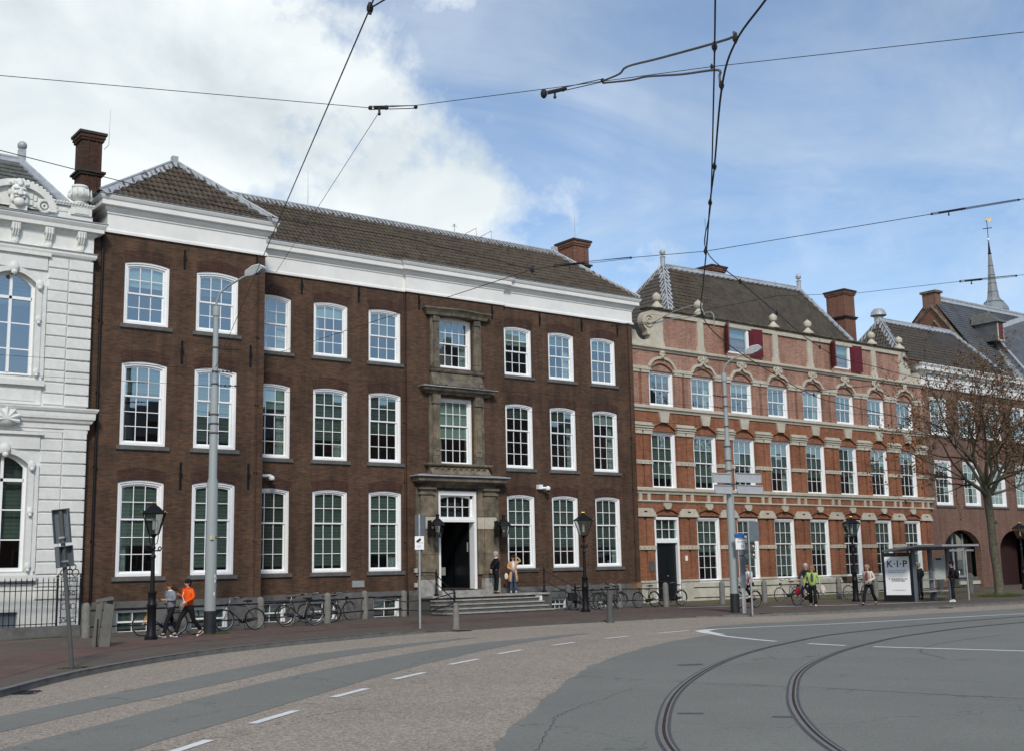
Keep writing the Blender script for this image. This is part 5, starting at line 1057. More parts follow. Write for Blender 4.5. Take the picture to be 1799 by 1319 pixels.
q = MB(); q.box(-4, 12.25, -.08, .3, 13.84, 14.02); q.box(10.95, 11.5, -.06, .3, 14.02, 14.28); q.box(11.5, 12.2, -.14, .34, 14.02, 14.3); q.box(11.62, 12.08, -.17, -.14, 14.06, 14.28); q.box(10.9, 12.28, -.16, .36, 14.3, 14.4)
q.box(11.1, 11.4, -.085, -.06, 14.08, 14.22); pr = q.build('parapet', stucco, wbd)
for k in range(14): MB().sphere((10.95 + k * .1, -.17, 14.38), .05, 6, 4).build('bead', stucco, pr)
q = MB(); q.lathe([(.3, 14.4), (.32, 14.46), (.2, 14.5), (.17, 14.56), (.3, 14.62), (.38, 14.74), (.38, 14.86), (.3, 14.97), (.24, 15.0), (.28, 15.04), (.27, 15.1), (.1, 15.13)], 11.83, .08, 16)
for k in range(5): a_ = -PI / 2 + (k - 2) * .5; q.tube([(11.83 + .385 * math.cos(a_), .08 + .385 * math.sin(a_), 14.95), (11.83 + .40 * math.cos(a_), .08 + .40 * math.sin(a_), 14.7)], .022, 5)
for s_ in (-.36, .36): q.sphere((11.83 + s_, .0, 14.68), .1, 8, 6, (.8, 1, 1))
q.build('urn', stucco, wbd, True)
# curved pediment with a grotesque mask
ou = [(9.77 + 1.25 * math.cos(R(t)), 13.95 + .95 * math.sin(R(t))) for t in range(0, 181, 12)]; inn = [(9.77 + 1.02 * math.cos(R(t)), 13.95 + .74 * math.sin(R(t))) for t in range(0, 181, 12)]
q = MB(); ring_solid(q, ou, inn, -.22, .2); q.prism_y([(8.6, 13.84)] + inn[::-1] + [(10.95, 13.84)], -.06, .2); q.torus((10.62, -.16, 14.12), .2, .06, 'y', 16, 6); q.torus((10.62, -.16, 14.12), .07, .04, 'y', 12, 6); q.torus((8.92, -.16, 14.12), .2, .06, 'y', 16, 6); pe = q.build('pediment', stucco, wbd)
for t in range(6, 90, 7): MB().sphere((9.77 + 1.27 * math.cos(R(t)), -.1, 13.95 + .97 * math.sin(R(t))), .07, 7, 5).build('bead', stucco, pe)
for k in range(6): MB().box(10.15 + (k % 3) * .13, 10.25 + (k % 3) * .13, -.12, -.05, 14.1 + (k // 3) * .22 - (k % 3) * .05, 14.28 + (k // 3) * .22 - (k % 3) * .05).build('scale_ornament', stucco, pe)
q = MB(); mxx, mz = 9.77, 14.42
q.sphere((mxx, -.2, mz), .27, 14, 12, (1, .8, 1.25)); q.sphere((mxx, -.47, mz - .02), .055, 8, 6, (1, 1, 1.8)); q.sphere((mxx, -.48, mz - .1), .07, 8, 6, (1.3, .8, .8))
for s_ in (-1, 1):
    q.sphere((mxx + s_ * .11, -.40, mz + .1), .08, 8, 6, (1.4, .6, .45)); q.sphere((mxx + s_ * .14, -.40, mz - .06), .085, 8, 6); q.sphere((mxx + s_ * .28, -.15, mz), .08, 8, 6, (.6, 1, 1.4)); q.sphere((mxx + s_ * .10, -.42, mz - .18), .06, 8, 6, (1.5, .7, .6)); q.sphere((mxx + s_ * .22, -.3, mz - .25), .1, 8, 6, (.8, .8, 1.5)); q.sphere((mxx + s_ * .2, -.2, mz + .32), .09, 8, 6)
q.sphere((mxx, -.36, mz - .34), .15, 10, 8, (1.2, .8, 1.1)); q.sphere((mxx, -.25, mz + .36), .14, 10, 8); q.sphere((mxx, -.38, mz + .26), .08, 8, 6)
for k in range(7): q.sphere((mxx - .27 + k * .09, -.22, mz + .33 + .05 * (k % 2)), .07, 7, 5)
q.build('carved_mask', stucco, wbd, True); MB().box(9.5, 10.04, -.3, -.05, 13.84, 14.0).build('mask_base', stucco, wbd)
q = MB(); q.sphere((9.7, -.2, 6.98), .38, 12, 8, (1.2, .5, .8))
for k in range(7): a_ = R(-20 + k * 36); q.tube([(9.7, -.36, 6.9), (9.7 + .42 * math.cos(a_), -.34, 6.95 + .33 * math.sin(a_))], [.03, .06], 6)
q.build('carved_shell', stucco, wbd, True)
rf_ = [(-4, .3, 13.9), (12.2, .3, 13.9), (10.6, 3.0, 16.62), (-4, 3.0, 16.62)]; MB().poly(rf_).build('roof_slope', slate_rough, wbd); MB().poly([(12.2, .3, 13.9), (12.2, 6, 13.9), (10.6, 3.0, 16.62)]).build('roof_slope', slate_rough, wbd)
q = MB()
for r in range(14):
    t0, t1 = r / 14, (r + 1) / 14; y0, z0, y1, z1 = .3 + 2.7 * t0, 13.9 + 2.72 * t0, .3 + 2.7 * t1, 13.9 + 2.72 * t1; x = 8.0
    xe = 12.2 - 1.6 * t0
    while x < xe: x2 = min(x + .25, xe); q.add([(x + .01, y0 - .03, z0 + .04), (x2 - .01, y0 - .03, z0 + .04), (x2 - .01, y1, z1 + .01), (x + .01, y1, z1 + .01), (x + .01, y0, z0), (x2 - .01, y0, z0)], [(0, 1, 2, 3), (0, 4, 5, 1)]); x = x2
q.build('slates', slate_rough, wbd, kind='stuff')
ls = MB(); lead_strip(ls, (-4, 3, 16.62), (10.6, 3, 16.62), (0, -.7, .7), (0, .7, .7), .3, .08, 0, 1, .07); lead_strip(ls, (10.6, 3, 16.62), (12.25, .25, 13.9), (0, -.7, .7), (.85, 0, .5), .24, .08, 0, 1, .05)
ls.box(10.48, 10.72, 2.88, 3.12, 16.6, 17.05); ls.sphere((10.6, 3.0, 17.2), .17, 12, 8); ls.build('ridge_lead', lead, wbd)
# iron fence on a stone base in front of it
fy_ = 39.3
fb = thing('fence_base', 'low grey stone base carrying the black iron fence at the left edge', 'stone base', (6, fy_, 0)); MB().box(-9, 6.1, -.18, .25, -.1, .34).build('base_stones', bluestone, fb)
fn = thing('iron_fence', 'black iron bar fence on the low stone base in front of the white building', 'fence', (11.4, fy_, .34))
bar = MB(); bar.tube([(0, 0, 0), (0, 0, 1.46), (0, 0, 1.54)], [.014, .014, .004], 6); bar.sphere((0, 0, 1.44), .022, 6, 4); barm = bar.mesh('bar', black_iron)
for k in range(62): put(barm, 'bar', fn, (-.12 - k * .165, 0, 0))
for zz in (.08, 1.12, 1.36): MB().box(-10.4, 0, -.02, .02, zz - .012, zz + .012).build('rail', black_iron, fn)
for x_ in (0, .72): b = MB(); b.tube([(x_, 0, -.05), (x_, 0, 1.5)], .035, 8); b.sphere((x_, 0, 1.55), .045, 8, 6); b.build('post', black_iron, fn)
q = MB()
for zz in (.1, .25, .95, 1.08, 1.38, 1.5): q.box(.08, .64, -.015, .015, zz, zz + .02)
for x_ in (.12, .6): q.box(x_ - .012, x_ + .012, -.015, .015, .05, 1.5)
for zz, rr in ((.17, .06), (.6, .09), (1.02, .05), (1.44, .05)):
    for x_ in (.22, .36, .5): q.torus((x_, 0, zz), rr, .012, 'y', 12, 5)
for x_, zz, rr in ((.18, 1.66, .11), (.54, 1.66, .11), (.27, 1.84, .1), (.45, 1.84, .1), (.36, 1.97, .09), (.36, 1.7, .09)): q.torus((x_, 0, zz), rr, .016, 'y', 14, 5)
q.tube([(.36, 0, .5), (.36, 0, 2.05)], .012, 5); q.tube([(.3, 0, .3), (.42, 0, 1.3)], .01, 5); q.tube([(.42, 0, .3), (.3, 0, 1.3)], .01, 5); q.build('scroll_panel', black_iron, fn)
# ================================================================== HOUSES ACROSS THE STREET (seen only mirrored in the panes)
def across(x0, x1, h, m, lab):
    t = thing('opposite_building', lab, 'building', (x0, -27, 0), 0, 'buildings on the other side of the street'); w_ = x1 - x0
    b = MB(); b.box(0, w_, -10, 0, -.2, h * .82); b.build('wall', m, t); b = MB(); b.add([(0, -10, h * .82), (w_, -10, h * .82), (w_, .1, h * .82), (0, .1, h * .82), (1.5, -5, h), (w_ - 1.5, -5, h)], [(0, 1, 2, 3), (0, 1, 5, 4), (2, 3, 4, 5), (1, 2, 5), (3, 0, 4)]); b.build('roof', tile_black, t)
    k = 0
    fme = None
    for zz in [2.0 + 3.6 * i for i in range(int(h * .8 / 3.6))]:
        x = 1.2
        while x + 1.6 < w_:
            if fme is None: q = MB(); q.box(0, 1.5, .0, .06, 0, 2.2); fme = q.mesh('window', stone_dark); pme = MB().box(.12, 1.38, .06, .07, .12, 2.08).mesh('pane', door_black)
            o = put(fme, 'window', t, (x, 0, zz)); put(pme, 'pane', o); x += 3.0
for x0, x1, h, m, lab in [(-30, 20, 15, brick_annex, 'plain brick row house across the street, left of the dark hall'), (20, 52, 17.6, brick_dark, 'dark brick house across the street facing the left wing'), (52, 78, 21, brick_brown, 'brown brick block across the street facing the long facade'), (78, 92, 29, brick_dark, 'tall narrow brick house across the street'), (92, 106, 21, brick_annex, 'brick house across the street between two taller ones'), (106, 126, 27, brick_dark, 'tallest dark brick block across the street'), (126, 200, 19, brick_annex, 'long brick row across the street at the far end')]: across(x0, x1, h, m, lab)
# ================================================================== STREET FURNITURE
def post_fence(lab, pts, rails, ext=None, g='stone post and iron rail fences'):
    t = thing('post_and_rail_fence', lab, 'fence', (pts[0][0], pts[0][1], 0), 0, g); ox, oy = pts[0][:2]
    pm = MB(); pm.lathe([(.135, -.1), (.135, .86), (.13, .95), (.11, 1.02), (.07, 1.065), (.02, 1.08)], n=12); me = pm.mesh('post', bollard_stone, True)
    for p in pts: put(me, 'post', t, (p[0] - ox, p[1] - oy, random.uniform(-.03, .03)), None, (random.uniform(-.02, .02), random.uniform(-.02, .02), 0))
    seq = ([ext] if ext else []) + list(pts)
    for a, b in zip(seq[:-1], seq[1:]):
        for zz in rails: MB().tube([(a[0] - ox, a[1] - oy, zz), (b[0] - ox, b[1] - oy, zz)], .024, 8).build('rail', black_iron, t, True)
    return t
post_fence('round-topped stone posts with black rails before the left half of the brown building', [(11.85, 37.75), (14.95, 37.75), (18.08, 38.63), (21.14, 39.49), (23.85, 41.45), (25.95, 41.95)], (.32, .82))
post_fence('round-topped stone posts with black rails between the entrance steps and the black door', [(33.9, 41.0), (36.25, 40.3), (38.0, 39.1)], (.32, .82))
post_fence('round-topped stone posts with black rails before the cream plinth of the red building', [(41.27, 38.75), (43.9, 38.5), (46.5, 38.35), (49.1, 38.2), (51.8, 38.0), (54.5, 37.9), (57.2, 37.8), (60, 37.8)], (.34, .80), (39.9, 39.2))
o = MB().lathe([(.15, -.05), (.14, 0), (.12, .15), (.10, .7), (.085, .76), (.095, .8), (.07, .86), (.02, .89)], n=12).build('stone_bollard', bollard_stone, None, True, (22.4, 32.95, -.11)); tag(o, 'small pale tapered stone bollard on the pavement edge in front of the entrance steps', 'bollard')
o = MB().lathe([(.16, -.05), (.15, 0), (.14, .1), (.095, .82), (.085, .93), (.04, .97)], n=12).build('iron_bollard', seam, None, True, (28.56, 32.25, -.11)); tag(o, 'dark tapered bollard at the dropped kerb, right of the entrance steps', 'bollard')
def street_lamp(x, y, h, lab):
    t = thing('street_lamp', lab, 'street lamp', (x, y, 0), .35, 'classic lantern street lamps'); s = h / 4.03
    pl_ = MB(); pl_.lathe([(.19, -.05), (.19, .08), (.16, .1), (.155, .14), (.135, .18), (.13, .95), (.15, .98), (.15, 1.02), (.12, 1.06), (.115, 1.3), (.135, 1.33), (.135, 1.37), (.08, 1.42), (.07, 1.5), (.055, 2.35), (.08, 2.38), (.08, 2.44), (.05, 2.48), (.05, 2.62), (.075, 2.66), (.05, 2.72), (.04, 2.95), (.06, 3.0)], n=14)
    po = pl_.build('pole', black_iron, t, True); b = MB(); b.tube([(-.26, 0, 2.58), (.26, 0, 2.58)], .022, 6)
    for q in (-1, 1): b.torus((q * .24, 0, 2.64), .055, .018, 'y', 10, 5); b.tube([(0, 0, 2.74), (q * .13, 0, 2.80), (q * .17, 0, 2.95), (q * .16, 0, 3.06)], .014, 5)
    b.build('ladder_bar', black_iron, po)
    ln = MB(); r0, r1 = .19, .43; z0, z1 = 3.06, 3.68
    for k in range(4):
        a = PI / 2 * k; a2 = a + PI / 2
        ln.tube([(r0 * math.cos(a), r0 * math.sin(a), z0), (r1 * math.cos(a), r1 * math.sin(a), z1)], .014, 5)
        ln.tube([(r0 * math.cos(a), r0 * math.sin(a), z0), (r0 * math.cos(a2), r0 * math.sin(a2), z0)], .014, 5); ln.tube([(r1 * math.cos(a), r1 * math.sin(a), z1), (r1 * math.cos(a2), r1 * math.sin(a2), z1)], .018, 5)
        ln.lathe([(.018, 3.0), (.015, 3.06), (.02, 3.68), (.02, 3.76)], (r1 + .02) * math.cos(a), (r1 + .02) * math.sin(a), 5) if False else None
    ln.lathe([(.05, 3.0), (.10, 3.03), (.05, 3.08)], n=8); lo_ = ln.build('lantern_frame', black_iron, t)
    MB().lathe([(r0 - .01, z0), (r1 - .012, z1)], n=4).build('lantern_glass', lantern_glass, t)
    MB().lathe([(r1 + .03, 3.68), (r1 + .03, 3.70), (.30, 3.79), (.16, 3.89), (.09, 3.92), (.09, 3.95), (.04, 3.97)], n=4).build('lantern_roof', black_iron, t)
    gd = MB()
    for k in range(4): a = PI / 2 * k; gd.tube([((r1 + .02) * math.cos(a), (r1 + .02) * math.sin(a), 3.70), ((r1 + .09) * math.cos(a), (r1 + .09) * math.sin(a), 3.73)], [.018, .005], 5)
    for k in range(5): a = 2 * PI * k / 5; gd.sphere((.045 * math.cos(a), .045 * math.sin(a), 4.0), .022, 6, 4)
    gd.build('gilt_finial', gold, t); MB().lathe([(.05, 3.2), (.05, 3.5), (.03, 3.55)], n=8).build('lamp_tube', sign_white, t)
    t.scale = (s, s, s); return t
street_lamp(12.84, 34.85, 4.05, 'black lantern street lamp beside the walking couple and the orange bicycle'); street_lamp(32.56, 38.29, 4.15, 'black lantern street lamp in front of the row of parked bicycles right of the steps')
street_lamp(46.41, 35.17, 3.95, 'black lantern street lamp between the cyclists and the bus shelter'); street_lamp(67.1, 38.72, 3.95, 'black lantern street lamp half cut off by the right edge of the photo')
def mast(x, y, secs, arm, head, lab, d):
    t = thing('tram_mast', lab, 'mast', (x, y, 0), math.atan2(d[1], d[0]), 'tall grey masts carrying lamps and tram wires'); dl_ = 1
    MB().lathe([(secs[0][0] + .012, -.12), (secs[0][0] + .012, .72)], n=20).build('base_sleeve', pole_black, t, True)
    pr = []
    for r, z in secs: pr.append((r, z))
    po = MB().lathe(pr, n=20).build('shaft', pole_paint, t, True)
    zt = secs[-1][1]; MB().lathe([(secs[-1][0] + .03, zt - .32), (secs[-1][0] + .035, zt - .05), (secs[-1][0] + .02, zt)], n=14).build('top_sleeve', pole_paint, t, True)
    MB().tube([(p, 0, z) for p, z in arm], .035, 10).build('lamp_arm', pole_paint, t, True)
    (hx, hz_), hl_ = head, .62; h_ = MB()
    e = math.atan2(.28, 1)
    prof = [(0, 0), (.05, .09), (.35, .16), (.6, .13), (.68, .03)]; lowp = [(0, -.05), (.25, -.1), (.5, -.08), (.68, 0.0)]
    h_.prism_y([(p[0], p[1]) for p in prof] + [(p[0], p[1] - .02) for p in lowp[::-1]], -.13, .13)
    ho = h_.build('lamp_head', galv, t, loc=(hx, 0, hz_)); ho.rotation_euler = (0, -R(13), 0)
    MB().prism_y([(.0, .005), (.05, .095), (.35, .166), (.6, .136), (.69, .035), (.69, .05), (.6, .155), (.35, .185), (.05, .11)], -.14, .14).build('lamp_cover', sign_white, ho); MB().sphere((.38, 0, -.06), .12, 10, 6, (1.5, .9, .5)).build('lamp_lens', pole_black, ho)
    for zz in [z for z in lab_z]: MB().lathe([(secs[0][0] * .0 + rad_at(secs, zz) + .012, zz), (rad_at(secs, zz) + .025, zz + .03), (rad_at(secs, zz) + .012, zz + .06)], n=14).build('clamp_band', seam, t)
    return t, po
def rad_at(secs, z):
    for (r0, z0), (r1, z1) in zip(secs[:-1], secs[1:]):
        if z0 <= z <= z1: return r0 + (r1 - r0) * (z - z0) / max(z1 - z0, 1e-6)
    return secs[-1][0]
lab_z = (9.15, 8.35, 7.95, 6.95, 6.65, 6.35)
m1, s1 = mast(15.26, 36.29, [(.182, -.1), (.172, 4.78), (.135, 4.92), (.128, 7.85), (.095, 7.98), (.085, 10.55)], [(0, 10.4), (.0, 10.7), (.15, 11.0), (.45, 11.2), (1.25, 11.5)], (1.2, 11.48), 'tall grey mast with a street light, left of the photo, standing beside the walking couple', (.5, -.87))
lab_z = (8.4, 8.0, 7.2, 6.4, 5.85, 5.45)
m2, s2 = mast(34.88, 32.1, [(.165, -.1), (.155, 4.15), (.125, 4.3), (.12, 6.6), (.085, 6.75), (.075, 9.35)], [(0, 9.25), (0, 9.5), (.12, 9.72), (.35, 9.88), (.95, 10.1)], (.9, 10.08), 'tall grey mast with a street light and pale direction boards, right of the middle', (.5, -.87))
MB().box(.08, .17, -.19, -.03, 2.95, 3.07).build('number_plate', M('yellowish_plate', (.55, .52, .33)), m1)
text_mesh('M710', .1, 'mast_number', ink, m1, (.24, -.05, 2.98), (R(90), 0, R(90)), .003) if False else text_mesh('M710', .11, 'mast_number', ink, m1, (.182, -.02, 2.97), (R(90), 0, R(60)), .003)
for k, (a_, z_) in enumerate([(-1.5, 1.75), (-1.45, 1.6), (-1.1, 1.68), (-.8, 1.8), (-.75, 1.45), (-1.6, 1.2), (-1.15, .12), (-.85, 2.5)]):
    aa = a_ + 1.05 + .3; MB().add([(.1855 * math.cos(aa + s_), .1855 * math.sin(aa + s_), z_ + q) for s_, q in ((-.14, 0), (0, 0), (.14, 0), (.14, .11), (0, .11), (-.14, .11))], [(0, 1, 4, 5), (1, 2, 3, 4)]).build('sticker', sign_white, m1)
# insulators and clamps sticking out of the masts
for mst, zz, px_ in ((m1, 9.15, .9), (m1, 8.4, .7), (m1, 7.95, .9), (m2, 8.4, -.7), (m2, 7.95, -.75)):
    b = MB(); dr_ = 1 if px_ > 0 else -1; ln_ = abs(px_); ax = Vector((.5, .86, 0)) * dr_; b.tube([(ax.x * .1, ax.y * .1, zz), (ax.x * ln_, ax.y * ln_, zz + .03)], .014, 5)
    for q in (.4, .6, .8): b.sphere((ax.x * ln_ * q, ax.y * ln_ * q, zz + .03 * q), .035, 7, 5)
    b.build('insulator_arm', wire_mat, mst)
# direction boards (seen from behind) on the second mast
db = thing('direction_boards', 'four pale grey direction sign boards seen from behind, fixed to the right mast', 'sign', (34.88, 32.1, 0))
for x0, x1, z0, z1, y in ((-1.1, -.12, 4.98, 5.36, -.18), (-1.06, -.1, 4.56, 4.90, -.2), (.14, 1.62, 5.02, 5.40, -.22), (.16, 1.66, 4.58, 4.93, -.24)):
    b = MB(); b.box(x0, x1, y, y + .02, z0, z1); b.box(x0, x1, y - .035, y, z0, z0 + .03); b.box(x0, x1, y - .035, y, z1 - .03, z1); b.box(x0, x0 + .03, y - .035, y, z0, z1); b.box(x1 - .03, x1, y - .035, y, z0, z1); b.build('board', board_grey, db)
MB().box(-.2, .2, -.2, .1, 4.92, 4.97).build('bracket', seam, db)
# leaning double sign at the left
t = thing('leaning_sign', 'grey sign post leaning left near the kerb, two sign boxes seen from behind', 'sign', (7.84, 25.78, -.02)); t.rotation_euler = (R(0), -R(6.3), 0)
MB().tube([(0, 0, 0), (0, 0, 3.3)], .045, 10).build('post', seam, t, True)
for (z0, z1, w_, ang) in ((2.62, 3.34, .34, -38), (2.12, 2.56, .40, 28)):
    b = MB(); b.box(-w_ / 2, w_ / 2, .03, .045, z0, z1); b.box(-w_ / 2, -w_ / 2 + .015, -.07, .045, z0, z1); b.box(w_ / 2 - .015, w_ / 2, -.07, .045, z0, z1); b.box(-w_ / 2, w_ / 2, -.07, .045, z0, z0 + .015); b.box(-w_ / 2, w_ / 2, -.07, .045, z1 - .015, z1)
    o = b.build('sign_box', sign_back, t); o.rotation_euler = (0, 0, R(ang)); MB().box(-.06, .06, -.06, .03, z0 + .1, z0 + .14).build('clamp', galv, o)
# litter bin
t = thing('litter_bin', 'tall grey slanted steel litter bin on the pavement left of the black lamp post', 'bin', (10.71, 32.85, 0), -.35); t.rotation_euler = (0, R(2), -.35); t.scale = (.72, .85, 1)
b = MB(); b.prism_y([(-.05, 0), (.34, 0), (.42, 1.12), (.06, 1.16)], -.24, .24); bo = b.build('body', grey_paint, t); MB().prism_y([(-.30, 0), (-.1, 0), (0, 1.12), (-.22, 1.14)], -.2, .1).build('back_plate', grey_paint, t)
MB().prism_y([(-.28, 1.24), (.3, 1.34), (.38, 1.30), (.36, 1.24), (-.24, 1.18)], -.2, .2).build('lid', grey_paint, t); MB().prism_y([(-.12, 1.1), (.0, 1.1), (.02, 1.27), (-.12, 1.24)], -.18, .18).build('neck', grey_paint, t); MB().prism_y([(.14, 1.12), (.34, 1.12), (.36, 1.28), (.14, 1.25)], -.17, .17).build('opening_shade', black_iron, t)  # last block is solid black, painted as the shade inside the bin mouth
MB().box(-.155, -.115, -.245, -.2, .0, .74).build('groove_shade', black_iron, t)  # raised black strip painted as the shade between body and back plate
# parking and camera sign
t = thing('parking_sign', 'grey post with edge-on blue sign and white camera notice, left of the entrance', 'sign', (21.29, 33.41, -.05)); MB().tube([(0, 0, 0), (0, 0, 3.74)], .038, 10).build('post', galv, t, True)
o = MB().box(-.2, .2, .05, .07, 3.05, 3.72).build('blue_sign', sign_blue, t); o.rotation_euler = (0, 0, R(-68)); MB().box(-.2, .2, .03, .045, 3.05, 3.72).build('sign_back', sign_back, o)
o = MB().box(-.15, .15, -.06, -.045, 2.58, 3.02).build('camera_notice', sign_white, t); o.rotation_euler = (0, 0, R(-36)); b = MB(); b.prism_y([(-.11, 2.86), (-.07, 2.80), (.04, 2.87), (.06, 2.93), (.02, 2.96)], -.064, -.061); b.tube([(-.02, -.062, 2.83), (-.02, -.062, 2.79)], .006, 4); b.build('camera_symbol', ink, o)
text_mesh('let op', .05, 'lettering', ink, o, (.06, -.062, 2.79), (R(90), 0, 0)); text_mesh('camera\ntoezicht', .045, 'lettering', ink_grey, o, (-.02, -.062, 2.70), (R(90), 0, 0))
o = MB().box(-.07, .07, .05, .065, 2.4, 2.58).build('under_plate', sign_back, t); o.rotation_euler = (0, 0, R(-68))
# bus stop flag
t = thing('tram_stop_sign', 'white and blue tram stop flag on a grey column beside the right mast', 'sign', (34.78, 31.55, -.06), R(-38)); MB().box(-.07, .07, -.06, .0, 0, 2.5).build('column', galv, t); MB().box(-.11, .11, -.075, -.061, 1.0, 2.45).build('timetable_case', sign_back, t)
MB().box(-.22, .22, -.09, -.04, 2.46, 2.98).build('flag', sign_white, t); MB().box(-.25, .13, -.1, -.03, 2.90, 3.06).build('blue_header', sign_blue, t)
text_mesh('15 2+ 20', .1, 'route_numbers', ink, t, (.02, -.094, 2.72), (R(90), 0, 0)); MB().box(-.12, .2, -.094, -.091, 2.85, 2.88).build('stop_name', ink, t); MB().torus((.04, -.094, 2.58), .045, .008, 'y', 12, 4).build('round_symbol', ink, t); MB().box(-.1, .1, -.08, -.07, 2.2, 2.24).build('notice', ink, t)
# round sign seen from behind
t = thing('traffic_sign', 'thin grey post with sign plates seen from behind, next to the cyclist', 'sign', (34.4, 30.8, -.06), R(-30)); MB().tube([(0, 0, 0), (0, 0, 3.5)], .035, 8).build('post', galv, t, True)
MB().box(.02, .42, .03, .05, 2.75, 3.5).build('sign_back', sign_back, t)
for z0 in (2.42, 2.1): b = MB(); b.box(-.14, .24, .03, .045, z0, z0 + .28); b.box(-.14, .24, -.02, .03, z0, z0 + .02); b.box(-.14, .24, -.02, .03, z0 + .26, z0 + .28); b.build('under_plate', seam, t); MB().sphere((.16, 0, z0 + .14), .035, 8, 6).build('bolt', sign_white, t)
# tram shelter with the advertising case
sh = thing('tram_shelter', 'grey steel and glass tram shelter in front of the red brick building', 'shelter', (47.0, 32.2, 0))
for x, y, w_, nm in ((1.4, .25, .2, 'post'), (2.65, .15, .2, 'post')): MB().box(x, x + w_, y, y + .12, -.05, 2.42).build(nm, sign_back, sh)
for x in (2.6,): MB().tube([(x, -.84, -.05), (x - .04, -.86, 2.42)], .04, 8).build('front_post', galv, sh, True)
b = MB(); b.add([(-1.1, 1.0, 2.24), (3.0, .6, 2.3), (3.2, -1.1, 2.44), (-.8, -.7, 2.44), (-1.1, 1.0, 2.34), (3.0, .6, 2.4), (3.2, -1.1, 2.52), (-.8, -.7, 2.52)], [(0, 1, 2, 3), (4, 5, 6, 7), (0, 1, 5, 4), (1, 2, 6, 5), (2, 3, 7, 6), (3, 0, 4, 7)]); b.build('roof', sign_back, sh)
for x0, x1 in ((.7, 1.9), (1.93, 3.2)): MB().add([(x0, -.92 - .1 * (x0 - .7), 2.44), (x1, -.92 - .1 * (x1 - .7), 2.44), (x1, -.92 - .1 * (x1 - .7), 2.53), (x0, -.92 - .1 * (x0 - .7), 2.53), (x0, -.87 - .1 * (x0 - .7), 2.44), (x1, -.87 - .1 * (x1 - .7), 2.44), (x1, -.87 - .1 * (x1 - .7), 2.53), (x0, -.87 - .1 * (x0 - .7), 2.53)], [(0, 1, 2, 3), (4, 5, 6, 7), (0, 1, 5, 4), (3, 2, 6, 7), (0, 3, 7, 4), (1, 2, 6, 5)]).build('roof_edge', galv, sh)
MB().box(1.6, 2.65, .3, .31, .7, 2.25).build('glass_panel', clear_glass, sh); MB().box(.55, 1.4, .4, .41, .3, 2.25).build('glass_panel', clear_glass, sh)
mp_ = MB().box(1.72, 2.55, .24, .28, .95, 1.95).build('map_board', M('pale_map', (.42, .46, .42), .6, var=.15, scale=9), sh); MB().box(1.85, 2.25, .225, .238, 1.84, 1.92).build('map_header', ink, mp_)
MB().box(.6, 1.5, .1, .2, .96, 1.0).build('lean_bar', galv, sh); MB().box(.6, 2.1, -.15, .2, .42, .47).build('seat', step_stone, sh); MB().box(1.3, 1.38, .0, .1, 0, .42).build('seat_leg', sign_back, sh)
# ad case at the left end, facing along the street
ad = thing('advertising_case', 'black framed poster case reading K I P at the end of the tram shelter', 'billboard', (47.06, 33.25, 0), math.atan2(-1.29, .43))
MB().box(-.68, .68, -.09, .09, -.02, 2.2).build('case', door_black, ad); MB().box(-.56, .56, -.1, -.094, .3, 2.03).build('poster', poster_white, ad)
text_mesh('K·I·P', .42, 'poster_title', ink, ad, (0, -.104, 1.56), (R(90), 0, 0), .006, sp=1.15); text_mesh('There are many everyday\nof ordinary today, then', .083, 'poster_text', ink_grey, ad, (-.42, -.104, 1.38), (R(90), 0, 0), align='LEFT'); MB().box(-.42, .42, -.104, -.101, 1.15, 1.157).build('rule', ink_grey, ad)
text_mesh('Nederlandse kip, een\nwereldwijd begrip', .085, 'poster_slogan', ink, ad, (-.30, -.104, 1.0), (R(90), 0, 0), .002, align='LEFT'); MB().box(-.40, -.36, -.104, -.101, 1.0, 1.07).build('badge', ink_grey, ad); text_mesh('www.kipnederland.nl', .07, 'web_address', ink_grey, ad, (.02, -.104, .5), (R(90), 0, 0)); MB().box(-.05, .05, -.096, -.091, 2.1, 2.12).build('lock_plate', galv, ad)
MB().box(.7, .82, -.09, .09, -.02, 2.45).build('side_fin', sign_back, ad)
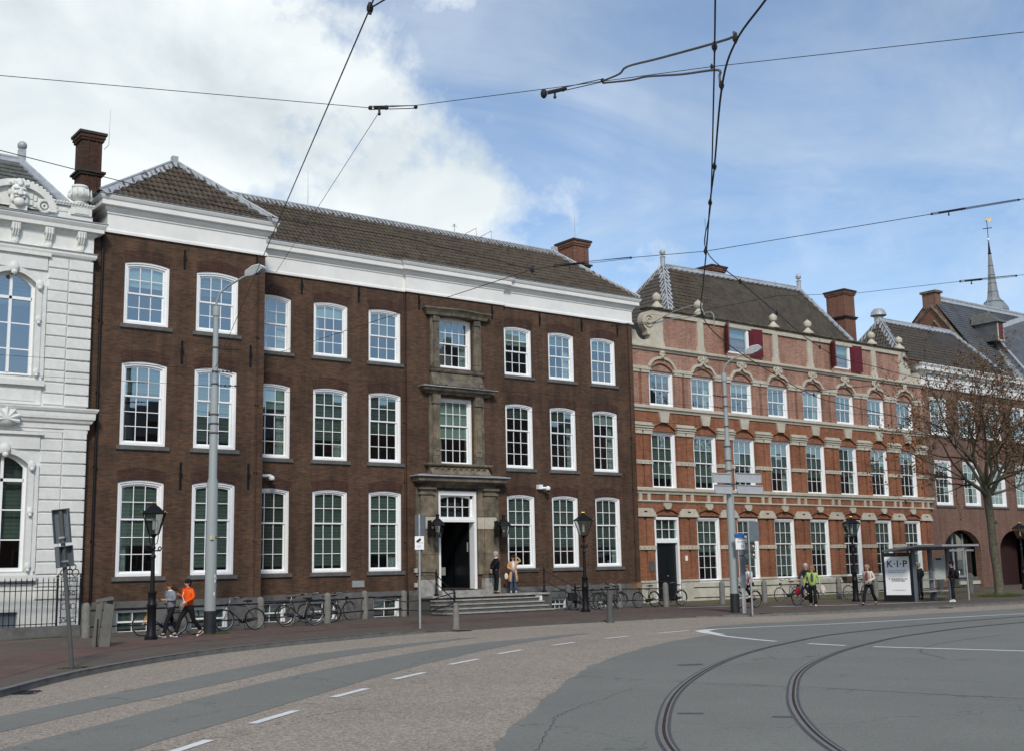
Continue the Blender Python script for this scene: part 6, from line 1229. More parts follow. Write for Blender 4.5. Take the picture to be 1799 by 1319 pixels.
# ================================================================== BICYCLES
BK = {}
def bike_mesh():
    def wheel():
        t_ = MB().torus((0, 0, 0), .335, .023, 'y', 30, 7).mesh('tyre', rubber, True); r_ = MB().torus((0, 0, 0), .313, .010, 'y', 30, 5).mesh('rim', chrome, True)
        s_ = MB(); s_.tube([(0, -.04, 0), (0, .04, 0)], .022, 8)
        for k in range(18): a = 2 * PI * k / 18; s_.tube([(.02 * math.cos(a), .02 * (-1) ** k, .02 * math.sin(a)), (.31 * math.cos(a + .12), 0, .31 * math.sin(a + .12))], .0018, 3, False)
        return t_, r_, s_.mesh('spokes', chrome)
    BK['wheel'] = wheel()
bike_mesh()
def bicycle(x, y, rz, lean, lab, col, col2=None, white_tyre=False, basket=None, low=True, crate=None, steer=0, g='bicycles parked along the facade'):
    fm = M('bicycle_paint_' + lab.split()[0], col, .35, var=.05, spec=.6); fm2 = fm if not col2 else M('bicycle_fork_paint', col2, .35, var=.05)
    t = thing('bicycle', lab, 'bicycle', (x, y, 0), rz, g); t.rotation_euler = (lean, 0, rz)
    for wx in (-.54, .56):
        w_ = put(BK['wheel'][0], 'wheel', t, (wx, 0, .355)); put(BK['wheel'][1], 'rim', w_); put(BK['wheel'][2], 'spokes', w_)
        if white_tyre: MB().torus((0, 0, 0), .335, .012, 'y', 26, 5).build('pale_sidewall', sign_white, w_).scale = (1, 1.9, 1)
    b = MB(); hub = Vector((-.54, 0, .355)); bbk = Vector((-.08, 0, .30)); st = Vector((-.26, 0, .84)); h1 = Vector((.37, 0, .90)); h0 = Vector((.41, 0, .70))
    b.tube([bbk, st], .019, 6); b.tube([h0, h1], .022, 6)
    if low: b.tube([bbk, (.12, 0, .42), (.30, 0, .60), h0], .019, 6)
    else: b.tube([bbk, h0], .016, 6); b.tube([(-.235, 0, .78), h1 - Vector((0, 0, .05))], .015, 6)
    for s_ in (-1, 1): b.tube([bbk, hub + Vector((0, .05 * s_, 0))], .009, 5); b.tube([st - Vector((0, 0, .1)), hub + Vector((0, .05 * s_, 0))], .008, 5)
    b.build('frame', fm, t)
    f = MB(); f.tube([h0, (.44, 0, .66)], .02, 6)
    for s_ in (-1, 1): f.tube([(.44, .05 * s_, .67), (.47, .05 * s_, .55), (.56, .05 * s_, .355)], .011, 5)
    fo = f.build('fork', fm2, t)
    hb = MB(); hb.tube([h1, (.34, 0, 1.03)], .013, 6); hb.tube([(.10, -.27, 1.06), (.24, -.25, 1.09), (.33, -.12, 1.04), (.35, 0, 1.03), (.33, .12, 1.04), (.24, .25, 1.09), (.10, .27, 1.06)], .012, 6); hb.build('handlebar', chrome, t)
    gr = MB()
    for s_ in (-1, 1): gr.tube([(.02, .275 * s_, 1.055), (.14, .268 * s_, 1.065)], .018, 6)
    gr.build('grips', rubber, t); MB().sphere((.47, 0, .86), .05, 8, 6).build('headlamp', black_iron, t)
    s_ = MB(); s_.tube([st, (-.285, 0, .95)], .012, 6); s_.add([(-.42, -.1, .97), (-.42, .1, .97), (-.25, .06, .985), (-.10, .02, .965), (-.10, -.02, .965), (-.25, -.06, .985), (-.40, -.07, .92), (-.40, .07, .92), (-.12, 0, .94)], [(0, 1, 2, 5), (2, 3, 4, 5), (0, 6, 7, 1), (1, 7, 8, 3, 2), (0, 5, 4, 8, 6), (3, 8, 4), (6, 8, 7)]); s_.build('saddle', rubber, t)
    mg = MB()
    for wx, a0, a1 in ((-.54, R(10), R(195)), (.56, R(35), R(160))):
        n_ = 14
        for k in range(n_):
            a, c = a0 + (a1 - a0) * k / n_, a0 + (a1 - a0) * (k + 1) / n_; mg.add([(wx + .375 * math.cos(a), -.025, .355 + .375 * math.sin(a)), (wx + .375 * math.cos(a), .025, .355 + .375 * math.sin(a)), (wx + .375 * math.cos(c), .025, .355 + .375 * math.sin(c)), (wx + .375 * math.cos(c), -.025, .355 + .375 * math.sin(c))], [(0, 1, 2, 3)])
    mg.build('mudguards', fm2 if white_tyre else fm, t)
    rk = MB(); rk.box(-.85, -.36, -.07, -.055, .745, .757); rk.box(-.85, -.36, .055, .07, .745, .757)
    for q in (-.8, -.6, -.42): rk.box(q, q + .015, -.07, .07, .745, .757)
    for q in (-1, 1): rk.tube([(-.62, .07 * q, .75), (-.54, .06 * q, .36)], .006, 4)
    rk.build('carrier', black_iron, t)
    cg = MB(); cg.lathe([(.09, -.008), (.09, .008)], n=14); cgo = cg.build('chainwheel', chrome, t, loc=(-.08, -.05, .30)); cgo.rotation_euler = (R(90), 0, 0)
    cc = MB(); cc.prism_y([(-.58, .31), (-.08, .22), (.03, .27), (.03, .34), (-.08, .38), (-.58, .41)], -.055, -.04); cc.build('chaincase', rubber, t)
    pd = MB(); pd.tube([(-.08, -.08, .30), (.03, -.09, .17)], .008, 5); pd.tube([(-.08, .06, .30), (-.19, .07, .43)], .008, 5); pd.box(-.02, .08, -.17, -.09, .16, .18); pd.box(-.24, -.14, .07, .15, .42, .44); pd.build('pedals', black_iron, t)
    if basket:
        q = MB(); q.add([(.42, -.15, .86), (.70, -.15, .86), (.70, .15, .86), (.42, .15, .86), (.38, -.2, 1.10), (.76, -.2, 1.10), (.76, .2, 1.10), (.38, .2, 1.10)], [(0, 3, 2, 1), (0, 1, 5, 4), (1, 2, 6, 5), (2, 3, 7, 6), (3, 0, 4, 7)]); bo_ = q.build('basket', basket, t)
        q = MB(); [q.tube([(x0, y0, 1.10), (x1, y1, 1.10)], .012, 5) for x0, y0, x1, y1 in ((.38, -.2, .76, -.2), (.76, -.2, .76, .2), (.76, .2, .38, .2), (.38, .2, .38, -.2))]; q.build('basket_rim', basket, bo_)
    if crate:
        q = MB(); q.box(-.88, -.36, -.18, .18, .765, .78)
        for z0, z1 in ((.78, .84), (.87, .93), (.96, 1.03)): q.box(-.88, -.36, -.18, -.165, z0, z1); q.box(-.88, -.36, .165, .18, z0, z1); q.box(-.88, -.865, -.18, .18, z0, z1); q.box(-.375, -.36, -.18, .18, z0, z1)
        for cx_, cy_ in ((-.88, -.18), (-.39, -.18), (-.88, .15), (-.39, .15)): q.box(cx_, cx_ + .03, cy_, cy_ + .03, .78, 1.03)
        q.build('rear_crate', crate, t)
    if not lean == 0: MB().tube([(-.1, .05, .28), (-.14, .14, .0)], .007, 5).build('kickstand', black_iron, t)
    return t
blk = (.012, .012, .013); wick = M('brown_wicker', (.10, .055, .03), .9, var=.4, scale=30); woodc = M('wooden_crate', (.30, .19, .10), .8, var=.25, scale=9)
bicycle(13.95, 37.05, PI, R(4), 'orange fronted bicycle with a dark blue frame behind the black lamp post at the left', (.012, .014, .075), (.62, .27, .02), low=True)
bicycle(16.85, 37.55, PI, R(3), 'black bicycle leaning behind the tall grey left mast, front wheel half hidden', blk, low=False)
bicycle(19.5, 38.35, PI, R(4), 'black bicycle with bright rims and grey mudguards, parked left of the middle stone post', blk, low=True, white_tyre=True)
bicycle(21.25, 40.3, R(125), R(-4), 'black bicycle seen partly end-on just behind the middle stone post', blk, low=False)
bicycle(22.5, 41.0, R(20), R(-4), 'black bicycle with a bright rear wheel, rightmost of the group left of the entrance steps', blk, white_tyre=True)
bicycle(20.2, 39.9, R(-12), R(-3), 'dark bicycle squeezed behind the bright rimmed one, left of the steps', blk, low=False)
bicycle(34.05, 40.1, R(-10), R(-4), 'black bicycle with rear panniers, leftmost right of the steps, behind the lamp post', blk, low=True)
bicycle(34.6, 39.0, R(8), R(3), 'grey black bicycle with pale tyres directly beside the lamp post right of the steps', (.05, .05, .052), white_tyre=True, low=True)
bicycle(35.7, 40.3, R(170), R(-4), 'dark bicycle on the far side of the rails, beside the wooden crate bicycle', blk, low=True)
bicycle(37.0, 39.3, PI + .1, R(3), 'black bicycle with a brown wooden crate over its front wheel', blk, low=False, basket=woodc)
bicycle(38.9, 39.6, PI, R(-3), 'black bicycle carrying a black plastic crate, nearest to the black door', blk, low=False, basket=M('black_plastic_crate', (.015, .015, .016), .6))
bicycle(45.0, 38.0, PI - .05, R(3), 'white fronted bicycle with a dark frame standing alone against the rails of the red building', (.02, .02, .022), (.6, .6, .57), white_tyre=True)
bicycle(48.9, 36.9, PI - .25, R(2), 'pale bicycle with a brown wicker basket behind the third street lamp', (.35, .34, .31), basket=wick, white_tyre=True)
# pannier on the leftmost of the right group
tb = bpy.data.objects['bicycle.006']; MB().box(-.85, -.45, -.2, -.07, .4, .75).build('pannier', rubber, tb)
# ================================================================== TREE
random.seed(21)
def tree():
    t = thing('tree', 'young tree with mottled grey trunk and sparse reddish leaves in front of the annex', 'tree', (54.73, 32.91, 0))
    MB().tube([(0, 0, -.1), (0.0, 0, .15), (-.05, 0, 1.2), (-.16, .05, 2.4), (-.26, 0, 3.6), (-.38, 0, 4.7), (-.42, 0, 5.2)], [.30, .235, .21, .20, .195, .20, .215], 14).build('trunk', bark, t, True)
    b = MB(); b.sphere((-.12, -.17, 3.62), .1, 8, 6); b.sphere((-.18, -.16, 2.6), .06, 8, 6); b.build('knot', bark, t, True)
    tips = []; limbs = []; tw = MB()
    def grow(p, d, r, L_, lvl, mb):
        n_ = 4; pts = [p.copy()]; rs = [r]
        for k in range(n_):
            d = (d + Vector((random.gauss(0, .16), random.gauss(0, .16), random.gauss(.05, .12)))).normalized(); p = p + d * (L_ / n_); pts.append(p.copy()); rs.append(r * (1 - .5 * (k + 1) / n_))
        mb.tube(pts, rs, 7 if lvl == 0 else (5 if lvl < 3 else 3), False)
        if lvl >= 2: tips.extend(pts[1:] if lvl > 2 else pts[2:])
        if lvl < 4:
            for k in range((3, 2, 2, 1)[lvl]):
                i = random.choice((1, 2, 3, 4) if lvl else (2, 3, 4, 4)); q = pts[i]; a = random.uniform(0, 2 * PI); side = d.cross(Vector((math.cos(a), math.sin(a), .3))).normalized()
                grow(q, (d * random.uniform(.4, .9) + side * random.uniform(.5, 1.0) + Vector((0, 0, .12))).normalized(), rs[i] * .62, L_ * random.uniform(.55, .78), lvl + 1, tw)
            grow(pts[-1], d, rs[-1] * .9, L_ * .7, lvl + 1, tw)
    start = Vector((-.42, 0, 5.15))
    for a_deg, el, L_, r in ((180, 28, 3.3, .12), (205, 12, 3.0, .09), (160, 48, 3.0, .11), (95, 60, 2.8, .10), (-85, 55, 2.8, .10), (60, 78, 3.3, .13), (20, 46, 3.2, .12), (-10, 26, 3.2, .12), (-40, 55, 2.9, .10), (235, 50, 2.9, .1), (270, 18, 2.3, .08), (345, 10, 2.8, .08)):
        a = R(a_deg); e = R(el); m_ = MB(); d = Vector((math.cos(a) * math.cos(e), math.sin(a) * math.cos(e), math.sin(e))); grow(start + Vector((0, 0, random.uniform(-.4, .35))), d, r, L_, 0, m_); m_.build('limb', bark, t, True)
    tw.build('twigs', twig, t, kind='stuff')
    lv = MB(); lv.cur = 0
    for p in tips:
        for q in range(random.choice((0, 1, 2, 4, 6))):
            c = p + Vector((random.gauss(0, .13), random.gauss(0, .13), random.gauss(0, .11))); s = random.uniform(.035, .085); lv.cur = 0 if random.random() < .72 else 1
            u = Vector((random.gauss(0, 1), random.gauss(0, 1), random.gauss(0, 1))).normalized(); w_ = u.cross(Vector((random.gauss(0, 1), random.gauss(0, 1), random.gauss(0, 1)))).normalized(); lv.add([c - u * s, c + w_ * s * .6, c + u * s, c - w_ * s * .6], [(0, 1, 2, 3)])
    lv.build('leaves', leafm, t, kind='stuff'); return t
tree()
g_ = MB()
def tuft(cx_, cy_, rx, ry, n_, h, z=0):
    for _ in range(n_):
        a = random.uniform(0, 2 * PI); q = math.sqrt(random.random()); x, y = cx_ + rx * q * math.cos(a), cy_ + ry * q * math.sin(a); hh = h * random.uniform(.4, 1) * (1.1 - q * .6); w_ = .012; dx, dy = random.gauss(0, .05), random.gauss(0, .05)
        g_.add([(x - w_, y, z), (x + w_, y, z), (x + dx, y + dy, z + hh)], [(0, 1, 2)])
tuft(54.7, 32.9, 1.3, .9, 1800, .28); tuft(15.3, 36.2, .6, .4, 500, .10); tuft(7.9, 25.8, .35, .2, 160, .05); tuft(50.0, 33.6, 3.5, 1.0, 1500, .06); tuft(58, 32.6, 3.0, .5, 600, .12); tuft(11, 38.9, 1.0, .15, 200, .06)
for _ in range(900):
    x = random.uniform(40, 66); tuft(x, 42.3 + .0304 * x - random.random() ** 2 * 1.5, .1, .1, 1, .06)
o = g_.build('grass', grassm, kind='stuff'); tag(o, 'small tufts of green grass and weeds around the tree, masts and wall foot', 'grass')
# litter and leaves on the road edge
g_ = MB()
for _ in range(260):
    p = random.choice([e for e in EDGE if 4 < e[0] < 50]); x, y = p[0] + random.gauss(.3, .5), p[1] - abs(random.gauss(.1, .35)); s = random.uniform(.01, .035); a = random.uniform(0, PI)
    g_.add([(x + s * math.cos(a), y + s * math.sin(a), RZ + .02), (x - s * math.sin(a), y + s * math.cos(a), RZ + .02 + s * .3), (x - s * math.cos(a), y - s * math.sin(a), RZ + .02), (x + s * math.sin(a), y - s * math.cos(a), RZ + .02 + s * .3)], [(0, 1, 2, 3)])
o = g_.build('litter', M('pale_litter', (.42, .37, .28), .9, var=.5, scale=40), kind='stuff'); tag(o, 'tiny pale leaves and crumbs of litter lying along the gutter', 'litter')
# ================================================================== OVERHEAD WIRES
def cable(name, lab, pts, r, cat='wire', k=1, parts=()):
    ox = Vector(pts[0]); c = MB(); c.tube([Vector(p) - ox for p in (smooth_line(pts, 6) if k else pts)], r, 6)
    if parts:
        t = thing(name, lab, cat, tuple(ox)); c.build('cable', wire_mat, t, True); return t
    o = c.build(name, wire_mat, None, True, tuple(ox)); return tag(o, lab, cat)
def fitting(parent, p, r=.05, nm='clamp'): b = MB(); q = Vector(p) - parent.location; b.sphere(q, r, 8, 6, (1, 1, 1.5)); b.tube([q - Vector((0, 0, r * 1.7)), q + Vector((0, 0, r * 1.7))], r * .5, 6); b.build(nm, wire_mat, parent)
cz = 5.6
w_ = cable('contact_wire', 'thick black tram wire entering at the top right and bending down over the rails', [(5.0, 3.5, cz), (5.55, 4.33, cz), (5.85, 4.85, cz), (6.17, 5.41, cz), (6.70, 6.04, cz), (8.04, 7.39, cz), (8.84, 8.21, cz), (10.21, 9.58, cz), (11.44, 10.82, cz), (12.92, 12.27, cz), (14.68, 13.49, cz), (17.41, 15.02, cz), (21.51, 17.09, cz), (23.63, 17.77, cz), (28.28, 18.88, cz), (35.49, 20.07, cz), (60, 20.5, cz)], .0085, parts=1)
for p in ((6.17, 5.41, cz + .03), (6.72, 6.06, cz + .03), (8.04, 7.39, cz), (8.84, 8.21, cz), (12.92, 12.27, cz + .03), (21.51, 17.09, cz + .03)): fitting(w_, p, .022)
w_ = cable('contact_wire', 'black tram wire falling almost vertically, then crossing the red roof to the right', [(4.6, 4.1, cz + .0), (5.23, 4.72, cz), (5.57, 5.04, cz), (6.61, 6.04, cz), (8.89, 8.25, cz), (10.21, 9.58, cz), (11.75, 10.44, cz), (13.74, 11.52, cz), (16.65, 13.04, cz), (18.91, 13.77, cz), (25.52, 14.33, cz), (50, 13, cz)], .0065, parts=1)
for p in ((6.1, 5.55, cz), (11.75, 10.44, cz), (13.74, 11.52, cz), (16.65, 13.04, cz)): fitting(w_, p, .022)
w_ = cable('span_wire', 'thin span wire crossing the whole upper sky with a turnbuckle left of the middle', [(-6, 17.0, 7.6), (3.06, 13.55, 7.5), (7.0, 12.04, 7.5), (7.42, 11.66, 7.5), (8.47, 10.3, 7.5), (9.6, 8.79, 7.5), (11.75, 6.23, 7.5), (13.3, 4.3, 7.5)], .0042, k=0, parts=1)
def turnbuckle(parent, a, b, s=1.0):
    a, b = Vector(a) - parent.location, Vector(b) - parent.location; d = (b - a); u = d.normalized(); v = u.cross(Vector((0, 0, 1))).normalized() * .018 * s; up_ = Vector((0, 0, .022 * s)); m_ = MB()
    m_.tube([a + up_, b + up_ * .8], .006 * s, 5); m_.tube([a - up_, b - up_ * .8], .006 * s, 5); m_.sphere(a, .028 * s, 8, 6); m_.sphere(b, .026 * s, 8, 6); m_.sphere(a + d * .35, .022 * s, 8, 6, (1, 1, 1.5)); m_.tube([a + d * .08 , a + d * .4], .015 * s, 6); m_.tube([a + d * .2, a + d * .2 - Vector((0, 0, .07 * s))], .014 * s, 6); m_.sphere(a + d * .2 - Vector((0, 0, .08 * s)), .022 * s, 7, 5)
    m_.build('turnbuckle', wire_mat, parent)
turnbuckle(w_, (7.0, 12.04, 7.5), (7.42, 11.66, 7.48)); fitting(w_, (9.6, 8.79, 7.5), .02)
cable('stay_wire', 'thin wire hanging down from the turnbuckle towards the left mast', [(7.07, 11.96, 7.42), (15.16, 36.25, 8.4)], .0042, k=0)
w_ = cable('stay_wire', 'thicker wire rising steeply from the left mast to the top edge of the photo', [(15.2, 36.1, 8.5), (5.37, 9.24, 7.2), (4.91, 7.97, 7.2), (3.5, 4.2, 7.1)], .008, k=0, parts=1); fitting(w_, (5.37, 9.24, 7.2), .035); MB().tube([Vector(p) - w_.location for p in ((5.37, 9.24, 7.2), (5.48, 9.1, 7.28), (5.6, 8.95, 7.3), (5.7, 8.6, 7.5))], .008, 6).build('jumper_cable', wire_mat, w_)
w_ = cable('span_wire', 'thin span wire from the left edge across the brown roof to the right edge', [(-8, 14, 6.6), (2.96, 12.91, 6.4), (6.08, 13.44, 6.35), (8.17, 13.3, 6.35), (10.94, 13.9, 6.4), (11.38, 13.01, 6.4), (12.43, 11.68, 6.4), (14.02, 7.64, 6.4), (15.5, 3.9, 6.5)], .0048, k=0, parts=1)
turnbuckle(w_, (11.1, 13.55, 6.4), (11.75, 12.55, 6.4), .7); turnbuckle(w_, (13.6, 8.7, 6.4), (14.0, 7.7, 6.4), .6); fitting(w_, (10.94, 13.9, 6.4), .035); fitting(w_, (12.43, 11.68, 6.4), .03)
cable('stay_wire', 'thin wire from the left mast up to the knot in front of the brown roof', [(15.2, 36.2, 8.3), (10.94, 13.9, 6.4)], .006, k=0)
cable('stay_wire', 'thin wire from the knot in front of the brown roof down to the right', [(11.75, 12.55, 6.38), (12.43, 11.68, 5.95), (10.21, 9.58, 5.65)], .004, k=0) if False else None
pa = thing('pull_off_arms', 'pair of curved steel arms holding the bending tram wire against the blue sky', 'wire arm', (8.15, 9.91, 7.3)); oo = Vector((8.15, 9.91, 7.3))
for pts in ([(8.01, 8.9, 6.98), (7.75, 8.35, 6.80), (7.35, 7.8, 6.58), (6.95, 6.95, 6.25), (6.45, 5.72, 5.82), (6.35, 5.58, 5.79), (6.23, 5.47, 5.66)], [(8.0, 8.88, 6.95), (8.0, 8.45, 6.83), (7.9, 8.1, 6.72), (7.4, 7.15, 6.28), (6.85, 6.22, 5.85), (6.79, 6.14, 5.75), (6.77, 6.12, 5.66)]): MB().tube([Vector(p) - oo for p in smooth_line(pts, 4)], .0105, 8).build('curved_arm', M_arm if 'M_arm' in globals() else seam, pa, True)
turnbuckle(pa, (8.22, 10.15, 7.32), (8.0, 8.88, 6.98), .9); b = MB(); b.sphere((.07, .24, .02), .04, 8, 6, (1, 1, 1.5)); b.build('eye_clamp', wire_mat, pa)
w_ = cable('span_wire', 'thin span wire crossing in front of the red roof and the church spire', [(4.0, 40.0, 10.4), (15.2, 16.84, 6.5), (15.75, 16.38, 6.5), (15.7, 14.89, 6.5), (15.97, 13.36, 6.5), (17.94, 10.68, 6.5), (18.29, 10.09, 6.5), (19.6, 7.9, 6.5)], .004, k=0, parts=1) if False else cable('span_wire', 'thin span wire crossing in front of the red roof and the church spire', [(15.2, 16.84, 6.5), (15.75, 16.38, 6.5), (15.75, 14.89, 6.5), (15.97, 13.36, 6.5), (16.99, 12.51, 6.5), (17.94, 10.68, 6.5), (18.6, 9.6, 6.5), (19.6, 7.9, 6.5)], .004, k=0, parts=1)
turnbuckle(w_, (17.8, 10.95, 6.5), (18.25, 10.2, 6.5), .7); turnbuckle(w_, (15.2, 16.84, 6.5), (15.75, 16.2, 6.5), .8)
pa = thing('pull_off_arms', 'pair of thin curved arms holding the tram wire in front of the scrolled gable', 'wire arm', (15.75, 16.38, 6.5)); oo = Vector((15.75, 16.38, 6.5))
for pts in ([(15.75, 16.3, 6.5), (15.2, 15.2, 6.45), (14.6, 14.1, 6.3), (13.9, 13.25, 6.05), (12.98, 12.3, 5.68)], [(15.75, 16.3, 6.48), (15.1, 15.1, 6.3), (14.4, 14.0, 6.05), (13.9, 13.0, 5.9), (13.9, 12.95, 5.66)]): MB().tube([Vector(p) - oo for p in smooth_line(pts, 4)], .009, 6).build('curved_arm', galv, pa, True)
w_ = cable('span_wire', 'thin wire from the right mast past its lamp head to the middle of the junction', [(34.8, 32.1, 8.4), (24.9, 17.9, 6.2), (21.51, 17.0, 5.7)], .006, k=0, parts=1)
w_ = cable('span_wire', 'thin wire from the right mast across the red facade towards the annex', [(34.9, 32.05, 8.0), (46, 25, 7.2), (60, 16, 7.0)], .006, k=0)
cable('span_wire', 'thin wire running low across all the brown facade windows at first floor height', [(-5, 39.2, 7.9), (15.2, 36.3, 7.92), (34.8, 32.2, 7.2)], .006, k=0)
cable('span_wire', 'second thin wire just above the one crossing the brown first floor windows', [(-5, 39.2, 8.6), (15.2, 36.3, 8.45), (34.8, 32.2, 8.0)], .006, k=0)
for i, (x, y, z0, z1) in enumerate([(13.74, 11.52, cz, 6.1), (16.65, 13.04, cz, 6.15), (21.51, 17.09, cz, 6.2), (10.21, 9.58, cz, 6.0)]):
    tag(MB().tube([(0, 0, 0), (0, 0, z1 - z0)], .003, 4).build('dropper_wire', wire_mat, None, False, (x, y, z0)), 'short thin vertical dropper above the tram wire ' + ('over the first red shutters', 'over the middle of the parapet', 'near the second shuttered window', 'at the knot left of the red roof')[i], 'wire')
# ================================================================== PEOPLE
PM = {}
def cloth(name, col, rough=.85, var=.15, scale=14): 
    if name not in PM: PM[name] = M(name, col, rough, var=var, scale=scale, bump=.25, spec=.12)
    return PM[name]
skin_m = M('skin', (.50, .29, .20), .55, var=.06, scale=9); skin_d = M('tanned_skin', (.40, .21, .14), .55, var=.06, scale=9)
def skinned(name, verts, edges, mat, parent, sub=1, root=0):
    """grow one continuous surface round a skeleton of joints"""
    me = bpy.data.meshes.new(name + '_cage'); me.from_pydata([v[0] for v in verts], edges, [])
    o = bpy.data.objects.new(name + '_cage', me); C.objects.link(o)
    sk = o.modifiers.new('skin', 'SKIN'); sk.use_smooth_shade = True
    if not me.skin_vertices: me.skin_vertices.new() if hasattr(me.skin_vertices, 'new') else None
    bm = bmesh.new(); bm.from_mesh(me); ly = bm.verts.layers.skin.verify(); bm.verts.ensure_lookup_table()
    for i, v in enumerate(bm.verts):
        r = verts[i][1]; v[ly].radius = (r, r) if not isinstance(r, tuple) else r; v[ly].use_root = (i == root); v[ly].use_loose = False
    bm.to_mesh(me); bm.free()
    ss = o.modifiers.new('sub', 'SUBSURF'); ss.levels = sub; ss.render_levels = sub
    dg = bpy.context.evaluated_depsgraph_get(); dg.update(); m2 = bpy.data.meshes.new_from_object(o.evaluated_get(dg)); m2.name = name
    bpy.data.objects.remove(o); bpy.data.meshes.remove(me)
    m2.materials.clear(); m2.materials.append(mat); m2.polygons.foreach_set('use_smooth', [True] * len(m2.polygons))
    return put(m2, name, parent)
class G_:
    def __init__(s): s.v = []; s.e = []
    def n(s, p, r, link=None):
        s.v.append((tuple(p), r)); i = len(s.v) - 1
        if link is not None: s.e.append((link, i))
        return i
V = Vector
def person(lab, loc, rz, h, P, look, group=None):
    """P: joints in metres for a 1.75 m figure facing +X; look: clothing"""
    t = thing('person', lab, 'person', loc, rz, group); k = h / 1.75; t.scale = (k, k, k)
    pel = V(P['pelvis']); ch = V(P['chest']); nk = V(P['neck']); hd = V(P['head']); fwd = V(P.get('face', (1, 0, 0))).normalized(); side = V((0, 0, 1)).cross(fwd)
    sm = look.get('skin', skin_m); sh = P.get('shoulder', .175)
    axis = (nk - ch).normalized(); lat = V((0, 1, 0)); wl = pel.lerp(ch, .45)
    shl = [nk - axis * .06 + lat * sh * s for s in (1, -1)]; hips = [pel + V((0, .085 * s, -.03)) for s in (1, -1)]
    # body: one continuous skin
    g = G_(); a = g.n(pel, .115); w = g.n(wl, .10, a); c = g.n(ch, .115, w); n1 = g.n(nk, .055, c); n2 = g.n(nk.lerp(hd, .45), .05, n1)
    h1 = g.n(hd - V((0, 0, .045)) + fwd * .012, .072, n2); h2 = g.n(hd + V((0, 0, .02)), .088, h1); h3 = g.n(hd + V((0, 0, .085)) - fwd * .01, .062, h2)
    for i in (0, 1):
        s = (1, -1)[i]; el = V(P['elbow'][i]); wr = V(P['wrist'][i]); x = g.n(shl[i], .05, c); x = g.n(el, .038, x); x = g.n(wr, .026, x)
        hdir = (wr - el).normalized(); cup = V(P.get('curl', (.3, 0, -.2))); pd = hdir.cross(lat if abs(hdir.y) < .8 else V((1, 0, 0))).normalized(); palm = g.n(wr + hdir * .055, .026, x)
        for f in range(4):
            o_ = pd * ((f - 1.5) * .019); b_ = g.n(wr + hdir * .095 + o_, .0095, palm); b_ = g.n(wr + hdir * (.125 + .006 * (f in (1, 2))) + o_ + cup * .03, .0085, b_); g.n(wr + hdir * (.145 + .01 * (f in (1, 2))) + o_ + cup * .075, .0075, b_)
        th = g.n(wr + hdir * .05 - pd * .035, .011, palm); g.n(wr + hdir * .08 - pd * .052 + cup * .03, .009, th)
        x = g.n(hips[i], .085, a); x = g.n(P['knee'][i], .055, x); x = g.n(P['ankle'][i], .04, x); g.n(V(P['ankle'][i]) + V(P['foot'][i]) * .12 - V((0, 0, .04)), .032, x)
    body = skinned('body', g.v, g.e, sm, t)
    f_ = MB(); f_.sphere(hd + fwd * .092 - V((0, 0, .012)), .014, 8, 6, (1, 1, 1.6))
    for s in (1, -1): f_.sphere(hd + side * .088 * s - V((0, 0, .01)), .022, 7, 5, (.6, .5, 1.2))
    f_.build('nose_and_ears', sm, body, True)
    e_ = MB()
    for s in (1, -1): e_.sphere(hd + fwd * .083 + side * .032 * s + V((0, 0, .018)), .011, 7, 5)
    e_.build('eyes', ink, body, True); MB().sphere(hd + fwd * .080 - V((0, 0, .052)), .014, 8, 5, (.7, 1.5, .4)).build('mouth', skin_d, body, True)
    if look.get('glasses'): q = MB(); [q.sphere(hd + fwd * .094 + side * .034 * s + V((0, 0, .018)), .024, 8, 6, (.35, 1, .8)) for s in (1, -1)]; q.tube([hd + fwd * .07 + side * .08, hd + side * .09], .004, 4); q.build('sunglasses', ink, body, True)
    # hair
    hm = cloth(*look['hair']); hq = MB(); b0 = hd - fwd * .022 + V((0, 0, .035)); hq.sphere(b0, .104, 14, 10, (1, .95, .95)); hq.sphere(hd - fwd * .05 - V((0, 0, .02)), .088, 12, 8, (.8, 1, 1.0))
    rnd = random.Random(hash(lab) % 1000 if False else len(lab)); L_ = look.get('hair_len', 0)
    for q in range(22): a_ = rnd.uniform(PI * .55, PI * 1.45); e2 = rnd.uniform(-.2, 1.2); d_ = (fwd * math.cos(a_) + side * math.sin(a_)) * math.cos(e2) + V((0, 0, math.sin(e2))); hq.sphere(b0 + d_ * .088, rnd.uniform(.02, .034), 6, 5)
    if L_:
        for q in range(16):
            a_ = rnd.uniform(PI * .5, PI * 1.5); d_ = fwd * math.cos(a_) + side * math.sin(a_); p0 = b0 + d_ * .08; wv = V(look.get('wind', (0, 0, 0))); hq.tube([p0, p0 + d_ * .03 - V((0, 0, L_ * .4)) + wv * .3, p0 + d_ * .02 - V((0, 0, L_)) + wv * rnd.uniform(.5, 1.1)], [.03, .028, .008], 5)
    if look.get('bun'): hq.sphere(hd - fwd * .1 + V((0, 0, .08)), .045, 8, 6)
    hq.build('hair', hm, t, True)
    # trousers
    tm = cloth(*look['legs']); lw = look.get('leg_w', .065); g = G_(); a = g.n(pel + V((0, 0, .10)), .128)
    a2 = g.n(pel - V((0, 0, .02)), .125, a)
    for i in (0, 1): x = g.n(hips[i] - V((0, 0, .05)), .10, a2); x = g.n(V(hips[i]).lerp(V(P['knee'][i]), .5), .088, x); x = g.n(P['knee'][i], .070, x); x = g.n(V(P['knee'][i]).lerp(V(P['ankle'][i]), .5), lw + .004, x); g.n(V(P['ankle'][i]) + V((0, 0, .01)), lw, x)
    skinned('trousers', g.v, g.e, tm, t)
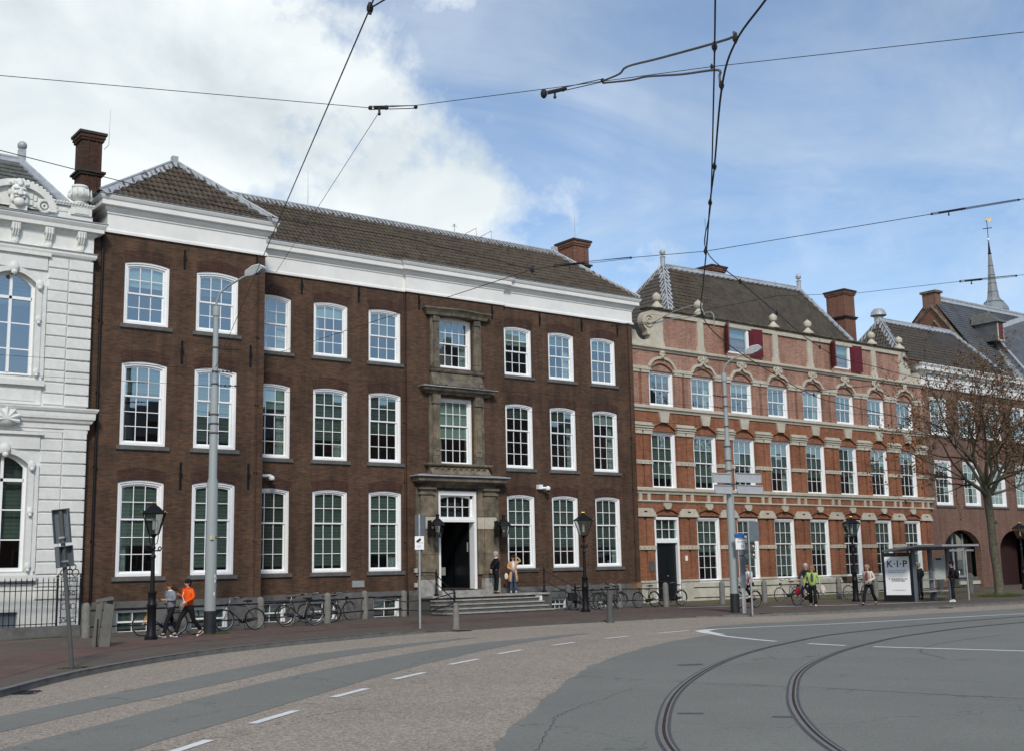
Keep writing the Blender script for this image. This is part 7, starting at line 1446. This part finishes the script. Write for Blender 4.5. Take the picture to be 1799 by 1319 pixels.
    # shoes
    for i in (0, 1):
        an = V(P['ankle'][i]); fd = V(P['foot'][i]).normalized(); g = G_(); x = g.n(an - fd * .04 - V((0, 0, .035)), .042); x = g.n(an + fd * .05 - V((0, 0, .045)), .043, x); g.n(an + fd * .15 - V((0, 0, .052)), .034, x); so_ = skinned('shoe', g.v, g.e, cloth(*look['shoes']), t)
        if look.get('sole'): q = MB(); q.tube([an - fd * .07 - V((0, 0, .08)), an + fd * .18 - V((0, 0, .08))], .028, 6); q.build('sole', sign_white, so_, True)
    # top
    cm = cloth(*look['top']); bulk = look.get('bulk', 0); hem = look.get('hem', .09); g = G_()
    a = g.n(pel.lerp(ch, -hem * 2), .15 + bulk); w = g.n(wl, .142 + bulk, a); c = g.n(ch, .148 + bulk, w); up_ = g.n(nk - axis * .045, .095, c); g.n(nk + axis * .012, .068, up_)
    for i in (0, 1):
        el = V(P['elbow'][i]); wr = V(P['wrist'][i]); x = g.n(shl[i], .078 + bulk * .4, c); x = g.n(shl[i].lerp(el, .5), .066 + bulk * .5, x); x = g.n(el, .056 + bulk * .5, x)
        if look.get('sleeve', 1): g.n(wr - (wr - el) * .06, .040 + bulk * .3, x)
    skinned('jacket' if look.get('jacket', 1) else 'shirt', g.v, g.e, cm, t)
    if look.get('skirt'):      # open long coat
        z0 = look['skirt']; q = MB(); n_ = 18; vs = []; fs = []
        for j, (zz, rr) in enumerate(((pel.z + .12, .165), (pel.z - .1, .185), ((pel.z + z0) / 2, .215), (z0, .24))):
            for m in range(n_ + 1): a_ = R(28) + (2 * PI - R(56)) * m / n_; rw = rr * (1 + .07 * math.sin(m * 2.4)); vs.append(pel * 0 + V((pel.x + rw * .86 * math.cos(a_), pel.y + rw * math.sin(a_), zz)))
        for j in range(3):
            for m in range(n_): fs.append((j * (n_ + 1) + m, j * (n_ + 1) + m + 1, (j + 1) * (n_ + 1) + m + 1, (j + 1) * (n_ + 1) + m))
        q.add(vs, fs); o = q.build('coat_skirt', cm, t, True); so_ = o.modifiers.new('thick', 'SOLIDIFY'); so_.thickness = .015
    if look.get('collar'): MB().torus(nk + axis * .01, .062, .024, 'z', 14, 6).build('collar', cloth(*look['collar']), t, True)
    if look.get('front'):      # what shows between the open jacket fronts
        q = MB(); q.sphere(ch + V((.075, 0, -.02)), .12, 10, 8, (.75, .62, 1.75)); q.build('inner_top', cloth(*look['front']), t, True)
    if look.get('backpack'):
        bm_, logo = look['backpack']; q = MB(); c0 = ch - V((.21, 0, .06)); q.sphere(c0, .17, 12, 9, (.62, .95, 1.35)); bo_ = q.build('backpack', cloth(*bm_), t, True); q = MB()
        for s in (1, -1): q.tube([nk + V((-.05, .09 * s, -.02)), nk + V((.08, .11 * s, -.08)), ch + V((.12, .12 * s, -.08)), ch + V((-.08, .14 * s, -.2))], .018, 5)
        q.build('strap', cloth(*bm_), bo_, True)
        if logo: q = MB(); q.torus(c0 + V((-.10, 0, .03)), .07, .026, 'x', 14, 6); q.sphere(c0 + V((-.105, .01, -.09)), .035, 8, 6, (.5, 1.2, 1)); q.build('pale_print', sign_white, bo_, True)
    for b_ in look.get('bags', []):
        p, sz, mt, strap = b_[:4]; q = MB(); q.sphere(V(p), 1, 10, 8, sz); bo_ = q.build('bag', cloth(*mt), t, True)
        if strap: MB().tube([V(x) for x in strap], .011, 5).build('strap', cloth(*mt) if len(b_) < 5 else cloth(*b_[4]), bo_, True)
    return t
def stand(lean=0.0): return dict(pelvis=(0, 0, .95), chest=(.02 + lean, 0, 1.27), neck=(.01 + lean, 0, 1.47), head=(.03 + lean, 0, 1.625), elbow=[(-.03, .25, 1.17), (-.03, -.25, 1.17)], wrist=[(.04, .27, .93), (.04, -.27, .93)], knee=[(.02, .10, .50), (.02, -.10, .50)], ankle=[(-.02, .11, .10), (-.02, -.11, .10)], foot=[(1, .1, 0), (1, -.1, 0)])
def walk_(st=.36, lead=0):
    p = stand(.03); a, b = lead, 1 - lead; s = (1, -1)
    p['knee'][a] = (st * .62, .09 * s[a], .53); p['ankle'][a] = (st, .09 * s[a], .105); p['foot'][a] = (1, 0, .18)
    p['knee'][b] = (-st * .28, .09 * s[b], .50); p['ankle'][b] = (-st * 1.02, .09 * s[b], .17); p['foot'][b] = (1, 0, -.45); p['pelvis'] = (0, 0, .915); p['chest'] = (.04, 0, 1.24); p['neck'] = (.04, 0, 1.44); p['head'] = (.07, 0, 1.595)
    p['elbow'][a] = (-.14, .24 * s[a], 1.17); p['wrist'][a] = (-.10, .25 * s[a], .93); p['elbow'][b] = (.10, .24 * s[b], 1.15); p['wrist'][b] = (.27, .22 * s[b], 1.0)
    return p
def ride():
    return dict(pelvis=(-.27, 0, 1.04), chest=(-.16, 0, 1.33), neck=(-.13, 0, 1.53), head=(-.09, 0, 1.68), elbow=[(-.02, .28, 1.24), (-.02, -.28, 1.24)], wrist=[(.07, .27, 1.10), (.07, -.27, 1.10)], knee=[(.12, .11, .86), (.06, -.11, .68)], ankle=[(-.12, .12, .52), (.03, -.12, .28)], foot=[(1, 0, -.1), (1, 0, -.1)])
blackcl = ('black_cloth', (.014, .014, .016)); brown_h = ('brown_hair', (.085, .045, .025)); dark_h = ('dark_hair', (.015, .011, .009)); grey_h = ('grey_hair', (.42, .41, .39)); blond_h = ('light_brown_hair', (.26, .15, .08)); white_c = ('white_cloth', (.74, .74, .75)); sneak = ('dark_sneaker', (.03, .03, .035)); pale_shoe = ('pale_shoe', (.62, .62, .64))
p = walk_(.40, 1); p['elbow'] = [(.02, .27, 1.17), (.0, -.27, 1.15)]; p['wrist'] = [(.24, .16, 1.03), (.27, -.12, 1.26)]
person('man in a bright orange jacket and black trousers walking left beside the woman in grey', (14.22, 35.45, 0), PI + .25, 1.76, p, dict(hair=dark_h, legs=blackcl, top=('orange_jacket', (.78, .105, .012)), shoes=sneak, sole=1, bulk=.012, leg_w=.06, collar=('orange_jacket', 0), bags=[((.17, .02, 1.0), (.05, .10, .06), white_c, [(.17, .02, 1.02), (.2, -.05, 1.2), (.10, -.12, 1.4)])]))
p = walk_(.30, 0); p['elbow'] = [(.03, .26, 1.15), (.03, -.26, 1.15)]; p['wrist'] = [(.22, -.03, 1.17), (.20, .03, 1.13)]; p['face'] = (1, -.15, 0); p['curl'] = (-.2, 0, 0)
person('woman with windblown brown hair, grey denim jacket and folded arms walking left', (13.78, 35.75, 0), PI + .2, 1.68, p, dict(hair=brown_h, hair_len=.26, wind=(-.22, -.05, .1), legs=blackcl, top=('grey_denim', (.20, .225, .26)), shoes=sneak, sole=1, bulk=.018, collar=white_c, hem=.10, glasses=1))
p = stand(); p['elbow'] = [(-.12, .23, 1.18), (-.12, -.23, 1.18)]; p['wrist'] = [(-.20, .06, .98), (-.20, -.06, .98)]
person('grey haired man in a black suit, hands behind his back, on the entrance landing', (30.4, 41.62, .78), R(-15), 1.80, p, dict(hair=grey_h, legs=blackcl, top=('black_suit', (.011, .012, .018)), shoes=('brown_shoe', (.07, .03, .02)), hem=.16, bulk=.012, collar=white_c))
p = stand(); p['elbow'] = [(.05, .36, 1.46), (.05, -.26, 1.17)]; p['wrist'] = [(.08, .17, 1.66), (.22, -.08, 1.08)]; p['face'] = (1, .1, -.1)
person('woman in long tan coat and jeans, hand raised to her head, on the landing', (31.42, 41.75, .78), R(-120), 1.64, p, dict(hair=('dark_brown_hair', (.035, .018, .012)), hair_len=.14, legs=('blue_jeans', (.055, .085, .14)), leg_w=.075, top=('tan_coat', (.52, .31, .17)), shoes=pale_shoe, front=white_c, skirt=.52, hem=.1, glasses=1, bags=[((.05, -.33, .78), (.05, .09, .15), ('cream_bag', (.66, .62, .5)), None)]))
bicycle(38.5, 34.75, PI, 0, 'black bicycle ridden by the person in the white shirt', blk, low=True, g='bicycles being ridden')
p = ride(); p['face'] = (1, .35, 0)
person('cyclist in a white shirt and sunglasses with a red bag, riding left', (38.5, 34.75, 0), PI, 1.74, p, dict(hair=('auburn_hair', (.20, .09, .06)), legs=blackcl, leg_w=.07, top=white_c, jacket=0, shoes=pale_shoe, glasses=1, bags=[((-.02, .16, 1.16), (.09, .05, .12), ('red_bag', (.22, .015, .03)), [(-.02, .16, 1.22), (-.02, .08, 1.4), (-.16, -.1, 1.5)], blackcl)]), 'people on bicycles')
bicycle(41.75, 34.3, PI, 0, 'black bicycle with a red pannier ridden by the old man in grey', blk, low=False, g='bicycles being ridden')
ob = [o for o in bpy.data.objects if o.get('label', '').startswith('black bicycle with a red pannier')][0]; MB().sphere((.62, .12, .62), .17, 12, 8, (1, .4, 1.15)).build('pannier', cloth('red_bag', 0), ob, True)
p = ride(); p['face'] = (1, .1, 0)
person('old grey haired man in a dark grey jacket riding left behind the woman in green', (41.75, 34.3, 0), PI, 1.76, p, dict(hair=grey_h, legs=('navy_trousers', (.02, .022, .035)), top=('dark_grey_jacket', (.04, .04, .045)), shoes=blackcl, bulk=.02), 'people on bicycles')
p = walk_(.26, 0); p['elbow'] = [(-.02, .29, 1.18), (-.04, -.28, 1.18)]; p['wrist'] = [(.04, .31, .95), (.02, -.33, .97)]; p['face'] = (1, -.5, -.12)
person('woman in an open light green jacket carrying a pale plastic bag', (40.6, 32.95, -.02), R(-140), 1.75, p, dict(hair=blond_h, hair_len=.16, legs=blackcl, leg_w=.08, top=('light_green_jacket', (.34, .50, .14)), front=('patterned_top', (.10, .08, .08), .9, .7, 30), shoes=pale_shoe, hem=.1, bulk=.02, bags=[((.02, .42, .72), (.11, .13, .2), ('pale_plastic', (.55, .48, .46), .5, .4, 10), [(.02, .40, .88), (.02, .38, .98)])]))
p = walk_(.40, 1); p['wrist'][0] = (.25, .12, 1.02); p['elbow'][0] = (-.05, .26, 1.14); p['head'] = (.10, 0, 1.58); p['face'] = (1, .25, -.3)
person('woman in a cream jacket with a red backpack and grey shoulder bag walking left', (43.1, 31.95, -.02), PI + .15, 1.76, p, dict(hair=('ash_hair', (.30, .22, .18)), bun=1, hair_len=.05, legs=blackcl, leg_w=.075, top=('cream_jacket', (.60, .52, .46)), shoes=blackcl, sole=0, bulk=.015, hem=.13, front=('patterned_top', 0), backpack=(('red_backpack', (.50, .012, .03)), False), bags=[((.16, .14, .98), (.10, .08, .11), ('grey_green_bag', (.20, .24, .22)), [(.14, .1, 1.05), (.10, 0, 1.3), (-.05, -.12, 1.42)])]))
p = stand(); p['wrist'] = [(.10, .2, 1.0), (.12, -.2, 1.02)]
person('bald man in a dark jacket seen from behind inside the tram shelter', (50.2, 34.3, 0), R(80), 1.72, p, dict(hair=('cropped_grey_hair', (.36, .25, .2)), legs=('navy_trousers', 0), top=('black_jacket', (.017, .018, .022)), shoes=blackcl, bulk=.035, hem=.1))
p = stand(-.02); p['ankle'] = [(.03, .20, .10), (-.03, -.16, .10)]; p['knee'] = [(.03, .15, .5), (-.0, -.12, .5)]; p['wrist'] = [(.18, .16, 1.0), (.18, -.16, 1.0)]; p['face'] = (1, .2, -.1)
person('person dressed all in black with a beanie, backpack with a pale print and white trainers', (47.75, 30.95, 0), R(130), 1.78, p, dict(hair=('black_beanie', (.012, .012, .013)), skin=skin_d, legs=blackcl, leg_w=.085, top=('black_hoodie', (.013, .013, .014)), shoes=pale_shoe, sole=1, bulk=.02, hem=.06, backpack=(('dark_backpack', (.02, .02, .022)), True)))
